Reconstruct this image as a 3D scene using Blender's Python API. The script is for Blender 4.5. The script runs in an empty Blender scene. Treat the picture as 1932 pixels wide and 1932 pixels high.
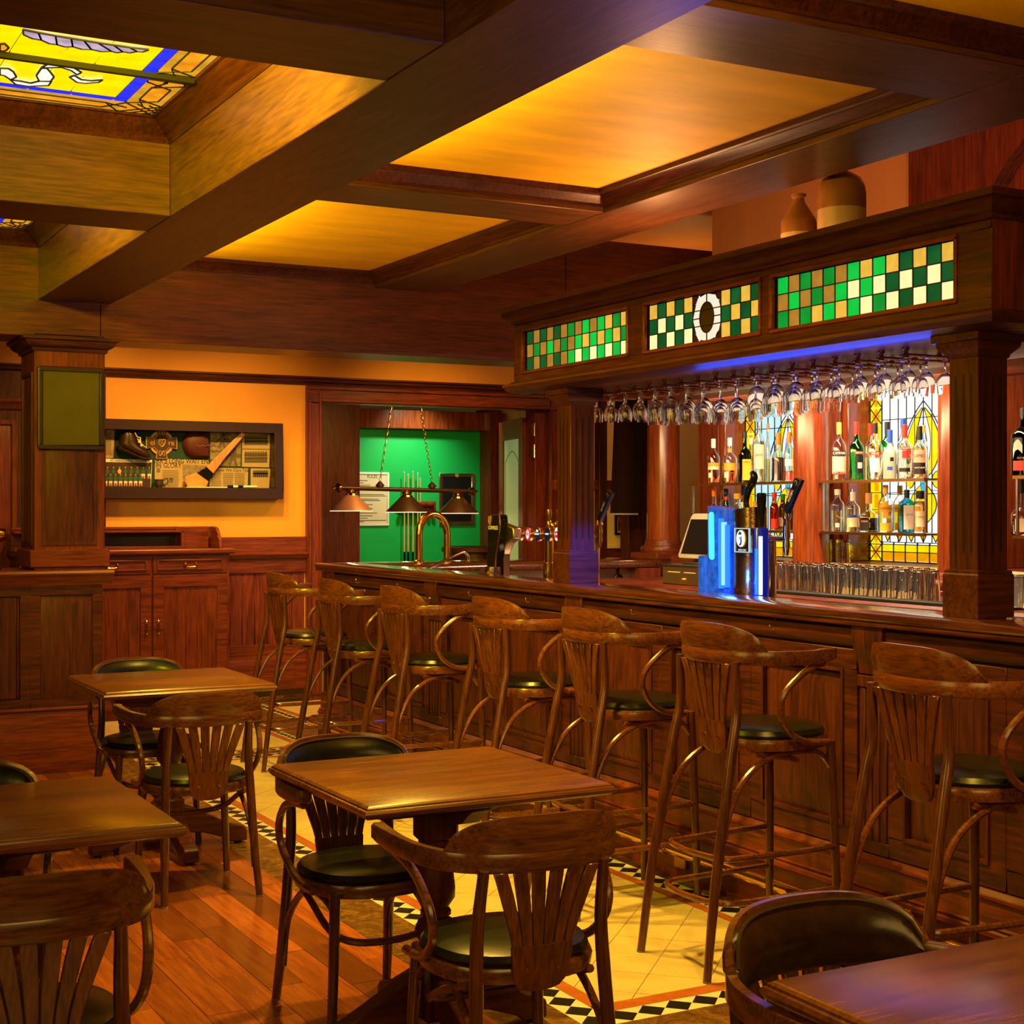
import bpy, bmesh, math, random
from mathutils import Vector, Matrix, noise
random.seed(7)
R = math.radians
SC = bpy.context.scene
COL = SC.collection
# ---------------------------------------------------------------- camera, world, exposure
CAM_H, CAM_F, CAM_YAW = 1.5, 2824.4, R(28.27)
cd = bpy.data.cameras.new('camera')
cd.sensor_width = 36.0
cd.lens = 36.0 * CAM_F / 1932.0
cd.shift_y = -7.8 / 1932.0
cd.clip_start = 0.05
cam = bpy.data.objects.new('camera', cd)
cam.location = (0, 0, CAM_H)
cam.rotation_euler = (R(90), 0, -CAM_YAW)
COL.objects.link(cam)
SC.camera = cam
SC.view_settings.view_transform = 'Standard'
SC.view_settings.look = 'None'
SC.view_settings.gamma = 1.0
SC.view_settings.use_curve_mapping = False
SC.view_settings.exposure = 0.0
w = bpy.data.worlds.new('world')
SC.world = w
w.use_nodes = True
w.node_tree.nodes['Background'].inputs[0].default_value = (1.0, 0.5, 0.14, 1)
w.node_tree.nodes['Background'].inputs[1].default_value = 0.035

WARM = (1.0, 0.58, 0.12)
def light(name, kind, loc, power, color=WARM, size=0.3, size_y=None, target=None, angle=None, blend=0.6, spread=None):
    l = bpy.data.lights.new(name, kind)
    l.energy = power
    l.color = color
    if kind == 'AREA':
        l.size = size
        if size_y:
            l.shape = 'RECTANGLE'
            l.size_y = size_y
        if spread:
            l.spread = R(spread)
    else:
        l.shadow_soft_size = size
    if kind == 'SPOT':
        l.spot_size = R(angle or 90)
        l.spot_blend = blend
    o = bpy.data.objects.new(name, l)
    o.location = loc
    if target is not None:
        o.rotation_euler = (Vector(target) - Vector(loc)).to_track_quat('-Z', 'Y').to_euler()
    COL.objects.link(o)
    return o

# broad warm fill lights added behind and beside the camera
light('room_fill', 'AREA', (0.2, -1.6, 2.9), 85, WARM, 3.0, 2.0, target=(2.0, 4.5, 0.9))
light('room_fill', 'AREA', (-2.6, 2.5, 2.6), 60, (1.0, 0.6, 0.10), 2.2, 2.2, target=(2.0, 5.0, 0.8))
# recessed downlights in the coffers beside the main beam (hidden from here by the beam)
for y, p in ((2.3, 230), (4.55, 330), (5.4, 280), (7.6, 270)):
    light('downlight', 'SPOT', (2.32, y, 2.97), p, (1.0, 0.62, 0.07), 0.05, target=(2.65, y - 0.15, 0), angle=105, blend=0.8)
light('downlight', 'SPOT', (3.2, 9.95, 2.95), 160, WARM, 0.05, target=(3.2, 9.9, 0), angle=120, blend=0.8)
# wall washers above the orange wall, behind the header
for x in (2.5, 3.45, 5.0):
    light('wall_washer', 'SPOT', (x, 9.75, 2.95), 135, (1.0, 0.48, 0.08), 0.06, target=(x + 0.15, 11.06, 1.2), angle=100, blend=1.0)
for y, p in ((7.62, 13), (4.95, 12), (2.3, 12)):  # added uplights to brighten the yellow ceiling panels
    light('panel_fill', 'AREA', (2.2, y, 2.74), p, (1.0, 0.64, 0.06), 1.9, 0.12, target=(2.75, y, 3.2), spread=125)
# behind the bar
light('bar_strip_lamp', 'AREA', (4.55, 6.1, 2.03), 52, (1.0, 0.60, 0.30), 3.4, 0.15, target=(5.85, 6.1, 1.35))
light('bar_strip_lamp', 'AREA', (5.35, 6.1, 2.5), 100, (1.0, 0.70, 0.46), 2.6, 0.1, target=(5.3, 6.1, 1.0))
light('bar_strip_lamp', 'AREA', (4.4, 5.0, 2.05), 1.5, (1.0, 0.8, 0.6), 2.4, 0.2, target=(4.0, 5.0, 0.9))
light('upper_wall_light', 'POINT', (4.05, 6.1, 2.49), 26, (1.0, 0.42, 0.14), 0.04)
light('upper_wall_light', 'SPOT', (4.75, 4.7, 2.46), 75, (1.0, 0.42, 0.24), 0.04, target=(6.1, 5.6, 3.0), angle=110, blend=1.0)
light('upper_wall_light', 'POINT', (3.78, 5.55, 2.48), 13, (1.0, 0.5, 0.2), 0.03)
light('upper_wall_light', 'POINT', (6.9, 9.9, 2.9), 14, (1.0, 0.45, 0.12), 0.05)  # added light, lifts the dark far wall above the header
# added spots for the skylight glow on the beams, hidden behind the cross beams
light('coffer_fill', 'SPOT', (0.75, 4.2, 2.9), 400, (1.0, 0.80, 0.0), 0.06, target=(1.67, 4.75, 2.78), angle=120, blend=1.0)
light('coffer_fill', 'SPOT', (0.75, 6.75, 2.9), 230, (1.0, 0.80, 0.0), 0.06, target=(1.67, 7.3, 2.78), angle=120, blend=1.0)
light('coffer_fill', 'SPOT', (0.3, 4.3, 2.85), 130, (1.0, 0.58, 0.02), 0.06, target=(0.3, 6.05, 2.85), angle=120, blend=1.0)
# blue glow of the cold tap tower
light('tap_glow', 'SPOT', (3.68, 5.60, 1.66), 110, (0.01, 0.06, 1.0), 0.03, target=(3.655, 6.05, 1.24), angle=38, blend=1.0)
light('tap_glow', 'POINT', (3.72, 5.02, 1.2), 1.6, (0.02, 0.2, 1.0), 0.02)
light('tap_glow', 'AREA', (3.66, 4.4, 1.95), 4, (0.03, 0.08, 1.0), 1.6, 0.03, target=(3.47, 4.4, 2.09))
light('tap_glow', 'SPOT', (3.3, 4.75, 1.62), 11, (0.06, 0.06, 1.0), 0.05, target=(2.1, 2.95, 2.8), angle=40, blend=0.9)
light('tap_glow', 'AREA', (3.85, 4.6, 1.75), 1.6, (0.05, 0.1, 1.0), 1.2, 0.1, target=(3.75, 4.6, 2.1))
# pool room
light('pool_wall_lamp', 'SPOT', (6.75, 14.25, 2.72), 115, (0.8, 1.0, 0.7), 0.08, target=(6.75, 15.0, 1.75), angle=95, blend=1.0)
light('pool_room_lamp', 'AREA', (6.0, 12.2, 2.7), 60, WARM, 1.0, 0.6, target=(6.2, 14.5, 1.2))

# ---------------------------------------------------------------- camera rays to true planes (for reading positions)
_c, _s = math.cos(CAM_YAW), math.sin(CAM_YAW)
def px(u, v, x=None, y=None, z=None):
    r, d = (u - 966) / CAM_F, (958.2 - v) / CAM_F
    D = Vector((r * _c + _s, -r * _s + _c, d))
    t = x / D.x if x is not None else (y / D.y if y is not None else (z - CAM_H) / D.z)
    return Vector((0, 0, CAM_H)) + D * t

# ---------------------------------------------------------------- materials
MATS = {}
def _mat(name):
    m = bpy.data.materials.new(name)
    m.use_nodes = True
    MATS[name] = m
    nt = m.node_tree
    return m, nt, nt.nodes['Principled BSDF']
def _n(nt, typ, **kw):
    n = nt.nodes.new(typ)
    for k, v in kw.items():
        setattr(n, k, v)
    return n
def _ramp(nt, stops):
    n = nt.nodes.new('ShaderNodeValToRGB')
    e = n.color_ramp.elements
    while len(e) > 1:
        e.remove(e[0])
    e[0].position = stops[0][0]
    e[0].color = (*stops[0][1], 1)
    for p, c in stops[1:]:
        k = e.new(p)
        k.color = (*c, 1)
    return n
def wood(name, dark, light_, axis='z', rough=0.32, scale=1.0, bump=0.06, rand=0.0, coat=0.25, spec=0.5):
    m, nt, b = _mat(name)
    tc = _n(nt, 'ShaderNodeTexCoord')
    mp = _n(nt, 'ShaderNodeMapping')
    s = [9.0 * scale] * 3
    s['xyz'.index(axis)] = 0.75 * scale
    mp.inputs['Scale'].default_value = s
    L = nt.links.new
    if rand:
        oi = _n(nt, 'ShaderNodeObjectInfo')
        vm = _n(nt, 'ShaderNodeVectorMath', operation='ADD')
        mu = _n(nt, 'ShaderNodeMath', operation='MULTIPLY')
        mu.inputs[1].default_value = 40
        L(oi.outputs['Random'], mu.inputs[0])
        L(tc.outputs['Object'], vm.inputs[0])
        L(mu.outputs[0], vm.inputs[1])
        L(vm.outputs[0], mp.inputs['Vector'])
    else:
        L(tc.outputs['Object'], mp.inputs['Vector'])
    n1 = _n(nt, 'ShaderNodeTexNoise')
    n1.inputs['Scale'].default_value = 0.9
    n1.inputs['Detail'].default_value = 3
    n1.inputs['Distortion'].default_value = 1.2
    L(mp.outputs[0], n1.inputs['Vector'])
    wv = _n(nt, 'ShaderNodeMath', operation='MULTIPLY')
    wv.inputs[1].default_value = 18.0
    L(n1.outputs['Fac'], wv.inputs[0])
    sn = _n(nt, 'ShaderNodeMath', operation='SINE')
    L(wv.outputs[0], sn.inputs[0])
    n2 = _n(nt, 'ShaderNodeTexNoise')
    n2.inputs['Scale'].default_value = 9.0
    n2.inputs['Detail'].default_value = 4
    L(mp.outputs[0], n2.inputs['Vector'])
    a = _n(nt, 'ShaderNodeMath', operation='MULTIPLY_ADD')
    a.inputs[1].default_value = 0.085
    L(sn.outputs[0], a.inputs[0])
    L(n2.outputs['Fac'], a.inputs[2])
    rp = _ramp(nt, [(0.28, dark), (0.75, light_)])
    L(a.outputs[0], rp.inputs[0])
    if rand:
        hs = _n(nt, 'ShaderNodeHueSaturation')
        mr = _n(nt, 'ShaderNodeMapRange')
        mr.inputs['To Min'].default_value = 1.0 - rand
        mr.inputs['To Max'].default_value = 1.0 + rand
        L(oi.outputs['Random'], mr.inputs['Value'])
        L(mr.outputs[0], hs.inputs['Value'])
        L(rp.outputs[0], hs.inputs['Color'])
        L(hs.outputs[0], b.inputs['Base Color'])
    else:
        L(rp.outputs[0], b.inputs['Base Color'])
    bp = _n(nt, 'ShaderNodeBump')
    bp.inputs['Strength'].default_value = bump
    bp.inputs['Distance'].default_value = 0.004
    L(a.outputs[0], bp.inputs['Height'])
    L(bp.outputs[0], b.inputs['Normal'])
    b.inputs['Roughness'].default_value = rough
    b.inputs['Coat Weight'].default_value = coat
    b.inputs['Specular IOR Level'].default_value = spec
    b.inputs['Coat Roughness'].default_value = 0.2
    return m
def plain(name, col, rough=0.5, metal=0.0, emit=None, es=1.0, var=0.0, vscale=6.0, trans=0.0, ior=1.45, alpha=1.0, bump=0.0, spec=0.5, stretch=None):
    m, nt, b = _mat(name)
    L = nt.links.new
    b.inputs['Base Color'].default_value = (*col, 1)
    b.inputs['Roughness'].default_value = rough
    b.inputs['Metallic'].default_value = metal
    b.inputs['Transmission Weight'].default_value = trans
    b.inputs['IOR'].default_value = ior
    b.inputs['Specular IOR Level'].default_value = spec
    if emit:
        b.inputs['Emission Color'].default_value = (*emit, 1)
        b.inputs['Emission Strength'].default_value = es
    if var or bump:
        tc = _n(nt, 'ShaderNodeTexCoord')
        ns = _n(nt, 'ShaderNodeTexNoise')
        ns.inputs['Scale'].default_value = vscale
        ns.inputs['Detail'].default_value = 5
        if stretch:
            mp = _n(nt, 'ShaderNodeMapping')
            mp.inputs['Scale'].default_value = stretch
            L(tc.outputs['Object'], mp.inputs['Vector'])
            L(mp.outputs[0], ns.inputs['Vector'])
        else:
            L(tc.outputs['Object'], ns.inputs['Vector'])
        if var:
            def mul(c, k):
                return tuple(min(1, x * k) for x in c)
            rp = _ramp(nt, [(0.3, mul(col, 1 - var)), (0.7, mul(col, 1 + var))])
            L(ns.outputs['Fac'], rp.inputs[0])
            L(rp.outputs[0], b.inputs['Base Color'])
            if emit:
                r2 = _ramp(nt, [(0.3, mul(emit, 1 - var)), (0.7, mul(emit, 1 + var))])
                L(ns.outputs['Fac'], r2.inputs[0])
                L(r2.outputs[0], b.inputs['Emission Color'])
        if bump:
            bp = _n(nt, 'ShaderNodeBump')
            bp.inputs['Strength'].default_value = bump
            bp.inputs['Distance'].default_value = 0.01
            L(ns.outputs['Fac'], bp.inputs['Height'])
            L(bp.outputs[0], b.inputs['Normal'])
    return m
def marble(name, stops, scale=6.0, rough=0.25):
    m, nt, b = _mat(name)
    L = nt.links.new
    tc = _n(nt, 'ShaderNodeTexCoord')
    ns = _n(nt, 'ShaderNodeTexNoise')
    ns.inputs['Scale'].default_value = scale
    ns.inputs['Detail'].default_value = 9
    ns.inputs['Roughness'].default_value = 0.7
    ns.inputs['Distortion'].default_value = 1.6
    L(tc.outputs['Object'], ns.inputs['Vector'])
    rp = _ramp(nt, stops)
    L(ns.outputs['Fac'], rp.inputs[0])
    L(rp.outputs[0], b.inputs['Base Color'])
    b.inputs['Roughness'].default_value = rough
    return m
def glassy(name, col, rough=0.0, ior=1.45):
    m, nt, b = _mat(name)
    b.inputs['Base Color'].default_value = (*col, 1)
    b.inputs['Roughness'].default_value = rough
    b.inputs['Transmission Weight'].default_value = 1.0
    b.inputs['IOR'].default_value = ior
    return m

D1, L1 = (0.028, 0.0055, 0.006), (0.092, 0.019, 0.012)       # dark mahogany
D2, L2 = (0.070, 0.011, 0.006), (0.195, 0.036, 0.012)       # redder joinery
for ax in 'xyz':
    wood('mahogany_' + ax, D1, L1, ax, rough=0.42, coat=0.0, spec=0.3)
    wood('red_wood_' + ax, D2, L2, ax, rough=0.36, coat=0.0, spec=0.35)
    wood('oak_beam_' + ax, (0.055, 0.018, 0.006), (0.14, 0.050, 0.015), ax, rough=0.40, coat=0.0, spec=0.35)
wood('header_wood', (0.05, 0.009, 0.002), (0.15, 0.032, 0.006), 'x', rough=0.4, coat=0.1)
wood('bar_top_wood', (0.034, 0.008, 0.003), (0.11, 0.027, 0.007), 'y', rough=0.12, coat=0.8)
wood('table_wood', (0.085, 0.024, 0.004), (0.20, 0.064, 0.011), 'x', rough=0.27, scale=1.2, rand=0.12)
wood('chair_wood', (0.055, 0.016, 0.003), (0.16, 0.052, 0.009), 'x', rough=0.25, scale=1.6, rand=0.08, coat=0.4)
wood('stool_wood', (0.065, 0.016, 0.003), (0.18, 0.050, 0.009), 'x', rough=0.25, scale=1.6, rand=0.08, coat=0.4)
wood('leg_wood', (0.045, 0.012, 0.003), (0.12, 0.034, 0.007), 'z', rough=0.25, scale=1.6, rand=0.08, coat=0.4)
wood('column_wood', (0.13, 0.020, 0.005), (0.29, 0.055, 0.010), 'z', rough=0.2, coat=0.6)
wood('plank_wood', (0.19, 0.042, 0.009), (0.33, 0.090, 0.017), 'y', rough=0.22, scale=0.7, rand=0.5, coat=0.3)
wood('chair_slat_wood', (0.055, 0.016, 0.003), (0.16, 0.052, 0.009), 'z', rough=0.25, scale=1.6, rand=0.08, coat=0.4)
wood('stool_slat_wood', (0.065, 0.016, 0.003), (0.18, 0.050, 0.009), 'z', rough=0.25, scale=1.6, rand=0.08, coat=0.4)
wood('cue_wood', (0.55, 0.33, 0.10), (0.75, 0.48, 0.18), 'z', rough=0.3)
wood('ash_wood', (0.34, 0.16, 0.035), (0.60, 0.30, 0.08), 'z', rough=0.4, scale=2)
plain('yellow_plaster', (0.88, 0.50, 0.004), 0.6, var=0.14, vscale=2.2, stretch=(1, 3, 3))
plain('orange_paint', (0.72, 0.34, 0.05), 0.6, var=0.06, vscale=2.0)
plain('peach_paint', (0.62, 0.28, 0.08), 0.65, var=0.06, vscale=3.0)
plain('cream_paint', (0.78, 0.60, 0.36), 0.6)
plain('green_paint', (0.0, 0.40, 0.075), 0.6, var=0.05, vscale=2)
plain('grout', (0.05, 0.03, 0.012), 0.8)
marble('cream_marble', [(0.3, (0.50, 0.36, 0.17)), (0.5, (0.64, 0.49, 0.25)), (0.75, (0.72, 0.57, 0.32))], 3.0, 0.28)
marble('brown_marble', [(0.32, (0.055, 0.022, 0.006)), (0.5, (0.14, 0.065, 0.018)), (0.62, (0.24, 0.12, 0.035)), (0.75, (0.42, 0.25, 0.10))], 9.0)
marble('red_marble', [(0.3, (0.34, 0.085, 0.018)), (0.6, (0.46, 0.13, 0.03)), (0.78, (0.60, 0.28, 0.10))], 7.0)
marble('black_marble', [(0.3, (0.006, 0.006, 0.006)), (0.66, (0.012, 0.012, 0.01)), (0.74, (0.3, 0.26, 0.2)), (0.78, (0.01, 0.01, 0.01))], 6.0)
marble('white_marble', [(0.3, (0.62, 0.58, 0.48)), (0.7, (0.75, 0.72, 0.6))], 5.0)
plain('green_leather', (0.008, 0.0075, 0.003), 0.28, var=0.3, vscale=30, bump=0.05)
plain('brown_leather', (0.03, 0.012, 0.006), 0.22, var=0.3, vscale=30, bump=0.05)
plain('piping', (0.05, 0.03, 0.008), 0.3)
plain('brass', (0.80, 0.47, 0.10), 0.16, 1.0)
plain('old_brass', (0.40, 0.21, 0.05), 0.3, 1.0)
plain('copper_brass', (0.45, 0.20, 0.08), 0.22, 1.0)
plain('chrome', (0.75, 0.72, 0.68), 0.1, 1.0)
plain('steel', (0.55, 0.46, 0.36), 0.3, 1.0)
plain('bronze_paint', (0.06, 0.024, 0.016), 0.35, 0.3)
plain('bronze_lit', (0.75, 0.32, 0.24), 0.4, 0.4)  # brightened bronze: light on the left pool lamp shade put into its colour
plain('black', (0.008, 0.008, 0.008), 0.35)
plain('black_gloss', (0.006, 0.006, 0.006), 0.08)
plain('lead', (0.012, 0.010, 0.008), 0.5)
plain('rubber', (0.008, 0.008, 0.008), 0.7)
plain('white', (0.8, 0.78, 0.72), 0.4)
plain('ivory_paper', (0.36, 0.27, 0.15), 0.8, var=0.08, vscale=8)
plain('grey_paper', (0.20, 0.16, 0.10), 0.8, var=0.3, vscale=40)
plain('ink', (0.012, 0.010, 0.008), 0.8)
plain('dark_ink', (0.10, 0.075, 0.045), 0.8)
plain('olive_board', (0.07, 0.052, 0.006), 0.7, var=0.12, vscale=7)
plain('dark_frame', (0.022, 0.007, 0.003), 0.4)
plain('felt_green', (0.005, 0.035, 0.022), 0.8)
plain('gold_relief', (0.50, 0.28, 0.06), 0.4, 0.4)
plain('dark_relief', (0.035, 0.016, 0.006), 0.5)
plain('boot_leather', (0.025, 0.010, 0.006), 0.3)
plain('maroon', (0.06, 0.008, 0.006), 0.6)
plain('plastic_beige', (0.36, 0.33, 0.26), 0.4)
plain('screen', (0.006, 0.006, 0.007), 0.15)
plain('navy', (0.004, 0.008, 0.12), 0.25)
plain('dark_grey', (0.03, 0.028, 0.025), 0.4)
plain('stone_glaze', (0.34, 0.13, 0.03), 0.25, var=0.15, vscale=8)
plain('stone_body', (0.66, 0.42, 0.22), 0.25, var=0.1, vscale=8)
plain('cap_cloth', (0.012, 0.007, 0.005), 0.7)
plain('brick_red', (0.20, 0.075, 0.03), 0.8, var=0.3, vscale=20)
plain('rough_plaster', (0.62, 0.47, 0.28), 0.8, var=0.1, vscale=12, bump=0.3)
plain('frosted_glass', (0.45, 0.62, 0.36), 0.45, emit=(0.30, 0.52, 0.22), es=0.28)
plain('tan_leather', (0.5, 0.3, 0.1), 0.5)
plain('skin_tone', (0.5, 0.24, 0.12), 0.6)
plain('shirt_green', (0.01, 0.10, 0.05), 0.7)
plain('shirt_white', (0.6, 0.55, 0.5), 0.7)
plain('shirt_yellow', (0.65, 0.40, 0.02), 0.7)
plain('shirt_red', (0.5, 0.02, 0.01), 0.7)
# lit glass
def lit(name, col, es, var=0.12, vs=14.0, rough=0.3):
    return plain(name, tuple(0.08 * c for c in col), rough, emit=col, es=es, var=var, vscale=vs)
lit('sky_yellow', (0.95, 0.66, 0.0), 1.25)
lit('sky_orange', (0.95, 0.30, 0.01), 1.1, 0.35, 9)
lit('sky_amber', (0.75, 0.36, 0.02), 0.9, 0.3, 9)
lit('sky_blue', (0.0, 0.02, 0.85), 1.2)
lit('sky_white', (0.95, 0.86, 0.72), 1.15)
lit('sky_lilac', (0.55, 0.42, 0.62), 0.95, 0.4, 10)
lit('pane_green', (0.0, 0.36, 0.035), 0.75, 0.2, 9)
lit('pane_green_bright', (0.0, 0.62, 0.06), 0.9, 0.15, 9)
lit('pane_green_dim', (0.0, 0.14, 0.03), 0.6, 0.3, 9)  # green panes dim to bright, uneven backlight put into the colour
lit('pane_amber_dim', (0.50, 0.24, 0.03), 0.8, 0.15, 20)  # one amber glass in dim, mid and bright copies for uneven backlight
lit('pane_amber_mid', (0.90, 0.52, 0.06), 0.9, 0.12, 25)
lit('pane_amber_bright', (1.0, 0.84, 0.38), 1.1, 0.06, 20)
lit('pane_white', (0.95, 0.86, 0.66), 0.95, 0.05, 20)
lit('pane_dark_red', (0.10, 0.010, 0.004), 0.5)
lit('win_white', (0.92, 0.97, 0.98), 1.5, 0.04)
lit('win_blue_white', (0.50, 0.80, 0.86), 1.1, 0.06)
lit('win_yellow', (0.95, 0.72, 0.0), 1.1, 0.1)
lit('win_orange', (0.95, 0.36, 0.0), 1.0, 0.2)
lit('win_cyan', (0.02, 0.50, 0.80), 1.1)
lit('bulb_glow', (1.0, 0.72, 0.45), 1.6, 0)
lit('lamp_white', (1.0, 0.80, 0.55), 5.0, 0)
lit('glow_mid', (0.02, 0.22, 1.0), 1.3, 0)
lit('glow_streak', (0.22, 0.55, 1.0), 1.5, 0)
lit('led_blue', (0.01, 0.12, 1.0), 2.2, 0)
lit('led_white', (0.55, 0.85, 1.0), 3.5, 0)
lit('led_cyan', (0.05, 0.80, 0.62), 1.6, 0)
lit('led_soft', (0.0, 0.05, 0.75), 0.7, 0.35, 25)
lit('badge_white', (0.95, 0.95, 0.85), 1.1, 0)
lit('badge_teal', (0.03, 0.42, 0.45), 0.9, 0)
lit('badge_red', (0.75, 0.02, 0.04), 0.9, 0)
lit('badge_navy', (0.0, 0.012, 0.05), 0.7, 0)
lit('badge_yellow', (0.75, 0.62, 0.02), 0.9, 0)
lit('badge_pale', (0.42, 0.66, 0.80), 0.9, 0)
# clear and coloured glass
plain('blue_metal', (0.02, 0.03, 0.30), 0.2, 0.6, emit=(0.0, 0.01, 0.4), es=0.35)
glassy('clear_glass', (0.98, 0.98, 0.97))
glassy('green_bottle', (0.05, 0.55, 0.12))
glassy('dark_green_bottle', (0.03, 0.16, 0.05))
glassy('blue_bottle', (0.15, 0.62, 0.80))
glassy('brown_bottle', (0.30, 0.12, 0.02))
glassy('whisky', (0.80, 0.30, 0.06))
glassy('cognac', (0.70, 0.18, 0.03))
glassy('red_liquid', (0.75, 0.03, 0.02))
glassy('cola_liquid', (0.06, 0.012, 0.01))
glassy('pale_liquid', (0.88, 0.90, 0.80))
glassy('gold_liquid', (0.90, 0.66, 0.15))
plain('frost_bottle', (0.72, 0.80, 0.66), 0.45, trans=0.6)
plain('smoked_glass', (0.02, 0.008, 0.005), 0.05, trans=0.25)
plain('ice_body', (0.01, 0.07, 0.65), 0.22, emit=(0.0, 0.05, 0.80), es=0.5, var=0.45, vscale=30, bump=0.25)
plain('tower_metal', (0.42, 0.27, 0.17), 0.22, 1.0, bump=0.1, vscale=60)
for nm, c in dict(cap_red=(0.6, 0.02, 0.01), cap_gold=(0.75, 0.45, 0.08), cap_white=(0.75, 0.7, 0.62), cap_black=(0.01, 0.01, 0.01), cap_blue=(0.01, 0.08, 0.45), cap_orange=(0.7, 0.15, 0.02), cap_green=(0.0, 0.3, 0.05), label_cream=(0.78, 0.6, 0.4), label_white=(0.78, 0.74, 0.66), label_orange=(0.8, 0.28, 0.02), label_red=(0.55, 0.03, 0.02), label_black=(0.012, 0.01, 0.01), label_gold=(0.72, 0.40, 0.03), label_pink=(0.70, 0.36, 0.22), cork=(0.6, 0.3, 0.1), label_yellow=(0.78, 0.52, 0.03)).items():
    plain(nm, c, 0.4)

# ---------------------------------------------------------------- mesh building
ORG = {}
class MB:
    def __init__(s):
        s.v, s.f, s.mi, s.cur = [], [], [], 0
    def add(s, vs, fs):
        n = len(s.v)
        s.v += [tuple(v) for v in vs]
        s.f += [tuple(i + n for i in f) for f in fs]
        s.mi += [s.cur] * len(fs)
        return s
    def box(s, x0, x1, y0, y1, z0, z1):
        x0, x1 = min(x0, x1), max(x0, x1); y0, y1 = min(y0, y1), max(y0, y1); z0, z1 = min(z0, z1), max(z0, z1)
        return s.add([(x0, y0, z0), (x1, y0, z0), (x1, y1, z0), (x0, y1, z0), (x0, y0, z1), (x1, y0, z1), (x1, y1, z1), (x0, y1, z1)],
                     [(0, 3, 2, 1), (4, 5, 6, 7), (0, 1, 5, 4), (1, 2, 6, 5), (2, 3, 7, 6), (3, 0, 4, 7)])
    def prism(s, poly, fn, d0, d1):
        # poly: 2D points; fn(a, b, d) -> 3D
        n = len(poly)
        vs = [fn(a, b, d0) for a, b in poly] + [fn(a, b, d1) for a, b in poly]
        fs = [tuple(range(n - 1, -1, -1)), tuple(range(n, 2 * n))] + [(i, (i + 1) % n, n + (i + 1) % n, n + i) for i in range(n)]
        return s.add(vs, fs)
    def lathe(s, prof, c=(0, 0, 0), seg=20, ax='z', cap=True):
        vs, fs = [], []
        n = len(prof)
        for r, h in prof:
            for i in range(seg):
                a = 2 * math.pi * i / seg
                p = (r * math.cos(a), r * math.sin(a), h)
                if ax == 'x': p = (p[2], p[0], p[1])
                elif ax == 'y': p = (p[1], p[2], p[0])
                vs.append((c[0] + p[0], c[1] + p[1], c[2] + p[2]))
        for k in range(n - 1):
            for i in range(seg):
                j = (i + 1) % seg
                fs.append((k * seg + i, k * seg + j, (k + 1) * seg + j, (k + 1) * seg + i))
        if cap:
            if prof[0][0] > 1e-6: fs.append(tuple(range(seg - 1, -1, -1)))
            if prof[-1][0] > 1e-6: fs.append(tuple((n - 1) * seg + i for i in range(seg)))
        return s.add(vs, fs)
    def tube(s, pts, r, seg=8, smooth=0, closed=False, flat=None):
        pts = [Vector(p) for p in pts]
        if smooth: 
            if isinstance(r, (list, tuple)):
                q = catmull(pts, smooth, closed)
                rr = []
                n = len(r)
                for i in range(len(q)):
                    t = i / (len(q) - 1) * (n - 1)
                    k = min(int(t), n - 2)
                    rr.append(r[k] + (r[k + 1] - r[k]) * (t - k))
                r = rr
                pts = q
            else:
                pts = catmull(pts, smooth, closed)
        n = len(pts)
        if not isinstance(r, (list, tuple)): r = [r] * n
        T = []
        for i in range(n):
            a = pts[(i - 1) % n] if (closed or i > 0) else pts[i]
            b = pts[(i + 1) % n] if (closed or i < n - 1) else pts[i]
            T.append((b - a).normalized())
        up = Vector((0, 0, 1)) if abs(T[0].z) < 0.9 else Vector((0, 1, 0))
        N = (up - T[0] * up.dot(T[0])).normalized()
        vs, fs = [], []
        for i in range(n):
            N = (N - T[i] * N.dot(T[i])).normalized()
            B = T[i].cross(N)
            for k in range(seg):
                a = 2 * math.pi * k / seg
                f = flat or 1.0
                vs.append(pts[i] + (N * math.cos(a) + B * math.sin(a) * f) * r[i])
        for i in range(n if closed else n - 1):
            for k in range(seg):
                l = (k + 1) % seg
                j = (i + 1) % n
                fs.append((i * seg + k, i * seg + l, j * seg + l, j * seg + k))
        if not closed:
            fs.append(tuple(range(seg - 1, -1, -1)))
            fs.append(tuple((n - 1) * seg + k for k in range(seg)))
        return s.add(vs, fs)
    def ring_sweep(s, x0, x1, y0, y1, prof, sign=1):
        # profile (offset, z) carried round a rectangle; offset grows inwards (sign 1) or outwards (sign -1)
        vs, fs = [], []
        for o, z in prof:
            o *= sign
            vs += [(x0 + o, y0 + o, z), (x1 - o, y0 + o, z), (x1 - o, y1 - o, z), (x0 + o, y1 - o, z)]
        for k in range(len(prof) - 1):
            for i in range(4):
                j = (i + 1) % 4
                fs.append((4 * k + i, 4 * k + j, 4 * k + 4 + j, 4 * k + 4 + i))
        return s.add(vs, fs)
    def grid(s, rows, close=False):
        n, m = len(rows), len(rows[0])
        vs = [p for r in rows for p in r]
        fs = []
        for i in range(n - 1):
            for j in range(m if close else m - 1):
                k = (j + 1) % m
                fs.append((i * m + j, i * m + k, (i + 1) * m + k, (i + 1) * m + j))
        return s.add(vs, fs)
    def ball(s, c, r, seg=12, rings=8, sx=1, sy=1, sz=1):
        vs, fs = [], []
        for i in range(rings + 1):
            t = math.pi * i / rings
            for k in range(seg):
                a = 2 * math.pi * k / seg
                vs.append((c[0] + r * sx * math.sin(t) * math.cos(a), c[1] + r * sy * math.sin(t) * math.sin(a), c[2] + r * sz * math.cos(t)))
        for i in range(rings):
            for k in range(seg):
                l = (k + 1) % seg
                fs.append((i * seg + k, (i + 1) * seg + k, (i + 1) * seg + l, i * seg + l))
        return s.add(vs, fs)
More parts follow.
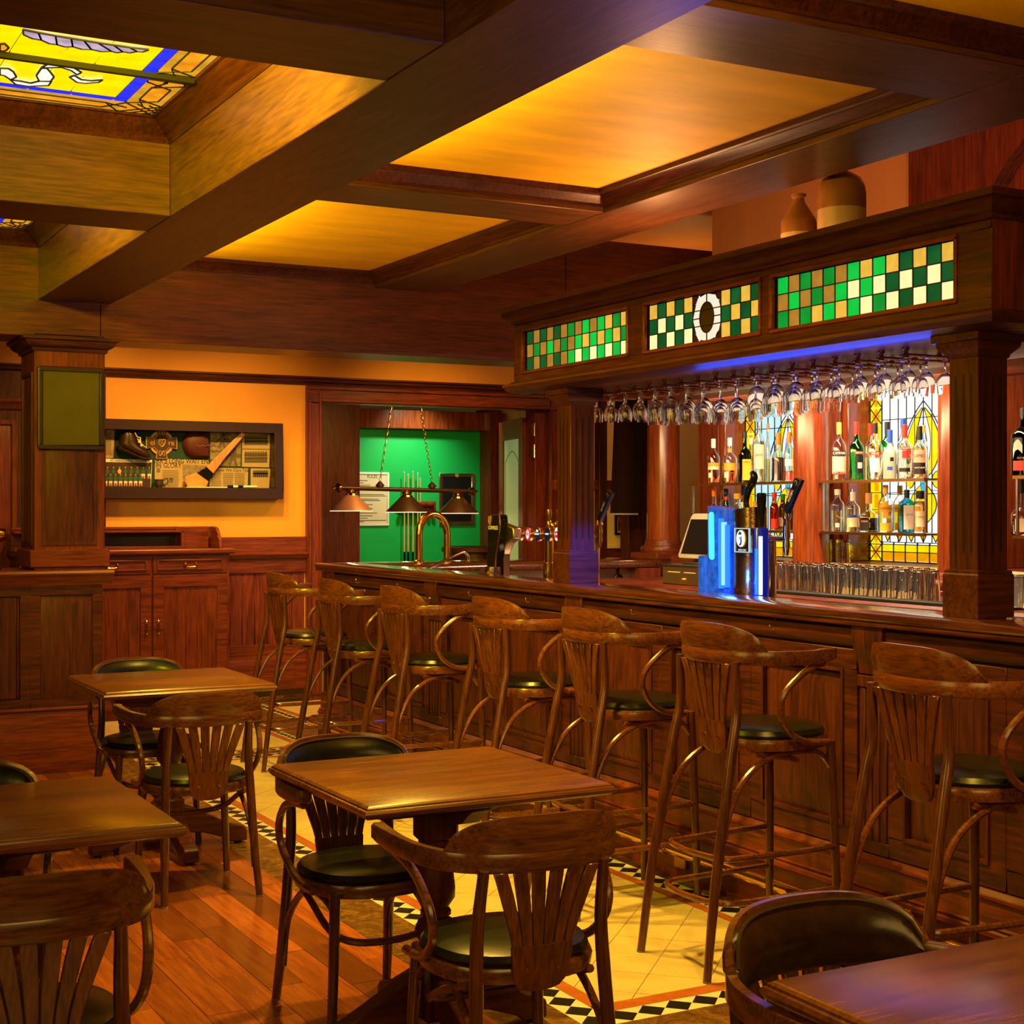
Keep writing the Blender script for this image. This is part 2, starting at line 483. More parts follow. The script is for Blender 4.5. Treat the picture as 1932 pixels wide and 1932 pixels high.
    def bar2(s, fn, p, q, w, d0, d1):
        # a thin strip between 2D points p and q on plane fn
        dx, dy = q[0] - p[0], q[1] - p[1]
        l = math.hypot(dx, dy) or 1
        nx, ny = -dy / l * w / 2, dx / l * w / 2
        return s.prism([(p[0] + nx, p[1] + ny), (p[0] - nx, p[1] - ny), (q[0] - nx, q[1] - ny), (q[0] + nx, q[1] + ny)], fn, d0, d1)
    def build(s, name, mat, parent=None, bevel=0.0, segs=1, smooth=True, kind=None, label=None, origin=None):
        me = bpy.data.meshes.new(name)
        o3 = Vector(ORG.get(parent, (0, 0, 0))) if parent else Vector(origin or (0, 0, 0))
        me.from_pydata([(v[0] - o3.x, v[1] - o3.y, v[2] - o3.z) for v in s.v], [], s.f)
        mats = mat if isinstance(mat, (list, tuple)) else [mat]
        for m in mats:
            me.materials.append(MATS[m])
        if len(mats) > 1:
            me.polygons.foreach_set('material_index', s.mi)
        bm = bmesh.new()
        bm.from_mesh(me)
        bmesh.ops.remove_doubles(bm, verts=bm.verts, dist=1e-6)
        bmesh.ops.recalc_face_normals(bm, faces=bm.faces)
        bm.to_mesh(me)
        bm.free()
        if smooth:
            me.polygons.foreach_set('use_smooth', [True] * len(me.polygons))
            me.set_sharp_from_angle(angle=R(38))
        o = bpy.data.objects.new(name, me)
        COL.objects.link(o)
        ORG[o] = tuple(o3)
        if parent:
            o.parent = parent
        else:
            o.location = o3
        if bevel:
            b = o.modifiers.new('bevel', 'BEVEL')
            b.width = bevel
            b.segments = segs
            b.limit_method = 'ANGLE'
            b.angle_limit = R(40)
            b.harden_normals = False
        if kind: o['kind'] = kind
        if label: o['label'] = label
        return o
def catmull(p, k, closed=False):
    out = []
    n = len(p)
    for i in range(n if closed else n - 1):
        a = p[(i - 1) % n] if (closed or i > 0) else p[i] * 2 - p[i + 1]
        b, c = p[i], p[(i + 1) % n]
        d = p[(i + 2) % n] if (closed or i < n - 2) else c * 2 - b
        for j in range(k):
            t = j / k
            out.append(0.5 * ((2 * b) + (c - a) * t + (2 * a - 5 * b + 4 * c - d) * t * t + (3 * b - a - 3 * c + d) * t ** 3))
    if not closed: out.append(p[-1])
    return out
def tag(o, label, cat, group=None):
    o['label'] = label
    o['category'] = cat
    if group: o['group'] = group
    return o
def thing(name, label, cat, loc=(0, 0, 0), group=None):
    o = bpy.data.objects.new(name, None)
    o.empty_display_size = 0.1
    o.location = loc
    COL.objects.link(o)
    ORG[o] = tuple(loc)
    return tag(o, label, cat, group)
def struct(o):
    o['kind'] = 'structure'
    return o
def sroot(name, loc=(0, 0, 0)):
    o = bpy.data.objects.new(name, None)
    o.location = loc
    COL.objects.link(o)
    ORG[o] = tuple(loc)
    o['kind'] = 'structure'
    return o
KIDS = {}
def copy_tree(o, parent=None):
    c = o.copy()
    COL.objects.link(c)
    if parent: c.parent = parent
    for ch in [x for x in o.children]:
        copy_tree(ch, c)
    return c
def FY(y):      # plane facing -Y: a along x, b up, d towards the viewer
    return lambda a, b, d: (a, y - d, b)
def FX(x):      # plane facing -X: a along y, b up
    return lambda a, b, d: (x - d, a, b)
def FZ(z):      # plane facing down
    return lambda a, b, d: (a, b, z - d)
def rect(a0, a1, b0, b1):
    return [(a0, b0), (a1, b0), (a1, b1), (a0, b1)]
def raised(mb, fn, a0, a1, b0, b1, bev=0.035, h=0.012, d0=0.0):
    # a raised field with sloping margins
    q = [(a0, b0), (a1, b0), (a1, b1), (a0, b1)]
    p = [(a0 + bev, b0 + bev), (a1 - bev, b0 + bev), (a1 - bev, b1 - bev), (a0 + bev, b1 - bev)]
    vs = [fn(a, b, d0) for a, b in q] + [fn(a, b, d0 + h) for a, b in p]
    return mb.add(vs, [(0, 1, 5, 4), (1, 2, 6, 5), (2, 3, 7, 6), (3, 0, 4, 7), (4, 5, 6, 7)])
def frame4(mb, fn, a0, a1, b0, b1, w, d0, d1):
    mb.prism(rect(a0, a1, b0, b0 + w), fn, d0, d1); mb.prism(rect(a0, a1, b1 - w, b1), fn, d0, d1)
    mb.prism(rect(a0, a0 + w, b0 + w, b1 - w), fn, d0, d1); mb.prism(rect(a1 - w, a1, b0 + w, b1 - w), fn, d0, d1)
    return mb
def text(string, size, loc, rot, mat, parent, name='lettering', ext=0.0004, sx=1.0, align='CENTER', shear=0.0):
    c = bpy.data.curves.new(name, 'FONT')
    c.body = string
    c.size = size
    c.extrude = ext
    c.align_x = align
    c.align_y = 'CENTER'
    c.shear = shear
    c.resolution_u = 2
    c.materials.append(MATS[mat])
    o = bpy.data.objects.new(name, c)
    COL.objects.link(o)
    q = Vector(ORG.get(parent, (0, 0, 0))) if parent else Vector((0, 0, 0))
    o.location = Vector(loc) - q
    o.rotation_euler = rot
    o.scale = (sx, 1, 1)
    if parent: o.parent = parent
    TEXTS.append(o)
    return o
TEXTS = []
def texts_to_meshes():
    dg = bpy.context.evaluated_depsgraph_get()
    for o in TEXTS:
        me = bpy.data.meshes.new_from_object(o.evaluated_get(dg))
        n = bpy.data.objects.new(o.name, me)
        nm = o.name
        n.parent, n.location, n.rotation_euler, n.scale = o.parent, o.location, o.rotation_euler, o.scale
        COL.objects.link(n)
        bpy.data.objects.remove(o)
        n.name = nm
TY = (R(90), 0, 0)            # writing on a face that looks to -Y
TX = (R(90), 0, R(-90))       # writing on a face that looks to -X
def clip(poly, x0, x1, y0, y1):
    for ax, val, sg in ((0, x0, 1), (0, x1, -1), (1, y0, 1), (1, y1, -1)):
        out = []
        for i in range(len(poly)):
            p, q = poly[i], poly[(i + 1) % len(poly)]
            ip, iq = (p[ax] - val) * sg >= 0, (q[ax] - val) * sg >= 0
            if ip: out.append(p)
            if ip != iq:
                t = (val - p[ax]) / (q[ax] - p[ax])
                out.append((p[0] + (q[0] - p[0]) * t, p[1] + (q[1] - p[1]) * t))
        poly = out
        if len(poly) < 3: return []
    return poly
ORD = ['first', 'second', 'third', 'fourth', 'fifth', 'sixth', 'seventh', 'eighth', 'ninth', 'tenth', 'eleventh', 'twelfth', 'thirteenth', 'fourteenth', 'fifteenth', 'sixteenth', 'seventeenth', 'eighteenth', 'nineteenth', 'twentieth']
# ================================================================ FLOOR
WX = 2.03                       # edge of the wooden boards
floor = MB().box(-3.2, 9.0, -0.5, 16.0, -0.06, -0.012).build('floor', 'grout')
struct(floor)
rnd = random.Random(3)
# boards along Y
bw, x, row = 0.122, WX, 0
while x > -0.45:
    y = 2.6 - rnd.random() * 0.8
    while y < 9.2:
        l = rnd.choice((0.45, 0.6, 0.75, 0.9, 1.1))
        x0, x1, y0, y1 = x - bw + 0.001, x - 0.001, y + 0.001, min(y + l, 9.2) - 0.001
        hz = rnd.uniform(-0.0005, 0.0005)
        if y1 > 2.9 and y1 - y0 > 0.03:
            # leave out the boards that lie wholly beyond the left edge of the photograph
            xl = (-0.33) * (0.4737 * 0 + y1 * 0.8807) * 0.9
            if x1 > y0 * 0.18 - 0.45:
                MB().box(x0, x1, y0, y1, -0.012, hz).build('plank', 'plank_wood', floor)
        y += l
    x -= bw
MB().box(-3.2, -0.45, -0.5, 9.2, -0.012, 0).box(-0.45, WX, -0.5, 2.9, -0.012, -0.0005).build('board_area', 'plank_wood', floor)
# brown marble surround in slabs
def slab(x0, x1, y0, y1, mat, name='marble_slab', n=1, g=0.0008):
    along_y = (y1 - y0) > (x1 - x0)
    for i in range(n):
        if along_y: a, b, c, d = x0, x1, y0 + (y1 - y0) * i / n, y0 + (y1 - y0) * (i + 1) / n
        else: a, b, c, d = x0 + (x1 - x0) * i / n, x0 + (x1 - x0) * (i + 1) / n, y0, y1
        MB().box(a + g, b - g, c + g, d - g, -0.012, 0).build(name, mat, floor)
slab(WX, 2.24, -0.5, 9.2, 'brown_marble', n=14)
slab(2.24, 3.60, 2.2, 3.69, 'brown_marble', n=4)
slab(3.415, 3.56, 3.69, 9.2, 'brown_marble', n=8)
slab(2.24, 3.415, 8.76, 8.86, 'brown_marble', n=3)
slab(2.03, 3.62, 10.93, 11.1, 'brown_marble', n=3)
slab(3.62, 3.66, 9.2, 10.93, 'brown_marble', n=2)
slab(3.40, 3.62, 9.2, 10.93, 'brown_marble', n=4)
# chequer bands: black lozenges let into a pale strip
def chequer(x0, x1, y0, y1):
    MB().box(x0, x1, y0, y1, -0.012, -0.0006).build('chequer_ground', 'white_marble', floor)
    if (y1 - y0) > (x1 - x0):
        n = max(1, round((y1 - y0) / (x1 - x0)))
        p = (y1 - y0) / n
        for i in range(n):
            c, xc, h = y0 + p * (i + 0.5), (x0 + x1) / 2, (x1 - x0) / 2 - 0.001
            MB().prism([(xc - h, c), (xc, c - p / 2 + 0.001), (xc + h, c), (xc, c + p / 2 - 0.001)], lambda a, b, d: (a, b, d), -0.01, 0).build('chequer_tile', 'black_marble', floor)
    else:
        n = max(1, round((x1 - x0) / (y1 - y0)))
        p = (x1 - x0) / n
        for i in range(n):
            c, yc, h = x0 + p * (i + 0.5), (y0 + y1) / 2, (y1 - y0) / 2 - 0.001
            MB().prism([(c - p / 2 + 0.001, yc), (c, yc - h), (c + p / 2 - 0.001, yc), (c, yc + h)], lambda a, b, d: (a, b, d), -0.01, 0).build('chequer_tile', 'black_marble', floor)
chequer(2.24, 2.338, 3.69, 8.76)
chequer(3.315, 3.415, 3.69, 8.76)
chequer(2.338, 3.315, 3.69, 3.79)
chequer(2.338, 3.315, 8.67, 8.76)
chequer(2.24, 3.40, 8.86, 8.93)
chequer(3.33, 3.40, 8.93, 10.93)
chequer(3.66, 3.74, 9.2, 11.0)
# red marble fillets
slab(2.338, 2.39, 3.79, 8.62, 'red_marble', 'border_strip', 9)
slab(3.265, 3.315, 3.79, 8.62, 'red_marble', 'border_strip', 9)
slab(2.338, 3.315, 3.79, 3.855, 'red_marble', 'border_strip', 2)
slab(2.338, 3.315, 8.62, 8.67, 'red_marble', 'border_strip', 2)
slab(2.24, 3.33, 8.93, 8.98, 'red_marble', 'border_strip', 2)
slab(3.28, 3.33, 8.98, 10.93, 'red_marble', 'border_strip', 3)
slab(3.74, 3.79, 9.2, 11.0, 'red_marble', 'border_strip', 3)
# cream tiles laid on the diagonal
def diamonds(x0, x1, y0, y1, s, big=False):
    k = s * math.sqrt(0.5)
    for i in range(-80, 80):
        for j in range(-80, 80):
            cx, cy = 2.39 + (i + j) * k, 3.855 + (i - j) * k + 0.04
            if not (x0 - k < cx < x1 + k and y0 - k < cy < y1 + k): continue
            h = k - 0.0016
            q = clip([(cx - h, cy), (cx, cy - h), (cx + h, cy), (cx, cy + h)], x0, x1, y0, y1)
            if len(q) < 3: continue
            ar = abs(sum(q[a][0] * q[(a + 1) % len(q)][1] - q[(a + 1) % len(q)][0] * q[a][1] for a in range(len(q)))) / 2
            if ar < 2e-4: continue
            MB().prism(q, lambda a, b, d: (a, b, d), -0.012, rnd.uniform(-0.0003, 0.0002)).build('floor_tile', 'cream_marble', floor)
diamonds(2.39, 3.265, 3.855, 8.62, 0.197)
diamonds(2.24, 3.28, 8.98, 10.93, 0.3)
diamonds(3.79, 4.9, 9.2, 12.6, 0.42)
MB().box(4.9, 9.0, 9.2, 16, -0.012, 0).box(3.79, 4.9, 12.6, 16, -0.012, 0).box(3.56, 9.0, -0.5, 9.2, -0.012, 0).build('far_floor', 'cream_marble', floor)

# ================================================================ CEILING AND BEAMS
ceil = MB().box(2.0, 4.0, -0.5, 8.9, 3.0, 3.08).build('ceiling', 'yellow_plaster')
struct(ceil)
MB().box(-3.2, 2.0, -0.5, 8.9, 3.12, 3.2).build('upper_ceiling', 'mahogany_x', ceil)
MB().box(-3.2, 5.1, 9.1, 11.2, 3.0, 3.08).box(4.1, 9.0, -0.5, 11.2, 3.6, 3.68).build('plaster_field', 'peach_paint', ceil)
MB().box(3.9, 9.0, 11.0, 16.0, 2.75, 2.83).build('pool_room_ceiling', 'mahogany_x', ceil)
def trim(n, mb, mat, bevel=0.0): 
    o = mb.build('trim_%d' % n, mat, bevel=bevel)
    return struct(o)
trim(1, MB().box(1.668, 2.078, -0.5, 8.86, 2.69, 3.16), 'oak_beam_y', 0.003)
trim(2, MB().box(-3.2, 1.668, 6.05, 6.43, 2.692, 3.14), 'oak_beam_x', 0.003)
trim(3, MB().box(-3.2, 1.668, 3.465, 3.85, 2.692, 3.14), 'oak_beam_x', 0.003)
trim(4, MB().box(3.75, 4.17, -0.5, 8.86, 2.90, 3.66), 'oak_beam_y', 0.003)
trim(5, MB().box(2.078, 3.75, 6.055, 6.43, 2.902, 3.04), 'oak_beam_x', 0.003)
trim(6, MB().box(2.078, 3.75, 3.42, 3.835, 2.902, 3.04), 'oak_beam_x', 0.003)
trim(7, MB().box(2.078, 3.75, 0.9, 1.28, 2.902, 3.04), 'oak_beam_x', 0.003)
hdr = trim(8, MB().box(-3.2, 2.02, 8.82, 9.2, 2.482, 3.16).box(2.022, 5.16, 8.82, 9.2, 2.482, 3.35).box(5.163, 9.0, 8.82, 9.2, 2.482, 3.35), 'header_wood', 0.003)
crown = [(0, 2.925), (0.010, 2.925), (0.010, 2.938), (0.022, 2.950), (0.030, 2.958), (0.044, 2.966), (0.052, 2.976), (0.060, 2.978), (0.060, 3.001)]
n = 9
for (y0, y1) in ((6.43, 8.82), (3.835, 6.055), (1.28, 3.42)):
    trim(n, MB().ring_sweep(2.078, 3.75, y0, y1, crown), 'mahogany_y')
    n += 1

# ================================================================ STAINED GLASS SKYLIGHTS
def skylight(label, x0, x1, y0, y1, full=True):
    zg = 3.07
    root = thing('skylight', label, 'skylight', (x1, y1, zg), 'skylights in the left coffers')
    pr = [(0, 2.985), (0.006, 2.985), (0.012, 3.0), (0.03, 3.012), (0.05, 3.03), (0.075, 3.045), (0.085, 3.06), (0.1, 3.062), (0.1, 3.11)]
    MB().ring_sweep(x0, x1, y0, y1, pr).build('moulding', 'mahogany_y', root)
    gx0, gx1, gy0, gy1 = x0 + 0.1, x1 - 0.1, y0 + 0.1, y1 - 0.1
    MB().box(gx0, gx1, gy0, gy1, zg + 0.012, zg + 0.02).build('backing', 'lead', root)
    F = FZ(zg)
    def pane(poly, mat, d=0.0):
        MB().prism(poly, F, -0.006 + d, d).build('pane', mat, root, smooth=False)
    lead = MB()
    def L(p, q, w=0.007): lead.bar2(F, p, q, w, -0.004, 0.004)
    ob, bl = 0.14, 0.05                       # widths of the orange border and the blue band
    bx, by = gx1 - ob, gy1 - ob
    yb = gy1 - 0.575                          # the dark steel bar across the glass
    xs = gx1 - 1.1 if full else gx1 - 0.5
    ys = gy1 - 1.25 if full else gy1 - 0.5
    g = 0.004
    # outer border: long faceted orange pieces with amber edges and lattice knots
    def run(a0, a1, horiz):
        m = (a1 - a0)
        k = 0.07
        def T(a, b):                          # a along the edge, b in from the outer edge
            return (a, gy1 - b) if horiz else (gx1 - b, a)
        pane([T(a0 + k, 0.035), T(a1 - k, 0.035), T(a1 - 0.02, 0.07), T(a1 - k, 0.105), T(a0 + k, 0.105), T(a0 + 0.02, 0.07)], 'sky_orange')
        pane([T(a0, g), T(a1, g), T(a1 - k, 0.032), T(a0 + k, 0.032)], 'sky_amber')
        pane([T(a0 + k, 0.108), T(a1 - k, 0.108), T(a1, ob - g), T(a0, ob - g)], 'sky_amber')
        pane([T(a0, g), T(a0 + k - g, 0.033), T(a0 + 0.02 - g, 0.07), T(a0 + k - g, 0.107), T(a0, ob - g)], 'sky_orange', 0.0)
        pane([T(a1, g), T(a1, ob - g), T(a1 - k + g, 0.107), T(a1 - 0.02 + g, 0.07), T(a1 - k + g, 0.033)], 'sky_amber', 0.0)
        for p, q in (((a0, ob), (a0 + k, 0.034)), ((a0, 0.0), (a0 + k, 0.106)), ((a1, ob), (a1 - k, 0.034)), ((a1, 0.0), (a1 - k, 0.106)), ((a0 + k, 0.034), (a1 - k, 0.034)), ((a0 + k, 0.106), (a1 - k, 0.106)), ((a0 - 0.02, 0.07), (a0 + k, 0.106)), ((a1 + 0.02, 0.07), (a1 - k, 0.106))):
            L(T(*p), T(*q), 0.005)
    if full:
        run(gy1 - 0.46, gy1 - ob, False); run(yb - 0.5, yb - 0.02, False)
        run(gx1 - 0.73, gx1 - ob, True); run(gx1 - 1.4, gx1 - 0.75, True)
    else:
        run(gy1 - 0.5, gy1 - ob, False); run(gx1 - 0.6, gx1 - ob, True)
    pane([(bx + g, by + g), (gx1 - g, by + g), (gx1 - g, gy1 - g), (bx + g, gy1 - g)], 'sky_orange')
    for k in (0.0, 0.045, 0.09, 0.135):
        L((bx + k, by), (gx1, gy1 - k), 0.005); L((bx + k, gy1), (gx1, by + k), 0.005)
    # blue band in short lengths
    y = by - bl
    pane([(bx - bl + g, by - bl + g), (bx - g, by - bl + g), (bx - g, by - g), (bx - bl + g, by - g)], 'sky_blue')
    while y > ys:
        y2 = y - 0.11
        if y2 < yb + 0.03 < y or y2 < yb - 0.03 < y: pass
        pane([(bx - bl + g, y2 + g), (bx - g, y2 + g), (bx - g, y - g), (bx - bl + g, y - g)], 'sky_blue')
        y = y2
    xx = bx - bl
    while xx > xs:
        x2 = xx - 0.16
        pane([(x2 + g, by - bl + g), (xx - g, by - bl + g), (xx - g, by - g), (x2 + g, by - g)], 'sky_blue')
        xx = x2
    # yellow field in rectangular panes
    fx1, fy1 = bx - bl, by - bl
    rows = [fy1, fy1 - 0.075, fy1 - 0.15, fy1 - 0.225, yb, yb - 0.11, yb - 0.22, yb - 0.34, yb - 0.5]
    for i in range(len(rows) - 1):
        x = fx1
        k = 0
        while x > xs:
            x2 = x - (0.29 if (i + k) % 2 else 0.17)
            pane([(x2 + 0.003, rows[i + 1] + 0.003), (x - 0.003, rows[i + 1] + 0.003), (x - 0.003, rows[i] - 0.003), (x2 + 0.003, rows[i] - 0.003)], 'sky_yellow')
            x = x2
            k += 1
        if not full and i > 2: break
    lead.build('came', 'lead', root, smooth=False)['kind'] = 'stuff'
    if full:
        MB().box(gx0, gx1, yb - 0.012, yb + 0.012, zg - 0.02, zg + 0.006).build('steel_bar', 'lead', root)
        def art(pts, mat):
            q = [px(u / 3.715, 30 + v / 3.715, z=zg) for u, v in pts]
            pane([(p.x, p.y) for p in q], mat, 0.008)
            m = MB()
            for i in range(len(q)): m.bar2(F, (q[i].x, q[i].y), (q[(i + 1) % len(q)].x, q[(i + 1) % len(q)].y), 0.006, 0.006, 0.011)
            m.build('came', 'lead', root, smooth=False)['kind'] = 'stuff'
        # white ribbon
        art([(0, 350), (60, 352), (95, 375), (115, 410), (75, 430), (30, 400), (0, 395)], 'sky_white')
        art([(75, 432), (140, 440), (215, 455), (275, 440), (360, 442), (340, 470), (200, 476), (110, 462)], 'sky_white')
        art([(290, 348), (330, 350), (360, 385), (378, 410), (355, 440), (275, 440), (255, 400), (275, 370)], 'sky_white')
        art([(290, 346), (330, 322), (420, 322), (500, 335), (570, 378), (540, 395), (500, 365), (430, 342)], 'sky_white')
        art([(488, 412), (520, 400), (570, 430), (640, 438), (718, 432), (690, 448), (600, 455), (540, 448)], 'sky_white')
        # lilac scales along the near edge
        sc = [(160, 78), (270, 100), (390, 122), (500, 140), (590, 155), (690, 172), (800, 188), (910, 204), (1040, 218)]
        lo = [(165, 112), (290, 150), (400, 182), (510, 196), (640, 216), (780, 228), (860, 232), (960, 230), (1040, 220)]
        for i in range(len(sc) - 1):
            art([sc[i], sc[i + 1], lo[i + 1], ((lo[i][0] + lo[i + 1][0]) / 2, (lo[i][1] + lo[i + 1][1]) / 2 + 9), lo[i]], 'sky_lilac')
        art([(0, 180), (35, 178), (62, 205), (40, 225), (0, 228)], 'sky_orange')
    return root
skylight('large stained glass skylight with blue band, white ribbon and lilac scales', -0.95, 1.668, 3.85, 6.05)
skylight('farther stained glass skylight of which only an orange corner shows', -0.95, 1.668, 6.43, 8.82, False)

# ================================================================ FAR WALL, PANELLING, DOORWAY
YW = 11.06
wall_far = MB().box(-3.2, 4.18, YW, YW + 0.16, 0, 3.68).box(6.30, 9.0, YW, YW + 0.16, 0, 3.68).box(4.18, 6.30, YW, YW + 0.16, 2.33, 3.68).build('wall_far', 'orange_paint')
struct(wall_far)
# picture rail
trim(12, MB().prism([(0, 2.46), (0.012, 2.46), (0.016, 2.475), (0.03, 2.485), (0.034, 2.505), (0.05, 2.512), (0.05, 2.525), (0, 2.528)], lambda a, b, d: (d, YW - a, b), -3.2, 8.5), 'mahogany_x')
# panelled dado between the pillar and the doorway: capping, matchboard and plinth
dado = sroot('trim_13', (3.3, YW, 0))
MB().box(2.0, 4.115, YW - 0.03, YW, 1.16, 1.277).build('frieze_board', 'red_wood_x', dado, 0.003)
MB().prism([(0, 1.105), (0.04, 1.108), (0.05, 1.13), (0.065, 1.14), (0.065, 1.152), (0.03, 1.162), (0, 1.162)], lambda a, b, d: (d, YW - a, b), 2.0, 4.115).build('dado_cap', 'red_wood_x', dado)
MB().box(2.0, 4.115, YW - 0.03, YW, 1.0, 1.106).build('top_rail', 'red_wood_x', dado, 0.003)
x = 2.0
while x < 4.09:
    MB().box(x + 0.001, min(x + 0.098, 4.115), YW - 0.016, YW, 0.44, 1.0).build('matchboard', 'red_wood_z', dado, 0.004)
    x += 0.1
MB().box(2.0, 4.115, YW - 0.034, YW, 0.37, 0.45).build('lower_rail', 'red_wood_x', dado, 0.003)
m = MB()
m.box(2.0, 4.115, YW - 0.03, YW, 0.10, 0.37)
raised(m, FY(YW - 0.03), 2.1, 4.03, 0.12, 0.34, 0.03, 0.012)
m.build('lower_panel', 'red_wood_x', dado)
MB().box(2.0, 4.115, YW - 0.05, YW, 0.0, 0.10).build('skirting', 'dark_frame', dado, 0.004)
# dark panelling at the far left, behind the half wall
pan = sroot('wall_left', (0.5, YW, 0))
MB().box(-3.2, 2.56, YW - 0.05, YW - 0.001, 0, 2.47).build('panel_ground', 'mahogany_z', pan)
for i in range(7):
    x0 = 1.93 - 0.62 * i
    m = MB()
    frame4(m, FY(YW - 0.05), x0 - 0.5, x0, 0.95, 2.12, 0.03, 0, 0.02)
    raised(m, FY(YW - 0.05), x0 - 0.47, x0 - 0.03, 0.98, 2.09, 0.07, 0.02)
    m.build('wall_panel', 'red_wood_z', pan)
MB().prism([(0, 2.2), (0.02, 2.2), (0.03, 2.22), (0.06, 2.25), (0.06, 2.27), (0, 2.28)], lambda a, b, d: (d, YW - 0.05 - a, b), -3.2, 2.5).build('panel_cap', 'red_wood_x', pan)
# doorway to the pool room: casing in three boards with an inner bead
door = sroot('door_1', (4.2, YW, 0))
m = MB()
for w0, w1, d in ((0.0, 0.125, 0.045), (0.008, 0.03, 0.062), (0.095, 0.118, 0.055)):
    m.box(4.115 + w0, 4.115 + w1, YW - d, YW + 0.168 - d, 0, 2.32 + w0)
    m.box(6.41 - w1, 6.41 - w0, YW - d, YW + 0.168 - d, 0, 2.32 + w0)
m.box(6.168, 6.284, YW + 0.002, YW + 0.168, 0, 2.33)
m.build('door_jamb', 'red_wood_z', door, 0.004)
m = MB()
for w0, w1, d in ((0.0, 0.13, 0.045), (0.008, 0.03, 0.062), (0.1, 0.124, 0.055)):
    m.box(4.115 + w0 * .99, 6.41 - w0 * .99, YW - d - .0015, YW + 0.17 - d, 2.455 - w1, 2.455 - w0)
m.build('door_head', 'red_wood_x', door, 0.004)
# ---- pool room beyond
YG = 15.0
wall_pool = MB().box(6.0, 7.78, YG, YG + 0.1, 0, 2.45).build('wall_back', 'green_paint')
struct(wall_pool)
ps = sroot('wall_right', (6.0, 14, 0))
MB().box(5.5, 6.10, YG - 0.25, YG + 0.1, 0, 2.6).build('panelled_return', 'red_wood_z', ps, 0.004)
MB().box(4.9, 5.5, YG - 0.05, YG + 0.1, 0, 2.75).build('dark_recess', 'mahogany_z', ps)
MB().box(5.1, 5.55, YG - 0.3, YG - 0.05, 1.90, 1.94).build('recess_shelf', 'red_wood_x', ps, 0.003)
MB().box(3.95, 4.0, YW + 0.16, YG + 0.1, 0, 2.75).build('side_board', 'mahogany_y', ps)
MB().box(6.0, 7.9, YG - 0.18, YG + 0.1, 2.36, 2.56).build('picture_beam', 'column_wood', ps, 0.004)
MB().box(7.655, 7.80, YG - 0.25, YG + 0.1, 0, 2.6).build('panelled_return', 'red_wood_z', ps, 0.004)
MB().box(4.0, 8.2, 12.9, 13.05, 2.58, 2.75).box(6.0, 6.16, 11.3, 15, 2.6, 2.75).build('ceiling_beam', 'oak_beam_x', ps, 0.004)
MB().box(4.9, 6.2, YG + 0.02, YG + 0.1, 0, 2.75).build('backing_wall', 'mahogany_z', ps)
wb = sroot('wall_east', (7.9, 15, 0))
MB().box(7.78, 9.0, YG + 0.06, YG + 0.16, 0, 2.75).build('plaster', 'rough_plaster', wb)
m0 = MB()
for r_ in range(19):
    z0 = 0.75 + r_ * 0.082
    for k in range(7):
        x0 = 7.79 + k * 0.2 - (0.1 if r_ % 2 else 0)
        if z0 > 1.7 and x0 + 0.19 > 7.86 + (2.25 - z0) * 0.55 and k > 0: continue
        MB().box(max(x0, 7.782), x0 + 0.188, YG + 0.03 - rnd.random() * 0.01, YG + 0.07, z0, z0 + 0.073).build('brick', 'brick_red', wb, 0.003)
# open glazed door leaf seen edge-on at the right of the doorway
leaf = thing('glazed_door', 'open door with a pale frosted green pane at the right of the doorway', 'door', (6.14, 11.3, 0))
hx, hy = 6.16, 11.22
ang = R(77)
def LF(a, b, d):      # a along the leaf from its hinge, d towards the room
    return (hx + a * math.cos(ang) + d * math.sin(ang), hy + a * math.sin(ang) - d * math.cos(ang), b)
m = MB()
for q in (rect(0, 0.14, 0.02, 2.27), rect(0.66, 0.80, 0.02, 2.27), rect(0.14, 0.66, 2.10, 2.27), rect(0.14, 0.66, 0.02, 0.9)):
    m.prism(q, LF, -0.02, 0.02)
m.build('frame', 'red_wood_z', leaf, 0.003)
MB().prism(rect(0.13, 0.67, 0.88, 2.11), LF, -0.006, 0.006).build('pane', 'frosted_glass', leaf)
m = MB()
arch = [(0.18, 0.95), (0.18, 1.9)] + [(0.18 + 0.22 * t, 1.9 + 0.1 * math.sin(t * 1.57)) for t in (0.3, 0.7, 1)] + [(0.40, 2.0), (0.44, 1.99), (0.55, 1.95), (0.62, 1.9), (0.62, 0.95), (0.18, 0.95)]
for p, q in zip(arch, arch[1:]): m.bar2(LF, p, q, 0.006, -0.009, 0.009)
m.build('etched_line', 'green_paint', leaf, smooth=False)
for z in (1.0, 1.98, 2.16):
    MB().box(6.128, 6.166, YW + 0.0, YW + 0.008, z - 0.05, z + 0.05).lathe([(0.010, z - 0.055), (0.010, z + 0.055)], (6.162, YW + 0.0, 0), 8).build('hinge', 'brass', leaf)

# wall behind the bar, with the high orange plaster and the panelled arch
wall_bar = MB().box(6.15, 6.3, -0.5, 8.5, 0, 3.62).build('wall_bar', 'peach_paint')
struct(wall_bar)
MB().box(6.08, 6.15, 3.2, 6.50, 2.35, 3.62).build('arch_board', 'red_wood_z', wall_bar, 0.004)
yc, zc = 5.02, 2.62
for rr, w_ in ((1.02, 0.02), (0.97, 0.012), (0.80, 0.02)):
    MB().tube([(6.07, yc + rr * math.cos(R(a)), zc + rr * 0.95 * math.sin(R(a))) for a in range(0, 181, 6)], w_, 6).build('arch_moulding', 'mahogany_y', wall_bar)
MB().prism([(yc + 0.8 * math.cos(R(a)), zc + 0.76 * math.sin(R(a))) for a in range(0, 181, 8)], FX(6.08), 0.0, 0.006).build('arch_field', 'dark_frame', wall_bar)
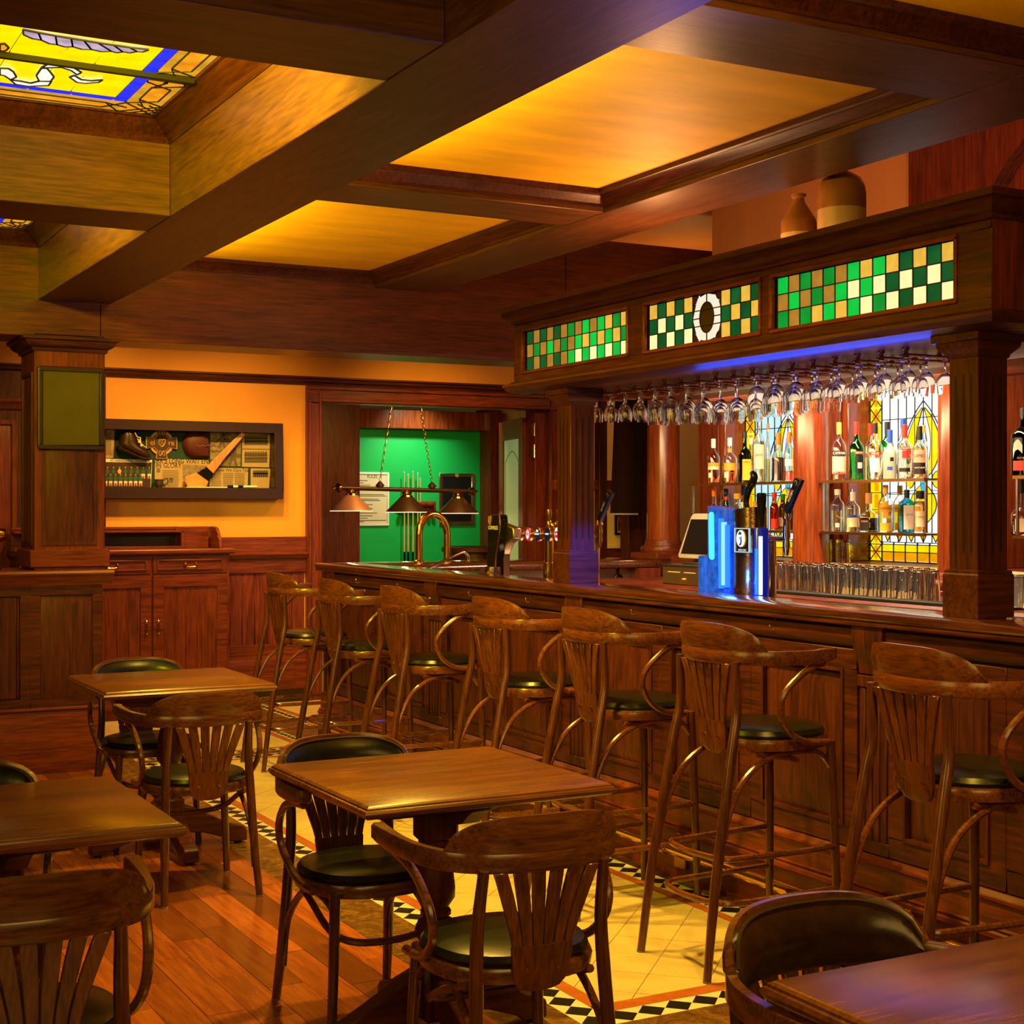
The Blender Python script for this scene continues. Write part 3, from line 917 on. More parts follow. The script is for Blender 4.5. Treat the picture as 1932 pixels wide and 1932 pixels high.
# ================================================================ PILLAR, HALF WALL, SIDEBOARD
YC = 8.82
pil = thing('pillar', 'square dark wood panelled pillar with moulded cap rising from the half wall', 'pillar', (1.84, 8.99, 1.14))
MB().box(1.645, 2.045, YC, 9.22, 1.10, 2.50).build('shaft', 'red_wood_z', pil, 0.003)
cp = [(0, 2.40), (0.012, 2.40), (0.016, 2.418), (0.03, 2.424), (0.05, 2.44), (0.056, 2.458), (0.072, 2.464), (0.072, 2.484), (0.0, 2.49)]
MB().ring_sweep(1.645, 2.045, YC, 9.22, cp, -1).build('cap', 'mahogany_x', pil)
m = MB()
frame4(m, FY(YC), 1.688, 2.0, 1.285, 1.9, 0.02, 0, 0.008)
raised(m, FY(YC), 1.708, 1.98, 1.305, 1.88, 0.045, 0.010)
m.build('front_panel', 'mahogany_z', pil)
m = MB()
frame4(m, FX(1.645), 8.87, 9.17, 1.285, 2.28, 0.02, 0, 0.008)
m.build('side_panel', 'mahogany_z', pil)
MB().box(1.62, 2.07, 8.80, 9.22, 1.16, 1.26).build('base_block', 'red_wood_x', pil, 0.004)
# framed olive noticeboard on the pillar
fb = thing('framed_board', 'blank olive green board in a narrow black frame hung on the pillar', 'notice board', (1.847, YC - 0.012, 1.834))
m = MB()
frame4(m, FY(YC - 0.010), 1.662, 2.034, 1.834, 2.312, 0.026, 0, 0.022)
m.build('frame', 'dark_frame', fb, 0.006, 2)
MB().prism(rect(1.686, 2.01, 1.858, 2.288), FY(YC - 0.010), 0, 0.006).build('board', 'olive_board', fb)
# half wall
hw = thing('half_wall', 'dark panelled half wall with moulded ledge at the left, under the pillar', 'partition', (1.0, 8.8, 0))
YH = 8.70
MB().box(-3.2, 2.0, YH, 9.24, 0.0, 1.09).build('core', 'mahogany_z', hw)
MB().prism([(0, 1.06), (0.012, 1.06), (0.016, 1.075), (0.04, 1.095), (0.045, 1.115), (0.058, 1.118), (0.064, 1.13), (0.058, 1.143), (-0.56, 1.143), (-0.56, 1.06)], lambda a, b, d: (d, YH - a, b), -3.2, 2.058).build('ledge', 'red_wood_x', hw)
def hw_panel(x0, x1, bead):
    m = MB()
    frame4(m, FY(YH), x0, x1, 0.37, 1.06, 0.055, 0, 0.014)
    m.build('panel_frame', 'mahogany_x', hw, 0.003)
    if bead:
        x = x0 + 0.055
        while x < x1 - 0.06:
            MB().box(x + 0.001, min(x + 0.094, x1 - 0.056), YH - 0.008, YH + 0.01, 0.43, 1.0).build('matchboard', 'mahogany_z', hw, 0.003)
            x += 0.096
    else:
        raised(MB(), FY(YH), x0 + 0.06, x1 - 0.06, 0.432, 0.998, 0.05, 0.014).build('raised_field', 'mahogany_z', hw)
hw_panel(1.60, 2.0, False)
hw_panel(0.80, 1.598, True)
hw_panel(0.0, 0.798, True)
MB().prism([(0, 0), (0.022, 0), (0.022, 0.335), (0.016, 0.35), (0.03, 0.358), (0.03, 0.366), (0.0, 0.378)], lambda a, b, d: (d, YH - a, b), -3.2, 2.012).build('plinth', 'red_wood_x', hw)
# brass rail at far left
br = thing('brass_rail', 'polished brass rail on short post at the left edge above the half wall', 'rail', (1.47, 9.02, 1.143))
MB().tube([(0.2, 9.02, 1.345), (1.46, 9.02, 1.345)], 0.035, 16).build('tube', 'brass', br)
MB().lathe([(0.0, 1.45), (0.041, 1.452), (0.041, 1.51), (0.036, 1.52), (0, 1.524)], (0, 9.02, 1.345), 16, 'x').build('end_cap', 'brass', br)
MB().lathe([(0.036, 1.143), (0.036, 1.152), (0.014, 1.165), (0.012, 1.30), (0.02, 1.315)], (1.465, 9.02, 0), 14).build('post', 'brass', br)

# sideboard
YS = 10.60
sb = thing('sideboard', 'red mahogany sideboard with two drawers, two doors and a raised back', 'sideboard', (2.6, 10.82, 0))
X0, X1 = 1.88, 3.36
MB().box(X0, X1, YS, YW - 0.09, 0.0, 1.165).build('carcass', 'red_wood_z', sb, 0.004)
MB().prism([(0, 1.165), (0.02, 1.165), (0.034, 1.178), (0.034, 1.196), (0.028, 1.203), (-0.37, 1.203), (-0.37, 1.165)], lambda a, b, d: (d, YS - a, b), X0 - 0.02, X1 + 0.03).build('top', 'red_wood_x', sb)
m = MB()
yb = YW - 0.12
m.prism([(X0, 1.203), (X0, 1.35), (3.05, 1.35), (3.05, 1.203)], FY(yb), -0.02, 0)
m.box(X0, 3.30, yb - 0.005, yb + 0.03, 1.34, 1.362)
m.prism([(3.05, 1.203), (3.30, 1.203), (3.30, 1.36), (3.05, 1.36)], FY(yb), -0.02, 0.02)
m.build('back_board', 'red_wood_x', sb, 0.003)
MB().prism([(yb + 0.02, 1.203), (yb + 0.02, 1.362), (10.84, 1.362), (10.78, 1.35), (10.74, 1.315), (10.735, 1.29), (10.70, 1.275), (10.69, 1.203)], lambda a, b, d: (d, a, b), 3.31, 3.335).build('side_gallery', 'red_wood_y', sb, 0.003)
m = MB()
m.box(X0, 3.06, 10.80, 10.82, 1.203, 1.222).box(3.06, 3.08, 10.80, yb, 1.203, 1.33).box(X0, 3.08, 10.8, yb, 1.32, 1.335).box(2.0, 2.02, 10.80, yb, 1.203, 1.33)
m.build('pigeonhole', 'red_wood_x', sb, 0.002)
MB().box(2.02, 3.06, yb - 0.012, yb - 0.004, 1.21, 1.32).build('hole_back', 'dark_frame', sb)
for i, (a, b) in enumerate(((2.15, 2.83), (2.845, 3.335))):
    a = (2.22, 2.795)[i]; b = (2.78, 3.335)[i]
    d = MB()
    d.prism(rect(a, b, 1.03, 1.155), FY(YS), 0, 0.012)
    frame4(d, FY(YS), a + 0.03, b - 0.03, 1.055, 1.13, 0.010, 0.012, 0.020)
    dr = d.build('drawer', 'red_wood_x', sb, 0.002)
    cx = (a + b) / 2
    h = MB()
    for s_ in (-1, 1):
        h.lathe([(0.0, 0), (0.009, 0.002), (0.011, 0.008), (0.006, 0.014), (0.008, 0.022), (0.0, 0.028)], (cx + s_ * 0.04, 0, 0), 8)
    h.v = [(v[0], YS - 0.012 - v[2], 1.098 + v[1]) for v in h.v]
    h.tube([(cx - 0.04, YS - 0.034, 1.096), (cx - 0.034, YS - 0.036, 1.082), (cx - 0.02, YS - 0.037, 1.077), (cx + 0.02, YS - 0.037, 1.077), (cx + 0.034, YS - 0.036, 1.082), (cx + 0.04, YS - 0.034, 1.096)], 0.0042, 6, 3)
    h.build('handle', 'brass', dr)
    dd = MB()
    dd.prism(rect(a, b, 0.08, 1.02), FY(YS), 0, 0.01)
    dd.prism([(a, 1.02), (b, 1.02), (b - 0.075, 0.935), (a + 0.075, 0.935)], FY(YS), 0.01, 0.022)
    dd.prism([(a, 0.08), (a + 0.075, 0.165), (b - 0.075, 0.165), (b, 0.08)], FY(YS), 0.01, 0.022)
    dd.prism([(a, 0.08), (a, 1.02), (a + 0.075, 0.935), (a + 0.075, 0.165)], FY(YS), 0.01, 0.0215)
    dd.prism([(b, 0.08), (b - 0.075, 0.165), (b - 0.075, 0.935), (b, 1.02)], FY(YS), 0.01, 0.0215)
    do = dd.build('door', 'red_wood_x', sb)
    x = a + 0.077
    while x < b - 0.09:
        MB().box(x + 0.001, x + 0.079, YS - 0.014, YS - 0.008, 0.167, 0.933).build('board', 'red_wood_z', do, 0.002)
        x += 0.0805
    cx = b - 0.035 if i == 0 else a + 0.035
    k = MB().lathe([(0.0, 0), (0.012, 0.002), (0.012, 0.006), (0.006, 0.012), (0.0, 0.014)], (0, 0, 0), 10)
    k.v = [(cx + v[0], YS - 0.022 - v[2], 0.69 + v[1]) for v in k.v]
    k.lathe([(0.002, 0.60), (0.006, 0.612), (0.008, 0.622), (0.003, 0.638), (0.004, 0.66), (0.003, 0.688)], (cx, YS - 0.034, 0), 8)
    k.build('drop_pull', 'brass', do)

# ================================================================ DISPLAY CASE AND WHAT IS IN IT
YB = YW - 0.012      # back of the case
YF = YW - 0.12       # front of the frame
cs = thing('display_case', 'long shallow glazed display case of sports mementoes on the orange wall', 'display case', (3.2, YW - 0.06, 1.56))
C0, C1, Z0, Z1 = 2.30, 3.892, 1.566, 2.147
MB().box(C0, C1, YB, YW - 0.001, Z0, Z1).build('back_board', 'felt_green', cs)
m = MB()
m.box(C0, C1, YF, YW - 0.001, Z0, Z0 + 0.085).box(C0, C1, YF, YW - 0.001, Z1 - 0.075, Z1).box(C0, C0 + 0.07, YF, YW - 0.001, Z0 + 0.085, Z1 - 0.075).box(C1 - 0.07, C1, YF, YW - 0.001, Z0 + 0.085, Z1 - 0.075)
m.build('frame', 'dark_frame', cs, 0.004)
def dc(u, v, y=YB):    # a point in the case from its place in the photograph
    return px(190 + u / 5.52, 780 + v / 5.52, y=y)
def paper(name, label, cat, pts, mat, d=0.004, group=None):
    q = [dc(u, v) for u, v in pts]
    root = thing(name, label, cat, (q[0].x, YB, min(p.z for p in q)), group)
    F = FY(YB)
    MB().prism([(p.x, p.z) for p in q], F, 0.0005, d).build('sheet', mat, root, smooth=False)
    return root, F
def ruled(root, u0, u1, v0, v1, n, mat='dark_ink', jag=0.12, cols=1, h=0.55):
    m = MB()
    rr = random.Random(int(u0 + v0))
    for c in range(cols):
        a0 = u0 + (u1 - u0) * c / cols
        a1 = u0 + (u1 - u0) * (c + 0.92) / cols
        for i in range(n):
            v = v0 + (v1 - v0) * i / n
            hh = (v1 - v0) / n * h
            a2 = a1 - (a1 - a0) * jag * rr.random()
            p, q = dc(a0, v), dc(a2, v + hh)
            m.prism(rect(p.x, q.x, q.z, p.z), FY(YB), 0.004, 0.0046)
    o = m.build('print', mat, root, smooth=False)
    o['kind'] = 'stuff'
    return o
# team photograph
r_, F = paper('team_photograph', 'colour team photograph in green jerseys with white caption at the case left', 'photograph', [(-10, 795), (-10, 470), (535, 485), (520, 780)], 'label_white', group='paper mementoes in the display case')
q = [dc(-5, 790), dc(-5, 505), dc(530, 515), dc(516, 775)]
MB().prism([(p.x, p.z) for p in q], F, 0.004, 0.005).build('print', 'dark_relief', r_, smooth=False)
for (v, us, jer) in ((575, list(range(70, 520, 62)), 'shirt_green'), (650, list(range(50, 420, 52)), 'shirt_green')):
    for i, u in enumerate(us):
        jm = 'shirt_yellow' if (v < 600 and i == 2) else jer
        m = MB()
        for (a0, a1, b0, b1) in ((-22, 22, v, v + 52),):
            p, q = dc(u + a0, b0), dc(u + a1, b1)
            m.prism([(p.x + 0.012, p.z), (q.x - 0.012, p.z), (q.x, p.z - 0.02), (q.x - 0.008, q.z), (p.x + 0.008, q.z), (p.x, p.z - 0.02)], F, 0.005, 0.0056)
        m.build('jersey', jm, r_, smooth=False)
        p, q = dc(u - 9, v - 24), dc(u + 9, v - 2)
        MB().prism([(p.x, p.z - .008), (p.x + 0.008, p.z), (q.x - 0.008, p.z), (q.x, p.z - .008), (q.x - 0.006, q.z), (p.x + 0.006, q.z)], F, 0.005, 0.0058).build('face', 'skin_tone', r_, smooth=False)
        if v > 600 or i > 5:
            p, q = dc(u - 18, v + 54), dc(u + 18, v + 78)
            MB().prism(rect(p.x, q.x, q.z, p.z), F, 0.005, 0.0055).build('shorts', 'shirt_white', r_, smooth=False)
            for s_ in (-11, 11):
                p, q = dc(u + s_ - 6, v + 78), dc(u + s_ + 6, v + 105)
                MB().prism(rect(p.x, q.x, q.z, p.z), F, 0.005, 0.0055).build('leg', 'skin_tone', r_, smooth=False)
p = dc(260, 492)
text('All Ireland Football Champions', 0.03, (p.x + 0.02, YB - 0.005, p.z), TY, 'ink', r_, sx=0.72)
# newspaper cuttings
r_, F = paper('newspaper_cutting', 'newspaper cutting headed with a long-awaited final win in bold capitals', 'newspaper', [(560, 785), (562, 468), (1122, 488), (1112, 780)], 'ivory_paper', group='paper mementoes in the display case')
p = dc(842, 500); text("CORK'S LONG WAIT ENDS", 0.052, (p.x, YB - 0.005, p.z), TY, 'ink', r_, sx=0.80)
p = dc(705, 545); text('IN GLORY', 0.052, (p.x, YB - 0.005, p.z), TY, 'ink', r_, sx=0.82)
ruled(r_, 640, 835, 590, 770, 16, cols=1)
ruled(r_, 580, 625, 575, 620, 3, 'ink')
ruled(r_, 712, 760, 675, 725, 4, 'ink')
q = [dc(850, 530), dc(1110, 545), dc(1105, 690), dc(850, 690)]
MB().prism([(p.x, p.z) for p in q], F, 0.004, 0.005).build('picture', 'grey_paper', r_, smooth=False)
ruled(r_, 860, 1100, 700, 770, 6, cols=2)
r_, F = paper('newspaper_cutting', 'narrow yellowed newspaper cutting at the far left of the case', 'newspaper', [(-10, 465), (-10, 140), (145, 142), (132, 465)], 'ivory_paper', group='paper mementoes in the display case')
ruled(r_, 45, 118, 195, 440, 16)
r_, F = paper('newspaper_cutting', 'newspaper cutting with a county title headline below the grey action picture', 'newspaper', [(1130, 785), (1135, 565), (1535, 572), (1528, 775)], 'ivory_paper', group='paper mementoes in the display case')
p = dc(1335, 592); text('Whitegate Win Clare Title', 0.036, (p.x, YB - 0.005, p.z), TY, 'ink', r_, sx=0.80)
ruled(r_, 1150, 1515, 620, 765, 12, cols=3)
r_, F = paper('sports_picture', 'faded grey newspaper picture of players behind the wooden stick', 'photograph', [(1140, 545), (1140, 185), (1462, 190), (1455, 552)], 'grey_paper', group='paper mementoes in the display case')
for (u, v, s_) in ((1265, 270, 1.0), (1380, 430, 1.2), (1310, 215, 0.6)):
    c = dc(u, v)
    pts = [(0, .05), (.02, .04), (.015, .01), (.05, 0), (.045, -.02), (.015, -.02), (.03, -.07), (.012, -.075), (0, -.03), (-.02, -.075), (-.035, -.065), (-.015, -.01), (-.05, -.03), (-.05, -.01), (-.015, .015), (-.018, .04)]
    MB().prism([(c.x + a * s_, c.z + b * s_) for a, b in pts], F, 0.004, 0.005).build('figure', 'dark_ink', r_, smooth=False)
for lab, pts, k in (('sepia team group picture at the upper right corner of the case', [(1470, 368), (1470, 200), (1762, 205), (1758, 372)], 0), ('sepia team group picture in the middle right of the case', [(1470, 555), (1472, 375), (1758, 378), (1752, 562)], 1), ('pale typed card with small team picture at the lower right of the case', [(1560, 785), (1560, 572), (1765, 575), (1750, 790)], 2)):
    r_, F = paper('team_picture', lab, 'photograph', pts, 'ivory_paper', group='paper mementoes in the display case')
    u0, u1 = pts[0][0] + 25, pts[2][0] - 25
    v0, v1 = pts[1][1] + 25, pts[0][1] - 45
    if k == 2: v1 = v0 + 90
    for row in range(3 if k < 2 else 2):
        n_ = 9 if k < 2 else 7
        for i in range(n_):
            c = dc(u0 + (u1 - u0) * (i + 0.5) / n_, v0 + (v1 - v0) * (row + 0.5) / 3)
            MB().prism([(c.x - .012, c.z - .016), (c.x + .012, c.z - .016), (c.x + .010, c.z + .004), (c.x + .004, c.z + .016), (c.x - .004, c.z + .016), (c.x - .010, c.z + .004)], F, 0.004, 0.0048).build('figure', 'dark_ink', r_, smooth=False)
# cross plaque
c = dc(628, 308)
cr = thing('cross_plaque', 'gilt and brown Celtic cross plaque lettered EIRE in the case', 'plaque', (c.x, YB, c.z - 0.12))
F = FY(YB)
CX, CZ = c.x, c.z
m = MB()
m.lathe([(0.092, 0.006), (0.092, 0.014), (0.074, 0.014), (0.074, 0.006)], (0, 0, 0), 32, cap=False)
m.v = [(CX + v[0], YB - v[2], CZ + v[1]) for v in m.v]
m.build('ring', 'gold_relief', cr)
def crosspoly(L, w, fl):
    out = []
    for k in range(4):
        a = k * math.pi / 2
        for (p, q) in ((w * .62, w * .62), (L * .55, w * .75), (L, fl), (L, -fl), (L * .55, -w * .75)):
            out.append((CX + p * math.sin(a) + q * math.cos(a), CZ + p * math.cos(a) - q * math.sin(a)))
    o2 = []
    for k in range(4):
        a = k * math.pi / 2
        for (p, q) in ((L * .5, -w * .7), (L, -fl), (L, fl), (L * .5, w * .7)):
            o2.append((CX + p * math.sin(a) + q * math.cos(a), CZ + p * math.cos(a) - q * math.sin(a)))
    return o2
MB().prism(crosspoly(0.118, 0.050, 0.046), F, 0.004, 0.020).build('cross_edge', 'gold_relief', cr, 0.002)
MB().prism(crosspoly(0.110, 0.041, 0.037), F, 0.018, 0.024).build('cross_face', 'dark_relief', cr)
for s_, st in ((-1, 'ei'), (1, 're')):
    text(st, 0.058, (CX + s_ * 0.070, YB - 0.026, CZ), TY, 'gold_relief', cr, sx=0.9, ext=0.002)
m = MB()
m.tube([(CX + a * .75, YB - 0.026, CZ + b * .75) for a, b in ((-.028, .03), (-.03, -.01), (0, -.04), (.03, 0), (.03, .035), (0, .03), (-.028, .03))], 0.004, 6, 3)
for k in (-0.009, 0.0, 0.009): m.box(CX + k - .001, CX + k + .001, YB - 0.027, YB - 0.024, CZ - 0.018, CZ + 0.022)
m.build('harp_emblem', 'gold_relief', cr)
for s_ in (1, -1):
    m = MB().tube([(CX + 0.021 * math.cos(t) * (1 - .0 * t), YB - 0.026, CZ + s_ * 0.078 + 0.019 * math.sin(2 * t)) for t in [i * .35 for i in range(19)]], 0.0035, 6)
    m.build('knotwork', 'gold_relief', cr)
for k in range(4):
    a = R(45 + 90 * k)
    MB().lathe([(0.0, -0.02), (0.009, -0.018), (0.011, -0.004)], (CX + 0.058 * math.cos(a), YB, CZ + 0.058 * math.sin(a)), 12, 'y').build('boss', 'dark_relief', cr)
# boot
c = dc(150, 200); c2 = dc(500, 470)
bt = thing('football_boot', 'old dark brown leather boot with pale laces hung in the case', 'boot', (c.x + 0.12, YB - 0.04, c2.z))
def BP(u, v, d): 
    p = dc(u, v); return (p.x, YB - d, p.z)
rows = []
sec = [((205, 200), (325, 185), .030), ((190, 240), (350, 240), .038), ((165, 320), (370, 300), .042), ((180, 360), (400, 345), .044), ((250, 385), (440, 370), .044), ((330, 425), (480, 400), .042), ((400, 455), (505, 430), .036), ((455, 468), (512, 452), .022)]
for (a, b, d) in sec:
    row = []
    for k in range(12):
        t = 2 * math.pi * k / 12
        f = (1 - math.cos(t)) / 2
        u, v = a[0] + (b[0] - a[0]) * f, a[1] + (b[1] - a[1]) * f
        row.append(BP(u, v, 0.046 + d * math.sin(t)))
    rows.append(row)
m = MB().grid(rows, True)
m.add(rows[0], [tuple(range(12))]).add(rows[-1], [tuple(range(12))])
m.build('upper', 'boot_leather', bt)
MB().tube([BP(162, 330, .046), BP(190, 372, .046), BP(260, 400, .046), BP(340, 442, .046), BP(420, 470, .046), BP(490, 478, .046)], 0.011, 8, 4, flat=3.0).build('sole', 'dark_relief', bt)
for (u, v) in ((180, 385), (225, 402), (340, 455), (400, 478)):
    p = BP(u, v, .03)
    MB().lathe([(0.007, 0), (0.009, 0.014)], p, 8).build('stud', 'dark_relief', bt)
for pts in (((325, 205), (350, 250), (385, 260), (365, 290), (350, 265)), ((360, 285), (400, 330), (440, 360)), ((380, 270), (390, 340), (395, 350)), ((355, 300), (375, 310)), ((380, 340), (410, 335))):
    MB().tube([BP(u, v, .088) for u, v in pts], 0.0035, 6, 3).build('lace', 'label_cream', bt)
# cap with braid
c = dc(985, 320)
cpo = thing('sports_hat', 'dark maroon cap with gilt braid hung beside the cross plaque', 'hat', (c.x, YB, dc(985, 470).z))
q = [dc(845, 300), dc(860, 230), dc(930, 185), dc(1090, 185), dc(1130, 195), dc(1130, 462), dc(940, 465), dc(880, 420), dc(848, 350)]
ctr = Vector((sum(p.x for p in q) / 9, 0, sum(p.z for p in q) / 9))
m = MB()
vs = [(p.x, YB - 0.002, p.z) for p in q] + [(ctr.x + (p.x - ctr.x) * .86, YB - 0.035, ctr.z + (p.z - ctr.z) * .86) for p in q] + [(ctr.x + (p.x - ctr.x) * .5, YB - 0.055, ctr.z + (p.z - ctr.z) * .5) for p in q]
fs = [(i, (i + 1) % 9, 9 + (i + 1) % 9, 9 + i) for i in range(9)] + [(9 + i, 9 + (i + 1) % 9, 18 + (i + 1) % 9, 18 + i) for i in range(9)] + [tuple(range(18, 27))]
m.add(vs, fs).build('crown', 'maroon', cpo)
MB().tube([(dc(965, 0).x + i * 0.0145, YB - 0.052, dc(0, 318).z + 0.008 * math.sin(i * 2.1)) for i in range(14)], 0.004, 6).build('braid', 'old_brass', cpo)
# hurley stick
st = thing('hurling_stick', 'long ash hurling stick with dark banded neck leaning across the cuttings', 'stick', (dc(940, 770).x, YB - 0.05, dc(940, 775).z))
def taper(pts, mat, name):
    m = MB()
    rows = []
    for (u, v, du, dv, th) in pts:
        a, b = dc(u - du, v - dv), dc(u + du, v + dv)
        rows.append([(a.x, YB - .045 - th, a.z), (a.x, YB - .045 + th, a.z), (b.x, YB - .045 + th, b.z), (b.x, YB - .045 - th, b.z)])
    m.grid(rows, True).add(rows[0], [(0, 1, 2, 3)]).add(rows[-1], [(0, 1, 2, 3)])
    m.build(name, mat, st, 0.004, 2)
taper([(1465, 208, 22, 12, .012), (1380, 300, 20, 20, .012), (1250, 440, 26, 24, .013), (1110, 600, 36, 34, .013)], 'ash_wood', 'shaft')
taper([(1115, 592, 38, 36, .017), (1085, 625, 48, 40, .017), (1040, 665, 62, 46, .017)], 'black_gloss', 'band')
taper([(1050, 655, 58, 42, .012), (1000, 700, 78, 62, .012), (945, 725, 88, 62, .011), (895, 735, 40, 48, .010), (868, 735, 15, 25, .008)], 'ash_wood', 'blade')
# little cup, papers and pens on the ledge of the case
zl = Z0 + 0.085
c = dc(588, 780)
cu = thing('pewter_cup', 'small dark pewter cup with a handle on the case ledge', 'cup', (c.x, YB - 0.05, zl))
MB().lathe([(0.0, zl), (0.022, zl), (0.03, zl + 0.012), (0.034, zl + 0.03), (0.03, zl + 0.045), (0.035, zl + 0.06), (0.031, zl + 0.06), (0.027, zl + 0.045), (0.03, zl + 0.03), (0, zl + 0.008)], (c.x, YB - 0.05, 0), 18).build('bowl', 'dark_grey', cu)
MB().tube([(c.x + 0.032, YB - 0.05, zl + 0.052), (c.x + 0.06, YB - 0.05, zl + 0.07), (c.x + 0.066, YB - 0.05, zl + 0.035), (c.x + 0.034, YB - 0.05, zl + 0.018)], 0.004, 6, 4).build('handle', 'dark_grey', cu)
p0, p1 = dc(860, 0).x, dc(1280, 0).x
tag(MB().box(p0, p1, YB - 0.09, YB - 0.02, zl, zl + 0.006).build('folded_paper', 'label_white', origin=((p0 + p1) / 2, YB - 0.05, zl)), 'folded white paper lying flat below the stick in the case', 'paper')
for i, (u0, u1, lab) in enumerate(((1290, 1420, 'white marker pen with dark cap, the left one on the case ledge'), (1395, 1600, 'white marker pen with dark cap, the right one on the case ledge'))):
    a, b = dc(u0, 0).x, dc(u1, 0).x
    pen = thing('marker_pen', lab, 'pen', ((a + b) / 2, YB - 0.075, zl), 'marker pens in the case')
    MB().lathe([(0.009, a + 0.04), (0.009, b - 0.01), (0.004, b)], (0, YB - 0.075, zl + 0.010), 10, 'x').build('barrel', 'label_white', pen)
    MB().lathe([(0.0105, a), (0.0105, a + 0.042)], (0, YB - 0.075, zl + 0.0105), 10, 'x').build('cap', 'navy', pen)

# ================================================================ POOL ROOM THINGS
Yg = YG
po = thing('rules_poster', 'cream HOUSE RULES poster in a white snap frame on green wall', 'poster', (6.33, Yg, 1.305))
m = MB()
frame4(m, FY(Yg), 6.105, 6.54, 1.305, 1.887, 0.022, 0, 0.016)
m.build('frame', 'white', po, 0.004)
MB().prism(rect(6.12, 6.53, 1.32, 1.875), FY(Yg), 0, 0.006).build('sheet', 'label_cream', po)
text('HOUSE', 0.055, (6.195, Yg - 0.007, 1.838), TY, 'white', po, sx=0.8)
text('RULES', 0.055, (6.345, Yg - 0.007, 1.838), TY, 'ink', po, sx=0.8)
m = MB()
for i, (w_, z) in enumerate(((.14, 1.79), (.09, 1.765), (.17, 1.74), (.06, 1.715), (.33, 1.64), (.36, 1.625), (.27, 1.59), (.29, 1.575), (.09, 1.55), (.2, 1.53), (.2, 1.49), (.16, 1.465), (.25, 1.44), (.2, 1.41), (.14, 1.385), (.36, 1.36), (.1, 1.347))):
    m.prism(rect(6.15, 6.15 + w_, z, z + 0.008), FY(Yg), 0.006, 0.0066)
m.build('rule_lines', 'dark_ink', po, smooth=False)['kind'] = 'stuff'
bb = thing('chalkboard', 'black chalkboard in a silver grey frame on green wall', 'chalkboard', (7.36, Yg, 1.305))
m = MB()
frame4(m, FY(Yg), 7.146, 7.587, 1.305, 1.885, 0.042, 0, 0.018)
m.build('frame', 'steel', bb, 0.003)
MB().prism(rect(7.18, 7.55, 1.34, 1.85), FY(Yg), 0, 0.008).build('board', 'black', bb)
k = MB().lathe([(0.022, 0), (0.022, 0.004)], (0, 0, 0), 16); k.v = [(7.36 + v[0], Yg - 0.018 - v[2], 1.862 + v[1]) for v in k.v]
k.build('round_badge', 'gold_relief', bb)
text("FOSTER'S", 0.03, (7.37, Yg - 0.019, 1.325), TY, 'dark_ink', bb)
cr_ = thing('cue_rack', 'dark red wooden cue rack mounted on the green wall', 'cue rack', (6.85, Yg - 0.03, 1.46))
MB().box(6.62, 7.10, Yg - 0.03, Yg, 1.47, 1.575).tube([(6.66, Yg - 0.055, 1.545), (7.06, Yg - 0.055, 1.545)], 0.032, 12).build('rail', 'column_wood', cr_, 0.01, 2)
for i in range(8):
    MB().lathe([(0.024, 1.452), (0.024, 1.47)], (6.66 + i * 0.056, Yg - 0.06, 0), 12).build('clip', 'rubber', cr_)
for i, (xq, zt) in enumerate(((6.695, 1.90), (6.74, 1.875), (6.797, 1.905), (6.855, 1.89), (6.885, 1.45))):
    if i == 4: zt = 1.83
    cue = thing('pool_cue', 'pale pool cue standing in the wall rack, %s from the left' % ORD[i], 'cue', (xq, Yg - 0.075, 0.42), 'pool cues in the rack')
    MB().lathe([(0.0055, 1.05), (0.009, 0.9), (0.0055, zt - 0.03)] if False else [(0.0105, 1.02), (0.0075, 1.4), (0.006, zt - 0.02)], (xq, Yg - 0.075, 0), 10).build('shaft', 'cue_wood', cue)
    MB().lathe([(0.015, 0.42), (0.014, 0.75), (0.011, 1.02)], (xq, Yg - 0.075, 0), 10).build('butt', 'black_gloss', cue)
    MB().lathe([(0.006, zt - 0.02), (0.006, zt)], (xq, Yg - 0.075, 0), 8).build('tip', 'badge_pale', cue)
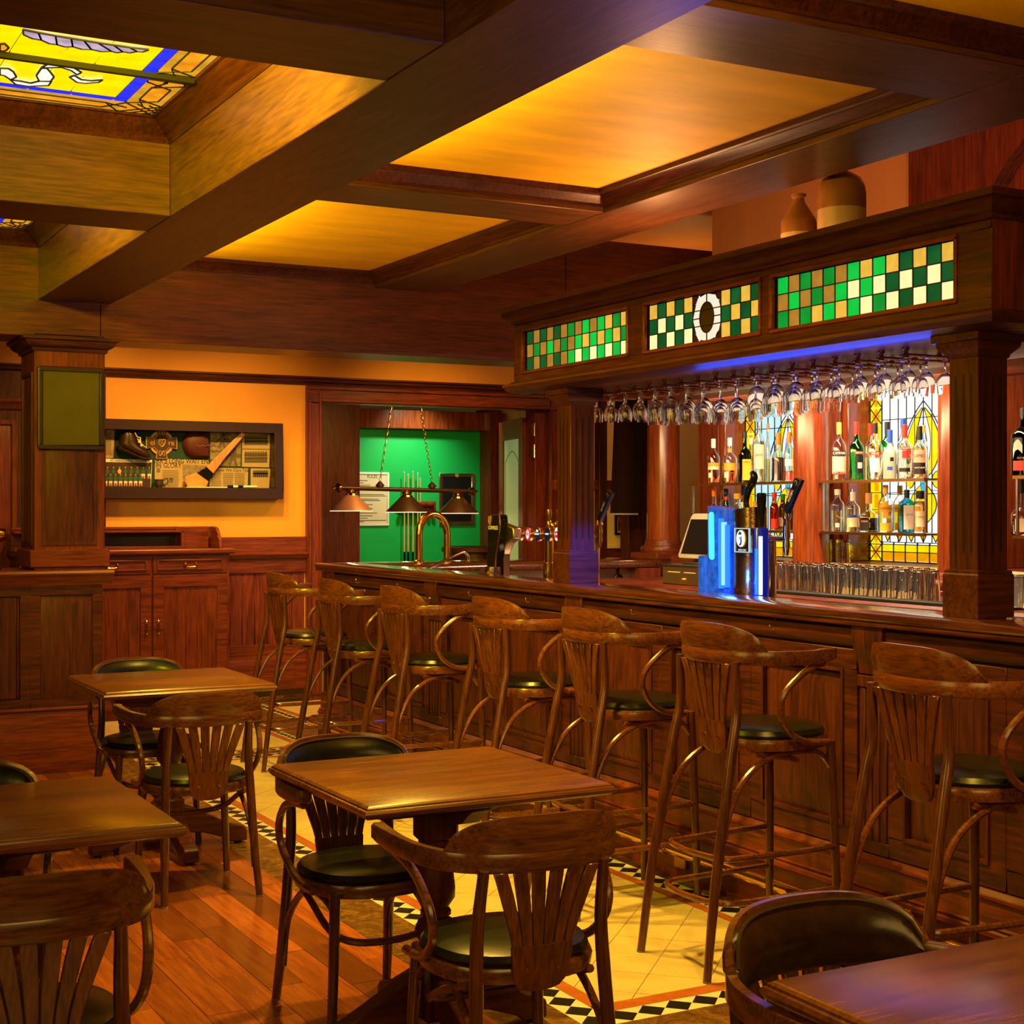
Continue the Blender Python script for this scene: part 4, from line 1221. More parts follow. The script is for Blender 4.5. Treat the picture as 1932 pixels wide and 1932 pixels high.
# three-shade lamp over the pool table
yl = 13.0
lm = thing('pool_table_lamp', 'three shade bronze and brass lamp hung on chains in the doorway', 'lamp', (5.85, yl, 1.45))
MB().tube([(5.19, yl, 1.685), (6.52, yl, 1.66)], 0.021, 12).build('bar', 'bronze_paint', lm)
for s_, xq in ((-1, 5.19), (1, 6.52)):
    zq = 1.685 if s_ < 0 else 1.66
    MB().lathe([(r0, xq + s_ * h0) for r0, h0 in ((0.022, 0.0), (0.04, 0.012), (0.025, 0.022), (0.046, 0.036), (0.028, 0.05), (0.014, 0.062), (0.012, 0.08), (0.0, 0.10))], (0, yl, zq), 14, 'x').build('finial', 'brass', lm)
for i, (xq, mt) in enumerate(((5.29, 'bronze_lit'), (5.855, 'bronze_paint'), (6.40, 'bronze_paint'))):
    dz = 0.012 - 0.012 * i
    sh = MB().lathe([(0.198, 1.462 + dz), (0.19, 1.474 + dz), (0.06, 1.605 + dz), (0.055, 1.61 + dz), (0.05, 1.605 + dz), (0.185, 1.470 + dz), (0.196, 1.462 + dz)], (xq, yl, 0), 32, cap=False).build('lamp_shade', mt, lm)
    MB().lathe([(0.06, 1.606 + dz), (0.055, 1.618 + dz), (0.035, 1.625 + dz), (0.05, 1.635 + dz), (0.05, 1.648 + dz), (0.03, 1.655 + dz), (0.02, 1.665 + dz)], (xq, yl, 0), 16).build('gallery', 'brass', lm)
    MB().lathe([(0.198, 1.4625 + dz), (0.1985, 1.456 + dz), (0.19, 1.456 + dz), (0.19, 1.4625 + dz)], (xq, yl, 0), 32, cap=False).build('bulb_glow_ring', 'bulb_glow', lm)  # glowing ring added for the bulb light along the shade's lower edge
    MB().ball((xq, yl, 1.51 + dz), 0.04, 12, 8).build('bulb', 'lamp_white', lm)
    light('shade_lamp', 'POINT', (xq, yl, 1.478 + dz), 6, (1.0, 0.66, 0.34), 0.03)
for i, (xb, zb, xt) in enumerate(((5.58, 1.755, 5.735), (6.12, 1.75, 5.955))):
    MB().lathe([(0.02, zb - 0.08), (0.014, zb - 0.07), (0.045, zb - 0.045), (0.02, zb - 0.015), (0.01, zb - 0.005), (0.004, zb)], (xb, yl, 0), 14).build('chain_hub', 'old_brass', lm)
    n_ = 26
    for k in range(n_):
        t0, t1 = (k - 0.1) / n_, (k + 1.1) / n_
        a = Vector((xb + (xt - xb) * t0, yl, zb + (2.72 - zb) * t0)); b = Vector((xb + (xt - xb) * t1, yl, zb + (2.72 - zb) * t1))
        d = (b - a).normalized()
        s_ = Vector((0, 1, 0)) if k % 2 else d.cross(Vector((0, 1, 0)))
        c_, h_ = (a + b) / 2, (b - a).length / 2
        MB().tube([c_ + d * h_ * math.cos(t) + s_ * 0.011 * math.sin(t) for t in [i_ * math.pi / 5 for i_ in range(10)]], 0.0026, 5, closed=True).build('link', 'old_brass', lm)
bt_ = thing('barrel_table', 'dark round pub table top beyond the brass arch', 'table', (7.05, 13.9, 0))
MB().lathe([(0.0, 1.10), (0.34, 1.10), (0.36, 1.09), (0.36, 1.05), (0.34, 1.04), (0, 1.04)], (7.05, 13.9, 0), 28).build('top', 'mahogany_x', bt_)
MB().lathe([(0.26, 0.0), (0.31, 0.5), (0.28, 1.04)], (7.05, 13.9, 0), 20).build('barrel', 'mahogany_z', bt_)
# ================================================================ TABLES
def make_table():
    t = thing('pub_table', '', 'table')
    H = 0.37
    pr = [(0.028, 0.714), (0.012, 0.716), (0.004, 0.724), (0.0, 0.731), (0.004, 0.738), (0.009, 0.740), (0.010, 0.744), (0.015, 0.747), (0.020, 0.75)]
    m = MB().ring_sweep(-H, H, -H, H, pr)
    m.add([(-H + .028, -H + .028, .714), (H - .028, -H + .028, .714), (H - .028, H - .028, .714), (-H + .028, H - .028, .714)], [(3, 2, 1, 0)])
    m.add([(-H + .02, -H + .02, .75), (H - .02, -H + .02, .75), (H - .02, H - .02, .75), (-H + .02, H - .02, .75)], [(0, 1, 2, 3)])
    m.build('tabletop', 'table_wood', t)
    for k in range(2):
        f = (lambda a, b, d: (a, d, b)) if k == 0 else (lambda a, b, d: (d, a, b))
        z = 0.714
        MB().prism([(-.29, z), (-.29, z - .02), (-.26, z - .035), (-.22, z - .065), (-.17, z - .078), (.17, z - .078), (.22, z - .065), (.26, z - .035), (.29, z - .02), (.29, z)], f, -0.03, 0.03).build('bearer', 'mahogany_x', t, 0.004)
    MB().box(-.052, .052, -.052, .052, .56, .69).build('upper_block', 'mahogany_z', t, 0.012)
    MB().lathe([(.034, .22), (.05, .225), (.052, .24), (.034, .25), (.030, .262), (.058, .29), (.060, .31), (.05, .335), (.034, .345), (.044, .352), (.044, .362), (.036, .372), (.055, .40), (.056, .43), (.047, .50), (.040, .53), (.036, .545), (.05, .55), (.05, .565)], (0, 0, 0), 22).build('turned_column', 'mahogany_z', t)
    MB().box(-.056, .056, -.056, .056, .06, .235).build('lower_block', 'mahogany_z', t, 0.012)
    for k in range(4):
        a = k * math.pi / 2
        m = MB().prism([(.05, .19), (.09, .185), (.28, .085), (.33, .075), (.345, .06), (.345, .012), (.27, .012), (.25, .03), (.15, .065), (.05, .075)], lambda p, q, d: (p * math.cos(a) - d * math.sin(a), p * math.sin(a) + d * math.cos(a), q), -.032, .032)
        f = m.build('foot', 'mahogany_x', t, 0.004)
        MB().lathe([(.018, 0.0), (.018, .014)], (.31 * math.cos(a), .31 * math.sin(a), 0), 10).build('glide', 'rubber', f)
    return t
tb = make_table()
for i, (x, y, lab) in enumerate(((1.817, 3.835, 'square pedestal table in the middle of the picture between two chairs'), (1.787, 6.50, 'farthest square pedestal table, near the half wall and sideboard'), (0.640, 3.875, 'square pedestal table at the left edge behind the nearest chair back'), (1.845, 1.545, 'nearest square table cut off at the lower right corner'))):
    o = tb if i == 0 else copy_tree(tb)
    o.location = (x, y, 0)
    tag(o, lab, 'table', 'square pub tables')
# ================================================================ BENTWOOD CHAIRS AND STOOLS
def make_seat(stool):
    t = thing('bar_stool' if stool else 'bentwood_chair', '', 'stool' if stool else 'chair')
    W = 'stool_wood' if stool else 'chair_wood'
    s = 0.765 if stool else 0.452          # seat height
    zb = s + (0.228 if stool else 0.214)                          # underside of the curved arm band
    # seat
    def outline(r, sq=0.0):
        pts = []
        for i in range(32):
            a = 2 * math.pi * i / 32
            k = r * (1 + 0.05 * math.cos(2 * (a - math.pi / 4)) ** 2 * 1.0)
            pts.append((k * math.cos(a), k * 0.98 * math.sin(a) - 0.02))
        return pts
    m = MB()
    ri = [[(x, y, s - .058) for x, y in outline(.195)], [(x, y, s - .056) for x, y in outline(.206)], [(x, y, s - .03) for x, y in outline(.210)], [(x, y, s - .02) for x, y in outline(.205)], [(x, y, s - .018) for x, y in outline(.185)]]
    m.grid(ri, True).add(ri[0], [tuple(range(32))])
    m.build('seat_rim', W, t)
    rp = [[(x, y, s + dz) for x, y in outline(r)] for r, dz in ((.196, -.022), (.201, -.008), (.192, .006), (.165, .014), (.10, .019), (.03, .020))]
    MB().grid(rp, True).add(rp[-1], [tuple(range(32))]).build('seat_pad', 'green_leather', t)
    # arm band (runs round the back and forward as arms)
    fa = .07 if stool else .165
    path = [Vector(p) for p in ((.262, fa, .006), (.262, fa - .05, .004), (.257, 0 if not stool else -.02, 0), (.243, -.10, 0), (.205, -.185, 0), (.145, -.235, 0), (.075, -.258, 0), (0, -.265, 0))]
    path = path + [Vector((-p.x, p.y, p.z)) for p in reversed(path[:-1])]
    path = catmull(path, 4)
    n = len(path)
    rows = []
    for i, p in enumerate(path):
        a, b = path[max(0, i - 1)], path[min(n - 1, i + 1)]
        tdir = (b - a).normalized()
        nrm = Vector((tdir.y, -tdir.x, 0)).normalized()     # outward
        if nrm.dot(Vector((p.x, p.y + .05, 0))) < 0: nrm = -nrm
        e = min(i, n - 1 - i) / 8.0
        th = .011 + .010 * max(0, 1 - e)                    # wider at the arm tips
        hh = .046 - .012 * max(0, 1 - e * 1.6)
        if min(i, n - 1 - i) == 0: th *= .55
        lean = -.02 * max(0, -p.y - .1)
        z0 = zb + p.z + (.046 - hh)
        ring = []
        for dn, dz in ((-th, .004), (-th * .8, 0), (th * .8, 0), (th, .004), (th, hh - .004), (th * .8, hh), (-th * .8, hh), (-th, hh - .004)):
            ring.append(tuple(p + nrm * dn + Vector((0, 0, z0 + dz - p.z))))
        rows.append(ring)
    m = MB().grid(rows, True)
    m.add(rows[0], [tuple(range(8))]).add(rows[-1], [tuple(range(7, -1, -1))])
    m.build('arm_band', W, t)
    # crest above the band and the pad inside it
    idx = [i for i in range(n) if path[i].y < -.155]
    i0, i1 = idx[0], idx[-1]
    rows, pads = [], []
    for i in range(i0, i1 + 1):
        p = path[i]
        tdir = (path[min(n - 1, i + 1)] - path[max(0, i - 1)]).normalized()
        nrm = Vector((tdir.y, -tdir.x, 0)).normalized()
        if nrm.dot(Vector((p.x, p.y + .05, 0))) < 0: nrm = -nrm
        u = abs(2 * (i - i0) / (i1 - i0) - 1)
        top = .012 + .075 * max(0, 1 - u ** 3.2) ** .6
        q = Vector((p.x, p.y, 0)); k = Vector((0, -.010, 0))
        z1 = zb + .045
        rows.append([tuple(q + nrm * .010 + Vector((0, 0, z1))), tuple(q + nrm * .012 + k * .7 + Vector((0, 0, z1 + top * .6))), tuple(q + nrm * .006 + k + Vector((0, 0, z1 + top))), tuple(q - nrm * .006 + k + Vector((0, 0, z1 + top))), tuple(q - nrm * .010 + k * .7 + Vector((0, 0, z1 + top * .6))), tuple(q - nrm * .010 + Vector((0, 0, z1)))])
        tp = top * .90 + .03
        pads.append([tuple(q - nrm * .011 + Vector((0, 0, zb + .004))), tuple(q - nrm * .020 + Vector((0, 0, zb + .008))), tuple(q - nrm * (.020 + .016 * (1 - u ** 4)) + Vector((0, 0, zb + .02 + tp * .35))), tuple(q - nrm * (.018 + .010 * (1 - u ** 4)) + k * .6 + Vector((0, 0, zb + .012 + tp * .8))), tuple(q - nrm * .015 + k + Vector((0, 0, zb + .012 + tp))), tuple(q - nrm * .006 + k + Vector((0, 0, zb + .010 + tp)))])
    m = MB().grid(rows, True)
    m.add(rows[0], [tuple(range(6))]).add(rows[-1], [tuple(range(5, -1, -1))])
    m.build('crest', W, t)
    m = MB().grid(pads, True)
    m.add(pads[0], [tuple(range(6))]).add(pads[-1], [tuple(range(5, -1, -1))])
    bp = m.build('back_pad', 'green_leather', t)
    MB().tube([Vector(r[4]) + Vector((0, 0.002, 0.001)) for r in pads], .0035, 5).build('piping', 'piping', bp)
    # fan splat
    zt, zm, zl = zb + .004, s + .035, s - .075
    def yat(z): return -.262 + (-.216 + .262) * min(1, max(0, (zt - z) / (zt - zl)))
    pl = MB()
    rows = []
    for z, w in ((zl, .030), (zl + .006, .050), (zl + .02, .064), (zl + .045, .072), (s, .076), (zm, .079)):
        y = yat(z)
        rows.append([(-w, y - .007 + .004, z), (0, y - .010, z), (w, y - .007 + .004, z), (w, y + .007, z), (0, y + .004, z), (-w, y + .007, z)])
    pl.grid(rows, True).add(rows[0], [tuple(range(6))]).add(rows[-1], [tuple(range(5, -1, -1))])
    pl.build('splat_plate', 'stool_slat_wood' if stool else 'chair_slat_wood', t)
    for k in range(2):
        MB().lathe([(.0, -.006), (.0055, -.004), (.0055, 0)], ((-.04, .04)[k], yat(s - .02) - .008, s - .02), 8, 'y').build('screw', 'old_brass', t)
    for i in range(6):
        rows = []
        for j in range(7):
            f = j / 6
            z = zm - .002 + (zt - zm) * f
            xc = (i - 2.5) * (.0262 + (.0475 - .0262) * f ** 1.25)
            w = .0110 + .0055 * math.sin(min(1, f * 1.2) * math.pi / 2)
            y = yat(z)
            cv = .10 * xc * xc * 4
            rows.append([(xc - w, y - .006 + cv, z), (xc + w, y - .006 + cv, z), (xc + w, y + .006 + cv, z), (xc - w, y + .006 + cv, z)])
        MB().grid(rows, True).add(rows[-1], [(3, 2, 1, 0)]).build('slat', 'stool_slat_wood' if stool else 'chair_slat_wood', t, 0.002)
    # legs
    for sg in (-1, 1):
        if stool:
            pts = [(sg * .19, -.385, 0), (sg * .18, -.345, .3), (sg * .165, -.27, s - .05), (sg * .158, -.245, s + .08), (sg * .155, -.250, zb + .01)]
        else:
            pts = [(sg * .185, -.285, 0), (sg * .175, -.25, .2), (sg * .165, -.225, s - .03), (sg * .160, -.222, s + .09), (sg * .155, -.246, zb + .01)]
        MB().tube(pts, [.0135, .0165, .017, .0155, .0135], 10, 5).build('leg', 'leg_wood', t)
        fy = .145
        MB().tube([(sg * .185, fy + .01, 0), (sg * .172, fy, s * .6), (sg * .165, fy - .01, s - .04)], [.0135, .0155, .0165], 10, 4).build('leg', 'leg_wood', t)
        for yy, xx in ((-.385 if stool else -.285, .19 if stool else .185), (fy + .01, .185)):
            MB().lathe([(.0142, 0), (.0142, .006)], (sg * xx, yy, 0), 10).build('glide', 'grey_paper', t)
        # C-shaped arm support
        MB().tube([(sg * .255, fa - .04, zb + .004), (sg * .252, min(.04, fa - .07), zb - .004), (sg * .246, -.05, zb - .03), (sg * .238, -.115, zb - .09), (sg * .230, -.125, zb - .15), (sg * .222, -.085, s + .012), (sg * .217, -.01, s - .028), (sg * .214, .09, s - .036)], .0115, 9, 4).build('arm_support', W, t)
        # arched brace from the rear leg up under the seat and down to the front leg
        if stool:
            pts = [(sg * .178, -.325, .36), (sg * .172, -.30, .48), (sg * .168, -.23, s - .15), (sg * .166, -.12, s - .08), (sg * .165, .0, s - .066), (sg * .165, .09, s - .08), (sg * .166, .135, s - .13)]
        else:
            pts = [(sg * .172, -.255, .11), (sg * .168, -.235, .24), (sg * .166, -.17, s - .13), (sg * .164, -.08, s - .075), (sg * .163, .02, s - .068), (sg * .163, .10, s - .085), (sg * .165, .14, s - .13)]
        MB().tube(pts, .0105, 8, 5).build('brace', W, t)
    if stool:
        for z, o_ in ((.235, .0), (.375, -.012)):
            yr = -.355 + (z - .1) * .13
            MB().tube([(.178, .15, z), (.18, .0, z - .003), (.175 + o_, yr + .10, z - .004), (.15, yr + .035, z - .004), (.09, yr + .01, z - .004), (0, yr, z - .004), (-.09, yr + .01, z - .004), (-.15, yr + .035, z - .004), (-.175 - o_, yr + .10, z - .004), (-.18, 0, z - .003), (-.178, .15, z)], .0105, 8, 4).build('foot_hoop', W, t)
        pts = [(.16, -.16, s - .065), (.14, -.02, s - .09), (.07, .07, s - .115), (0, .09, s - .118), (-.07, .07, s - .115), (-.14, -.02, s - .09), (-.16, -.16, s - .065)]
    else:
        pts = [(.16, -.17, s - .06), (.165, -.05, s - .10), (.155, .08, s - .16), (.10, .13, s - .185), (0, .145, s - .19), (-.10, .13, s - .185), (-.155, .08, s - .16), (-.165, -.05, s - .10), (-.16, -.17, s - .06)]
    MB().tube(pts, .0105, 8, 4).build('hoop', W, t)
    return t
ch = make_seat(False)
chairs = [
    (1.722, 3.262, -3, 'bentwood armchair with slatted wooden back in front of the middle table'),
    (1.720, 4.085, 181, 'bentwood armchair facing us behind the middle table, its seat fully seen'),
    (1.765, 6.760, 180, 'bentwood armchair facing us behind the farthest table, beside the half wall'),
    (1.70, 5.84, -1, 'bentwood armchair with slatted back in front of the farthest table'),
    (0.575, 3.225, -2, 'nearest bentwood armchair, wooden back cut off at the lower left corner'),
    (0.600, 4.130, 180, 'bentwood armchair behind the left edge table, only its padded back showing'),
    (1.735, 1.875, 179, 'bentwood armchair with glossy padded back behind the lower right table'),
]
for i, (x, y, a, lab) in enumerate(chairs):
    o = ch if i == 0 else copy_tree(ch)
    o.location = (x, y, 0)
    o.rotation_euler = (0, 0, R(a))
    tag(o, lab, 'chair', 'bentwood armchairs round the tables')
    if i == 6:
        for c in o.children:
            if c.name.startswith('back_pad'):
                c.data = c.data.copy(); c.data.materials[0] = MATS['brown_leather']
                c['label'] = 'dark brown glossy padded back'
st_ = make_seat(True)
# crest far ends read from the photograph: y along the bar for each stool
for i, (yy, a, lab) in enumerate(((3.03, -93, 'nearest bar stool, at the right edge of the picture'), (3.985, -90, 'second bar stool from the right, whole down to its feet'), (4.79, -90, 'third bar stool from the right, behind the middle table corner'), (5.56, -90, 'middle bar stool of the seven, fourth from the right'), (6.56, -90, 'third bar stool from the far end of the bar'), (7.41, -90, 'second bar stool from the far end of the bar'), (8.26, -90, 'farthest bar stool, by the panelled dado and the doorway'))):
    o = st_ if i == 0 else copy_tree(st_)
    o.location = (3.165, yy + .075, 0)
    o.rotation_euler = (0, 0, R(a))
    tag(o, lab, 'stool', 'bentwood bar stools along the bar')
    if i in (2, 5):
        for c in o.children:
            if c.name.startswith('seat_pad'):
                c['label'] = 'seat pad catching a blue sheen'
# ================================================================ THE BAR
BX, BZ = 3.455, 1.144          # front edge and height of the bar top
XF = 3.515                      # face of the panelling
Y0, Y1 = 1.6, 9.12
bar = thing('bar_counter', 'long dark mahogany bar with panelled front, corbels and brass foot rail', 'bar', (3.6, 6.0, 0))
MB().box(XF, 3.70, Y0, Y1 - 0.06, 0.12, 1.10).build('front', 'mahogany_y', bar)
top = [(BX + .03, 1.092), (BX + .012, 1.094), (BX + .004, 1.100), (BX + .004, 1.108), (BX + .012, 1.112), (BX + .004, 1.118), (BX, 1.128), (BX + .003, 1.139), (BX + .010, 1.144), (3.735, 1.144), (3.748, 1.138), (3.752, 1.126), (3.745, 1.10), (3.73, 1.092)]
MB().prism(top, lambda a, b, d: (a, d, b), Y0, Y1).build('bar_top', 'bar_top_wood', bar)
rt = [(8.53, 1.092), (8.515, 1.10), (8.512, 1.118), (8.518, 1.136), (8.53, 1.144), (9.11, 1.144), (9.12, 1.13), (9.11, 1.092)]
MB().prism(rt, lambda a, b, d: (d, a, b), 3.72, 5.98).build('return_top', 'bar_top_wood', bar)
MB().box(3.7, 5.7, 8.62, 9.05, 0, 1.092).build('return_body', 'steel', bar)
MB().box(3.7, 4.25, Y0, 8.62, 0.84, 0.90).box(4.2, 4.25, Y0, 8.62, 0, 0.84).box(3.7, 4.2, Y0, 8.62, 0, 0.05).build('work_counter', 'steel', bar)
MB().box(5.55, 5.72, 8.50, 8.62, 0.7, 1.092).build('return_post', 'red_wood_z', bar)
# base mouldings and kickboard
MB().prism([(3.466, 0), (3.466, .178), (3.460, .186), (3.463, .198), (3.472, .204), (3.468, .211), (3.482, .216), (3.484, .288), (3.476, .293), (3.478, .301), (3.488, .305), (3.496, .316), (3.506, .320), (3.56, .322), (3.56, 0)], lambda a, b, d: (a, d, b), Y0, Y1 - 0.04).build('base_moulding', 'red_wood_y', bar)
# fluted pilasters and corbels
cor = sorted([px(u, 1130, x=3.53).y for u in (636, 830, 1102, 1660)])
step = 1.36
ys = [cor[0], cor[1], cor[2], cor[3]]
def corbel(y):
    MB().prism([(XF + .02, 1.095), (3.470, 1.095), (3.468, 1.06), (3.471, 1.035), (3.478, 1.01), (3.492, .985), (3.500, .955), (3.502, .93), (XF + .02, .92)], lambda a, b, d: (a, d, b), y - .075, y + .075).build('corbel', 'mahogany_z', bar, 0.002)
    m = MB()
    for k in range(4):
        a = y - .075 + k * .05
        m.prism(rect(a - .0085 + .0085, a + .020, .36, .90) if False else rect(y - .065 + k * .036, y - .065 + k * .036 + .022, .36, .88), FX(XF), 0, .014)
    m.box(XF - .010, XF, y - .075, y + .075, .322, .925).box(XF - .018, XF, y - .08, y + .08, .322, .365).box(XF - .018, XF, y - .08, y + .08, .885, .925)
    m.build('fluted_pilaster', 'mahogany_z', bar, 0.002)
for y in ys: corbel(y)
corbel(ys[0] - 1.5 if ys[0] - 1.5 > 1.7 else 2.2)
def bay(a, b):
    n = max(1, round((b - a) / 0.62))
    w = (b - a) / n
    MB().prism([(3.56, 1.085), (3.488, 1.085), (3.483, 1.07), (3.485, 1.045), (3.494, 1.025), (3.508, 1.015), (3.56, 1.01)], lambda p, q, d: (p, d, q), a, b).build('cove', 'mahogany_y', bar)
    for i in range(n):
        y0, y1 = a + w * i, a + w * (i + 1)
        m = MB()
        frame4(m, FX(XF), y0 + .002, y1 - .002, .322, 1.01, .07, 0, .016)
        m.build('panel_frame', 'mahogany_y', bar, 0.002)
        m = MB()
        frame4(m, FX(XF), y0 + .07, y1 - .07, .392, .94, .012, 0, .022)
        raised(m, FX(XF), y0 + .082, y1 - .082, .404, .928, .055, .014)
        m.build('raised_panel', 'mahogany_z', bar)
edges = [2.28] + [v for y in ys for v in (y - .078, y + .078)] + [9.05]
for a, b in zip(edges[0::2], edges[1::2]):
    if b - a > .12: bay(a, b)
# end of the bar
m = MB()
m.box(XF - .01, 3.72, Y1 - .06, Y1 - .03, .12, 1.09)
m.build('end_panel', 'mahogany_z', bar, 0.003)
# brass foot rail on brackets
fr = MB().tube([(3.385, Y0, .142), (3.385, 9.0, .142)], .024, 14).build('foot_rail', 'brass', bar)
for k in range(6):
    y = 2.4 + 1.3 * k
    MB().tube([(3.47, y, .16), (3.43, y, .165), (3.40, y, .15)], .012, 8, 3).lathe([(.03, 3.452), (.03, 3.462)], (0, y, .16), 12, 'x').lathe([(.029, y - .02), (.029, y + .02)], (3.385, 0, .142), 14, 'y').build('rail_bracket', 'brass', bar)
so = MB().box(3.452, 3.464, 4.955, 5.035, .045, .125).build('wall_socket', 'old_brass', bar, 0.003)
# coat hooks under the bar edge
for u, v in ((675, 1088), (753, 1098), (888, 1114), (996, 1125), (1195, 1146), (1457, 1173)):
    p = px(u, v, x=3.48)
    MB().tube([(3.492, p.y, 1.092), (3.490, p.y, 1.06), (3.482, p.y, 1.045), (3.472, p.y, 1.05), (3.468, p.y, 1.062)], .0025, 6, 3).ball((3.468, p.y, 1.064), .004, 8, 6).build('coat_hook', 'chrome', bar)

# ================================================================ CANOPY OVER THE BAR
cy0, cy1 = 3.405, 6.54
cn = thing('bar_canopy', 'dark mahogany canopy over the bar with three chequered glass panels on columns', 'canopy', (3.65, 5.0, BZ))
XC = 3.53
WIN = ((5.516, 6.437, 14, 1), (4.584, 5.353, 12, 2), (3.571, 4.484, 14, 3))
m = MB()
ed = [cy0] + [v for w_ in sorted(WIN) for v in (w_[0] - .02, w_[1] + .02)] + [cy1]
m.box(XC, XC + .03, cy0, cy1, 2.10, 2.158).box(XC, XC + .03, cy0, cy1, 2.377, 2.43)
for a, b in zip(ed[0::2], ed[1::2]): m.box(XC, XC + .03, a, b, 2.158, 2.377)
m.build('fascia', 'mahogany_y', cn, 0.002)
MB().box(XC + .002, 4.9, cy0 - .0015, cy0 + .0285, 2.101, 2.429).build('end_board', 'red_wood_z', cn)
MB().box(XC + .002, 4.9, cy1 - .0285, cy1 + .0015, 2.101, 2.429).build('end_board', 'red_wood_z', cn)
MB().ring_sweep(XC, 4.9, cy0, cy1, [(0, 2.405), (.010, 2.405), (.014, 2.42), (.028, 2.428), (.045, 2.445), (.05, 2.46), (.068, 2.464), (.07, 2.486), (.05, 2.49), (-.05, 2.49)], -1).build('crown', 'mahogany_y', cn)
MB().box(XC + .03, 4.88, cy0 + .03, cy1 - .03, 2.425, 2.44).build('deck', 'mahogany_y', cn)
MB().ring_sweep(XC, 4.9, cy0, cy1, [(-.02, 2.13), (0.004, 2.125), (.02, 2.115), (.04, 2.11), (.046, 2.098), (.036, 2.09), (.03, 2.078), (.012, 2.07), (-.01, 2.062), (-.05, 2.062)], -1).build('lower_moulding', 'mahogany_y', cn)
MB().box(XC + .01, 4.88, cy0, cy1, 2.065, 2.085).build('soffit', 'red_wood_y', cn)
MB().box(XC + .08, XC + .09, cy0 + .03, cy1 - .03, 2.085, 2.425).build('back_board', 'dark_frame', cn)
for (a, b, n_, k) in WIN:
    m = MB()
    frame4(m, FX(XC), a - .022, b + .022, 2.156, 2.379, .014, -.012, .008)
    g = m.build('glass_panel', 'red_wood_y', cn, 0.003)
    z0, z1 = 2.172, 2.363
    fh = (z1 - z0) / 3
    w_ = (b - a) / n_
    F = FX(XC + .016)
    lead = MB()
    for r in range(3):
        for i in range(n_):
            ya, yb_ = b - w_ * (i + 1), b - w_ * i            # i = 0 at the far (left) end
            if k == 2 and 4.75 < i < 7.2: continue
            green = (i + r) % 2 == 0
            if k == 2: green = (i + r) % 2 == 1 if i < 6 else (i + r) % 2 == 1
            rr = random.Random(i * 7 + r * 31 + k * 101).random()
            t = i / n_  # pane tone follows the uneven backlight along the row
            if green: mt = ('pane_green_dim' if (k == 1 and t < .35 and r != 1) or (k == 2) or (k == 3 and t > .62) else ('pane_green' if rr < .5 else 'pane_green_bright'))
            elif k == 1: mt = 'pane_amber_dim' if t + (r - 1) * -.15 < .55 else ('pane_amber_mid' if r > 0 and t < .9 else 'pane_amber_bright' if r == 0 else 'pane_amber_mid')
            elif k == 2: mt = 'pane_amber_mid' if (t > .5 or r == 2) else 'pane_amber_bright'
            else: mt = 'pane_amber_dim' if t + (1 - r) * .12 < .32 else ('pane_amber_mid' if (r == 2 or t < .4) else 'pane_amber_bright')
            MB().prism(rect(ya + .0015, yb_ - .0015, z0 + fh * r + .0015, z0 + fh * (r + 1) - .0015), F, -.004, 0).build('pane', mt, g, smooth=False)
        lead.bar2(F, (a, z0 + fh * r), (b, z0 + fh * r), .004, -.003, .003)
    lead.bar2(F, (a, z1), (b, z1), .004, -.003, .003)
    for i in range(n_ + 1):
        if k == 2 and 5.2 < i < 7.8: continue
        lead.bar2(F, (b - w_ * i, z0), (b - w_ * i, z1), .004, -.003, .003)
    lead.build('came', 'lead', g, smooth=False)['kind'] = 'stuff'
    if k == 2:
        c0, c1 = b - w_ * 8, b - w_ * 5
        c0 = b - w_ * 7.6 if False else c0
        yc_, zc_ = (c0 + c1) / 2, (z0 + z1) / 2
        rx, rz, kk = .048, .062, .035
        # chequers that flank the roundel
        for q in range(4):
            sy, sz = (1, 1, -1, -1)[q], (1, -1, 1, -1)[q]
            ye, ze = yc_ + sy * (c1 - c0) / 2, zc_ + sz * (z1 - z0) / 2
            arc = [(yc_ + sy * rx * math.cos(t), zc_ + sz * rz * math.sin(t)) for t in [i_ * math.pi / 12 for i_ in range(7)]]
            cut = [(ye - sy * kk * math.sin(t), ze - sz * kk * math.cos(t)) for t in [i_ * math.pi / 8 for i_ in range(4, -1, -1)]]
            MB().prism(arc + [(yc_ + sy * .001, ze)] + [c_ for c_ in reversed(cut)] + [(ye, zc_ + sz * .001)], F, -.004, 0).build('pane', 'pane_white', g, smooth=False)
            MB().prism([(ye, ze)] + cut, F, -.004, .0005).build('pane', 'pane_dark_red', g, smooth=False)
            l2 = MB()
            for p_, q_ in zip(cut, cut[1:]): l2.bar2(F, p_, q_, .004, -.003, .003)
            for p_, q_ in zip(arc, arc[1:]): l2.bar2(F, p_, q_, .004, -.003, .003)
            l2.bar2(F, (yc_, zc_ + sz * rz), (yc_, ze), .004, -.003, .003).bar2(F, (yc_ + sy * rx, zc_), (ye, zc_), .004, -.003, .003)
            l2.build('came', 'lead', g, smooth=False)
        MB().prism([(yc_ + rx * math.cos(t), zc_ + rz * math.sin(t)) for t in [i_ * math.pi / 14 for i_ in range(28)]], F, -.004, .001).build('roundel', 'dark_relief', g, smooth=False)
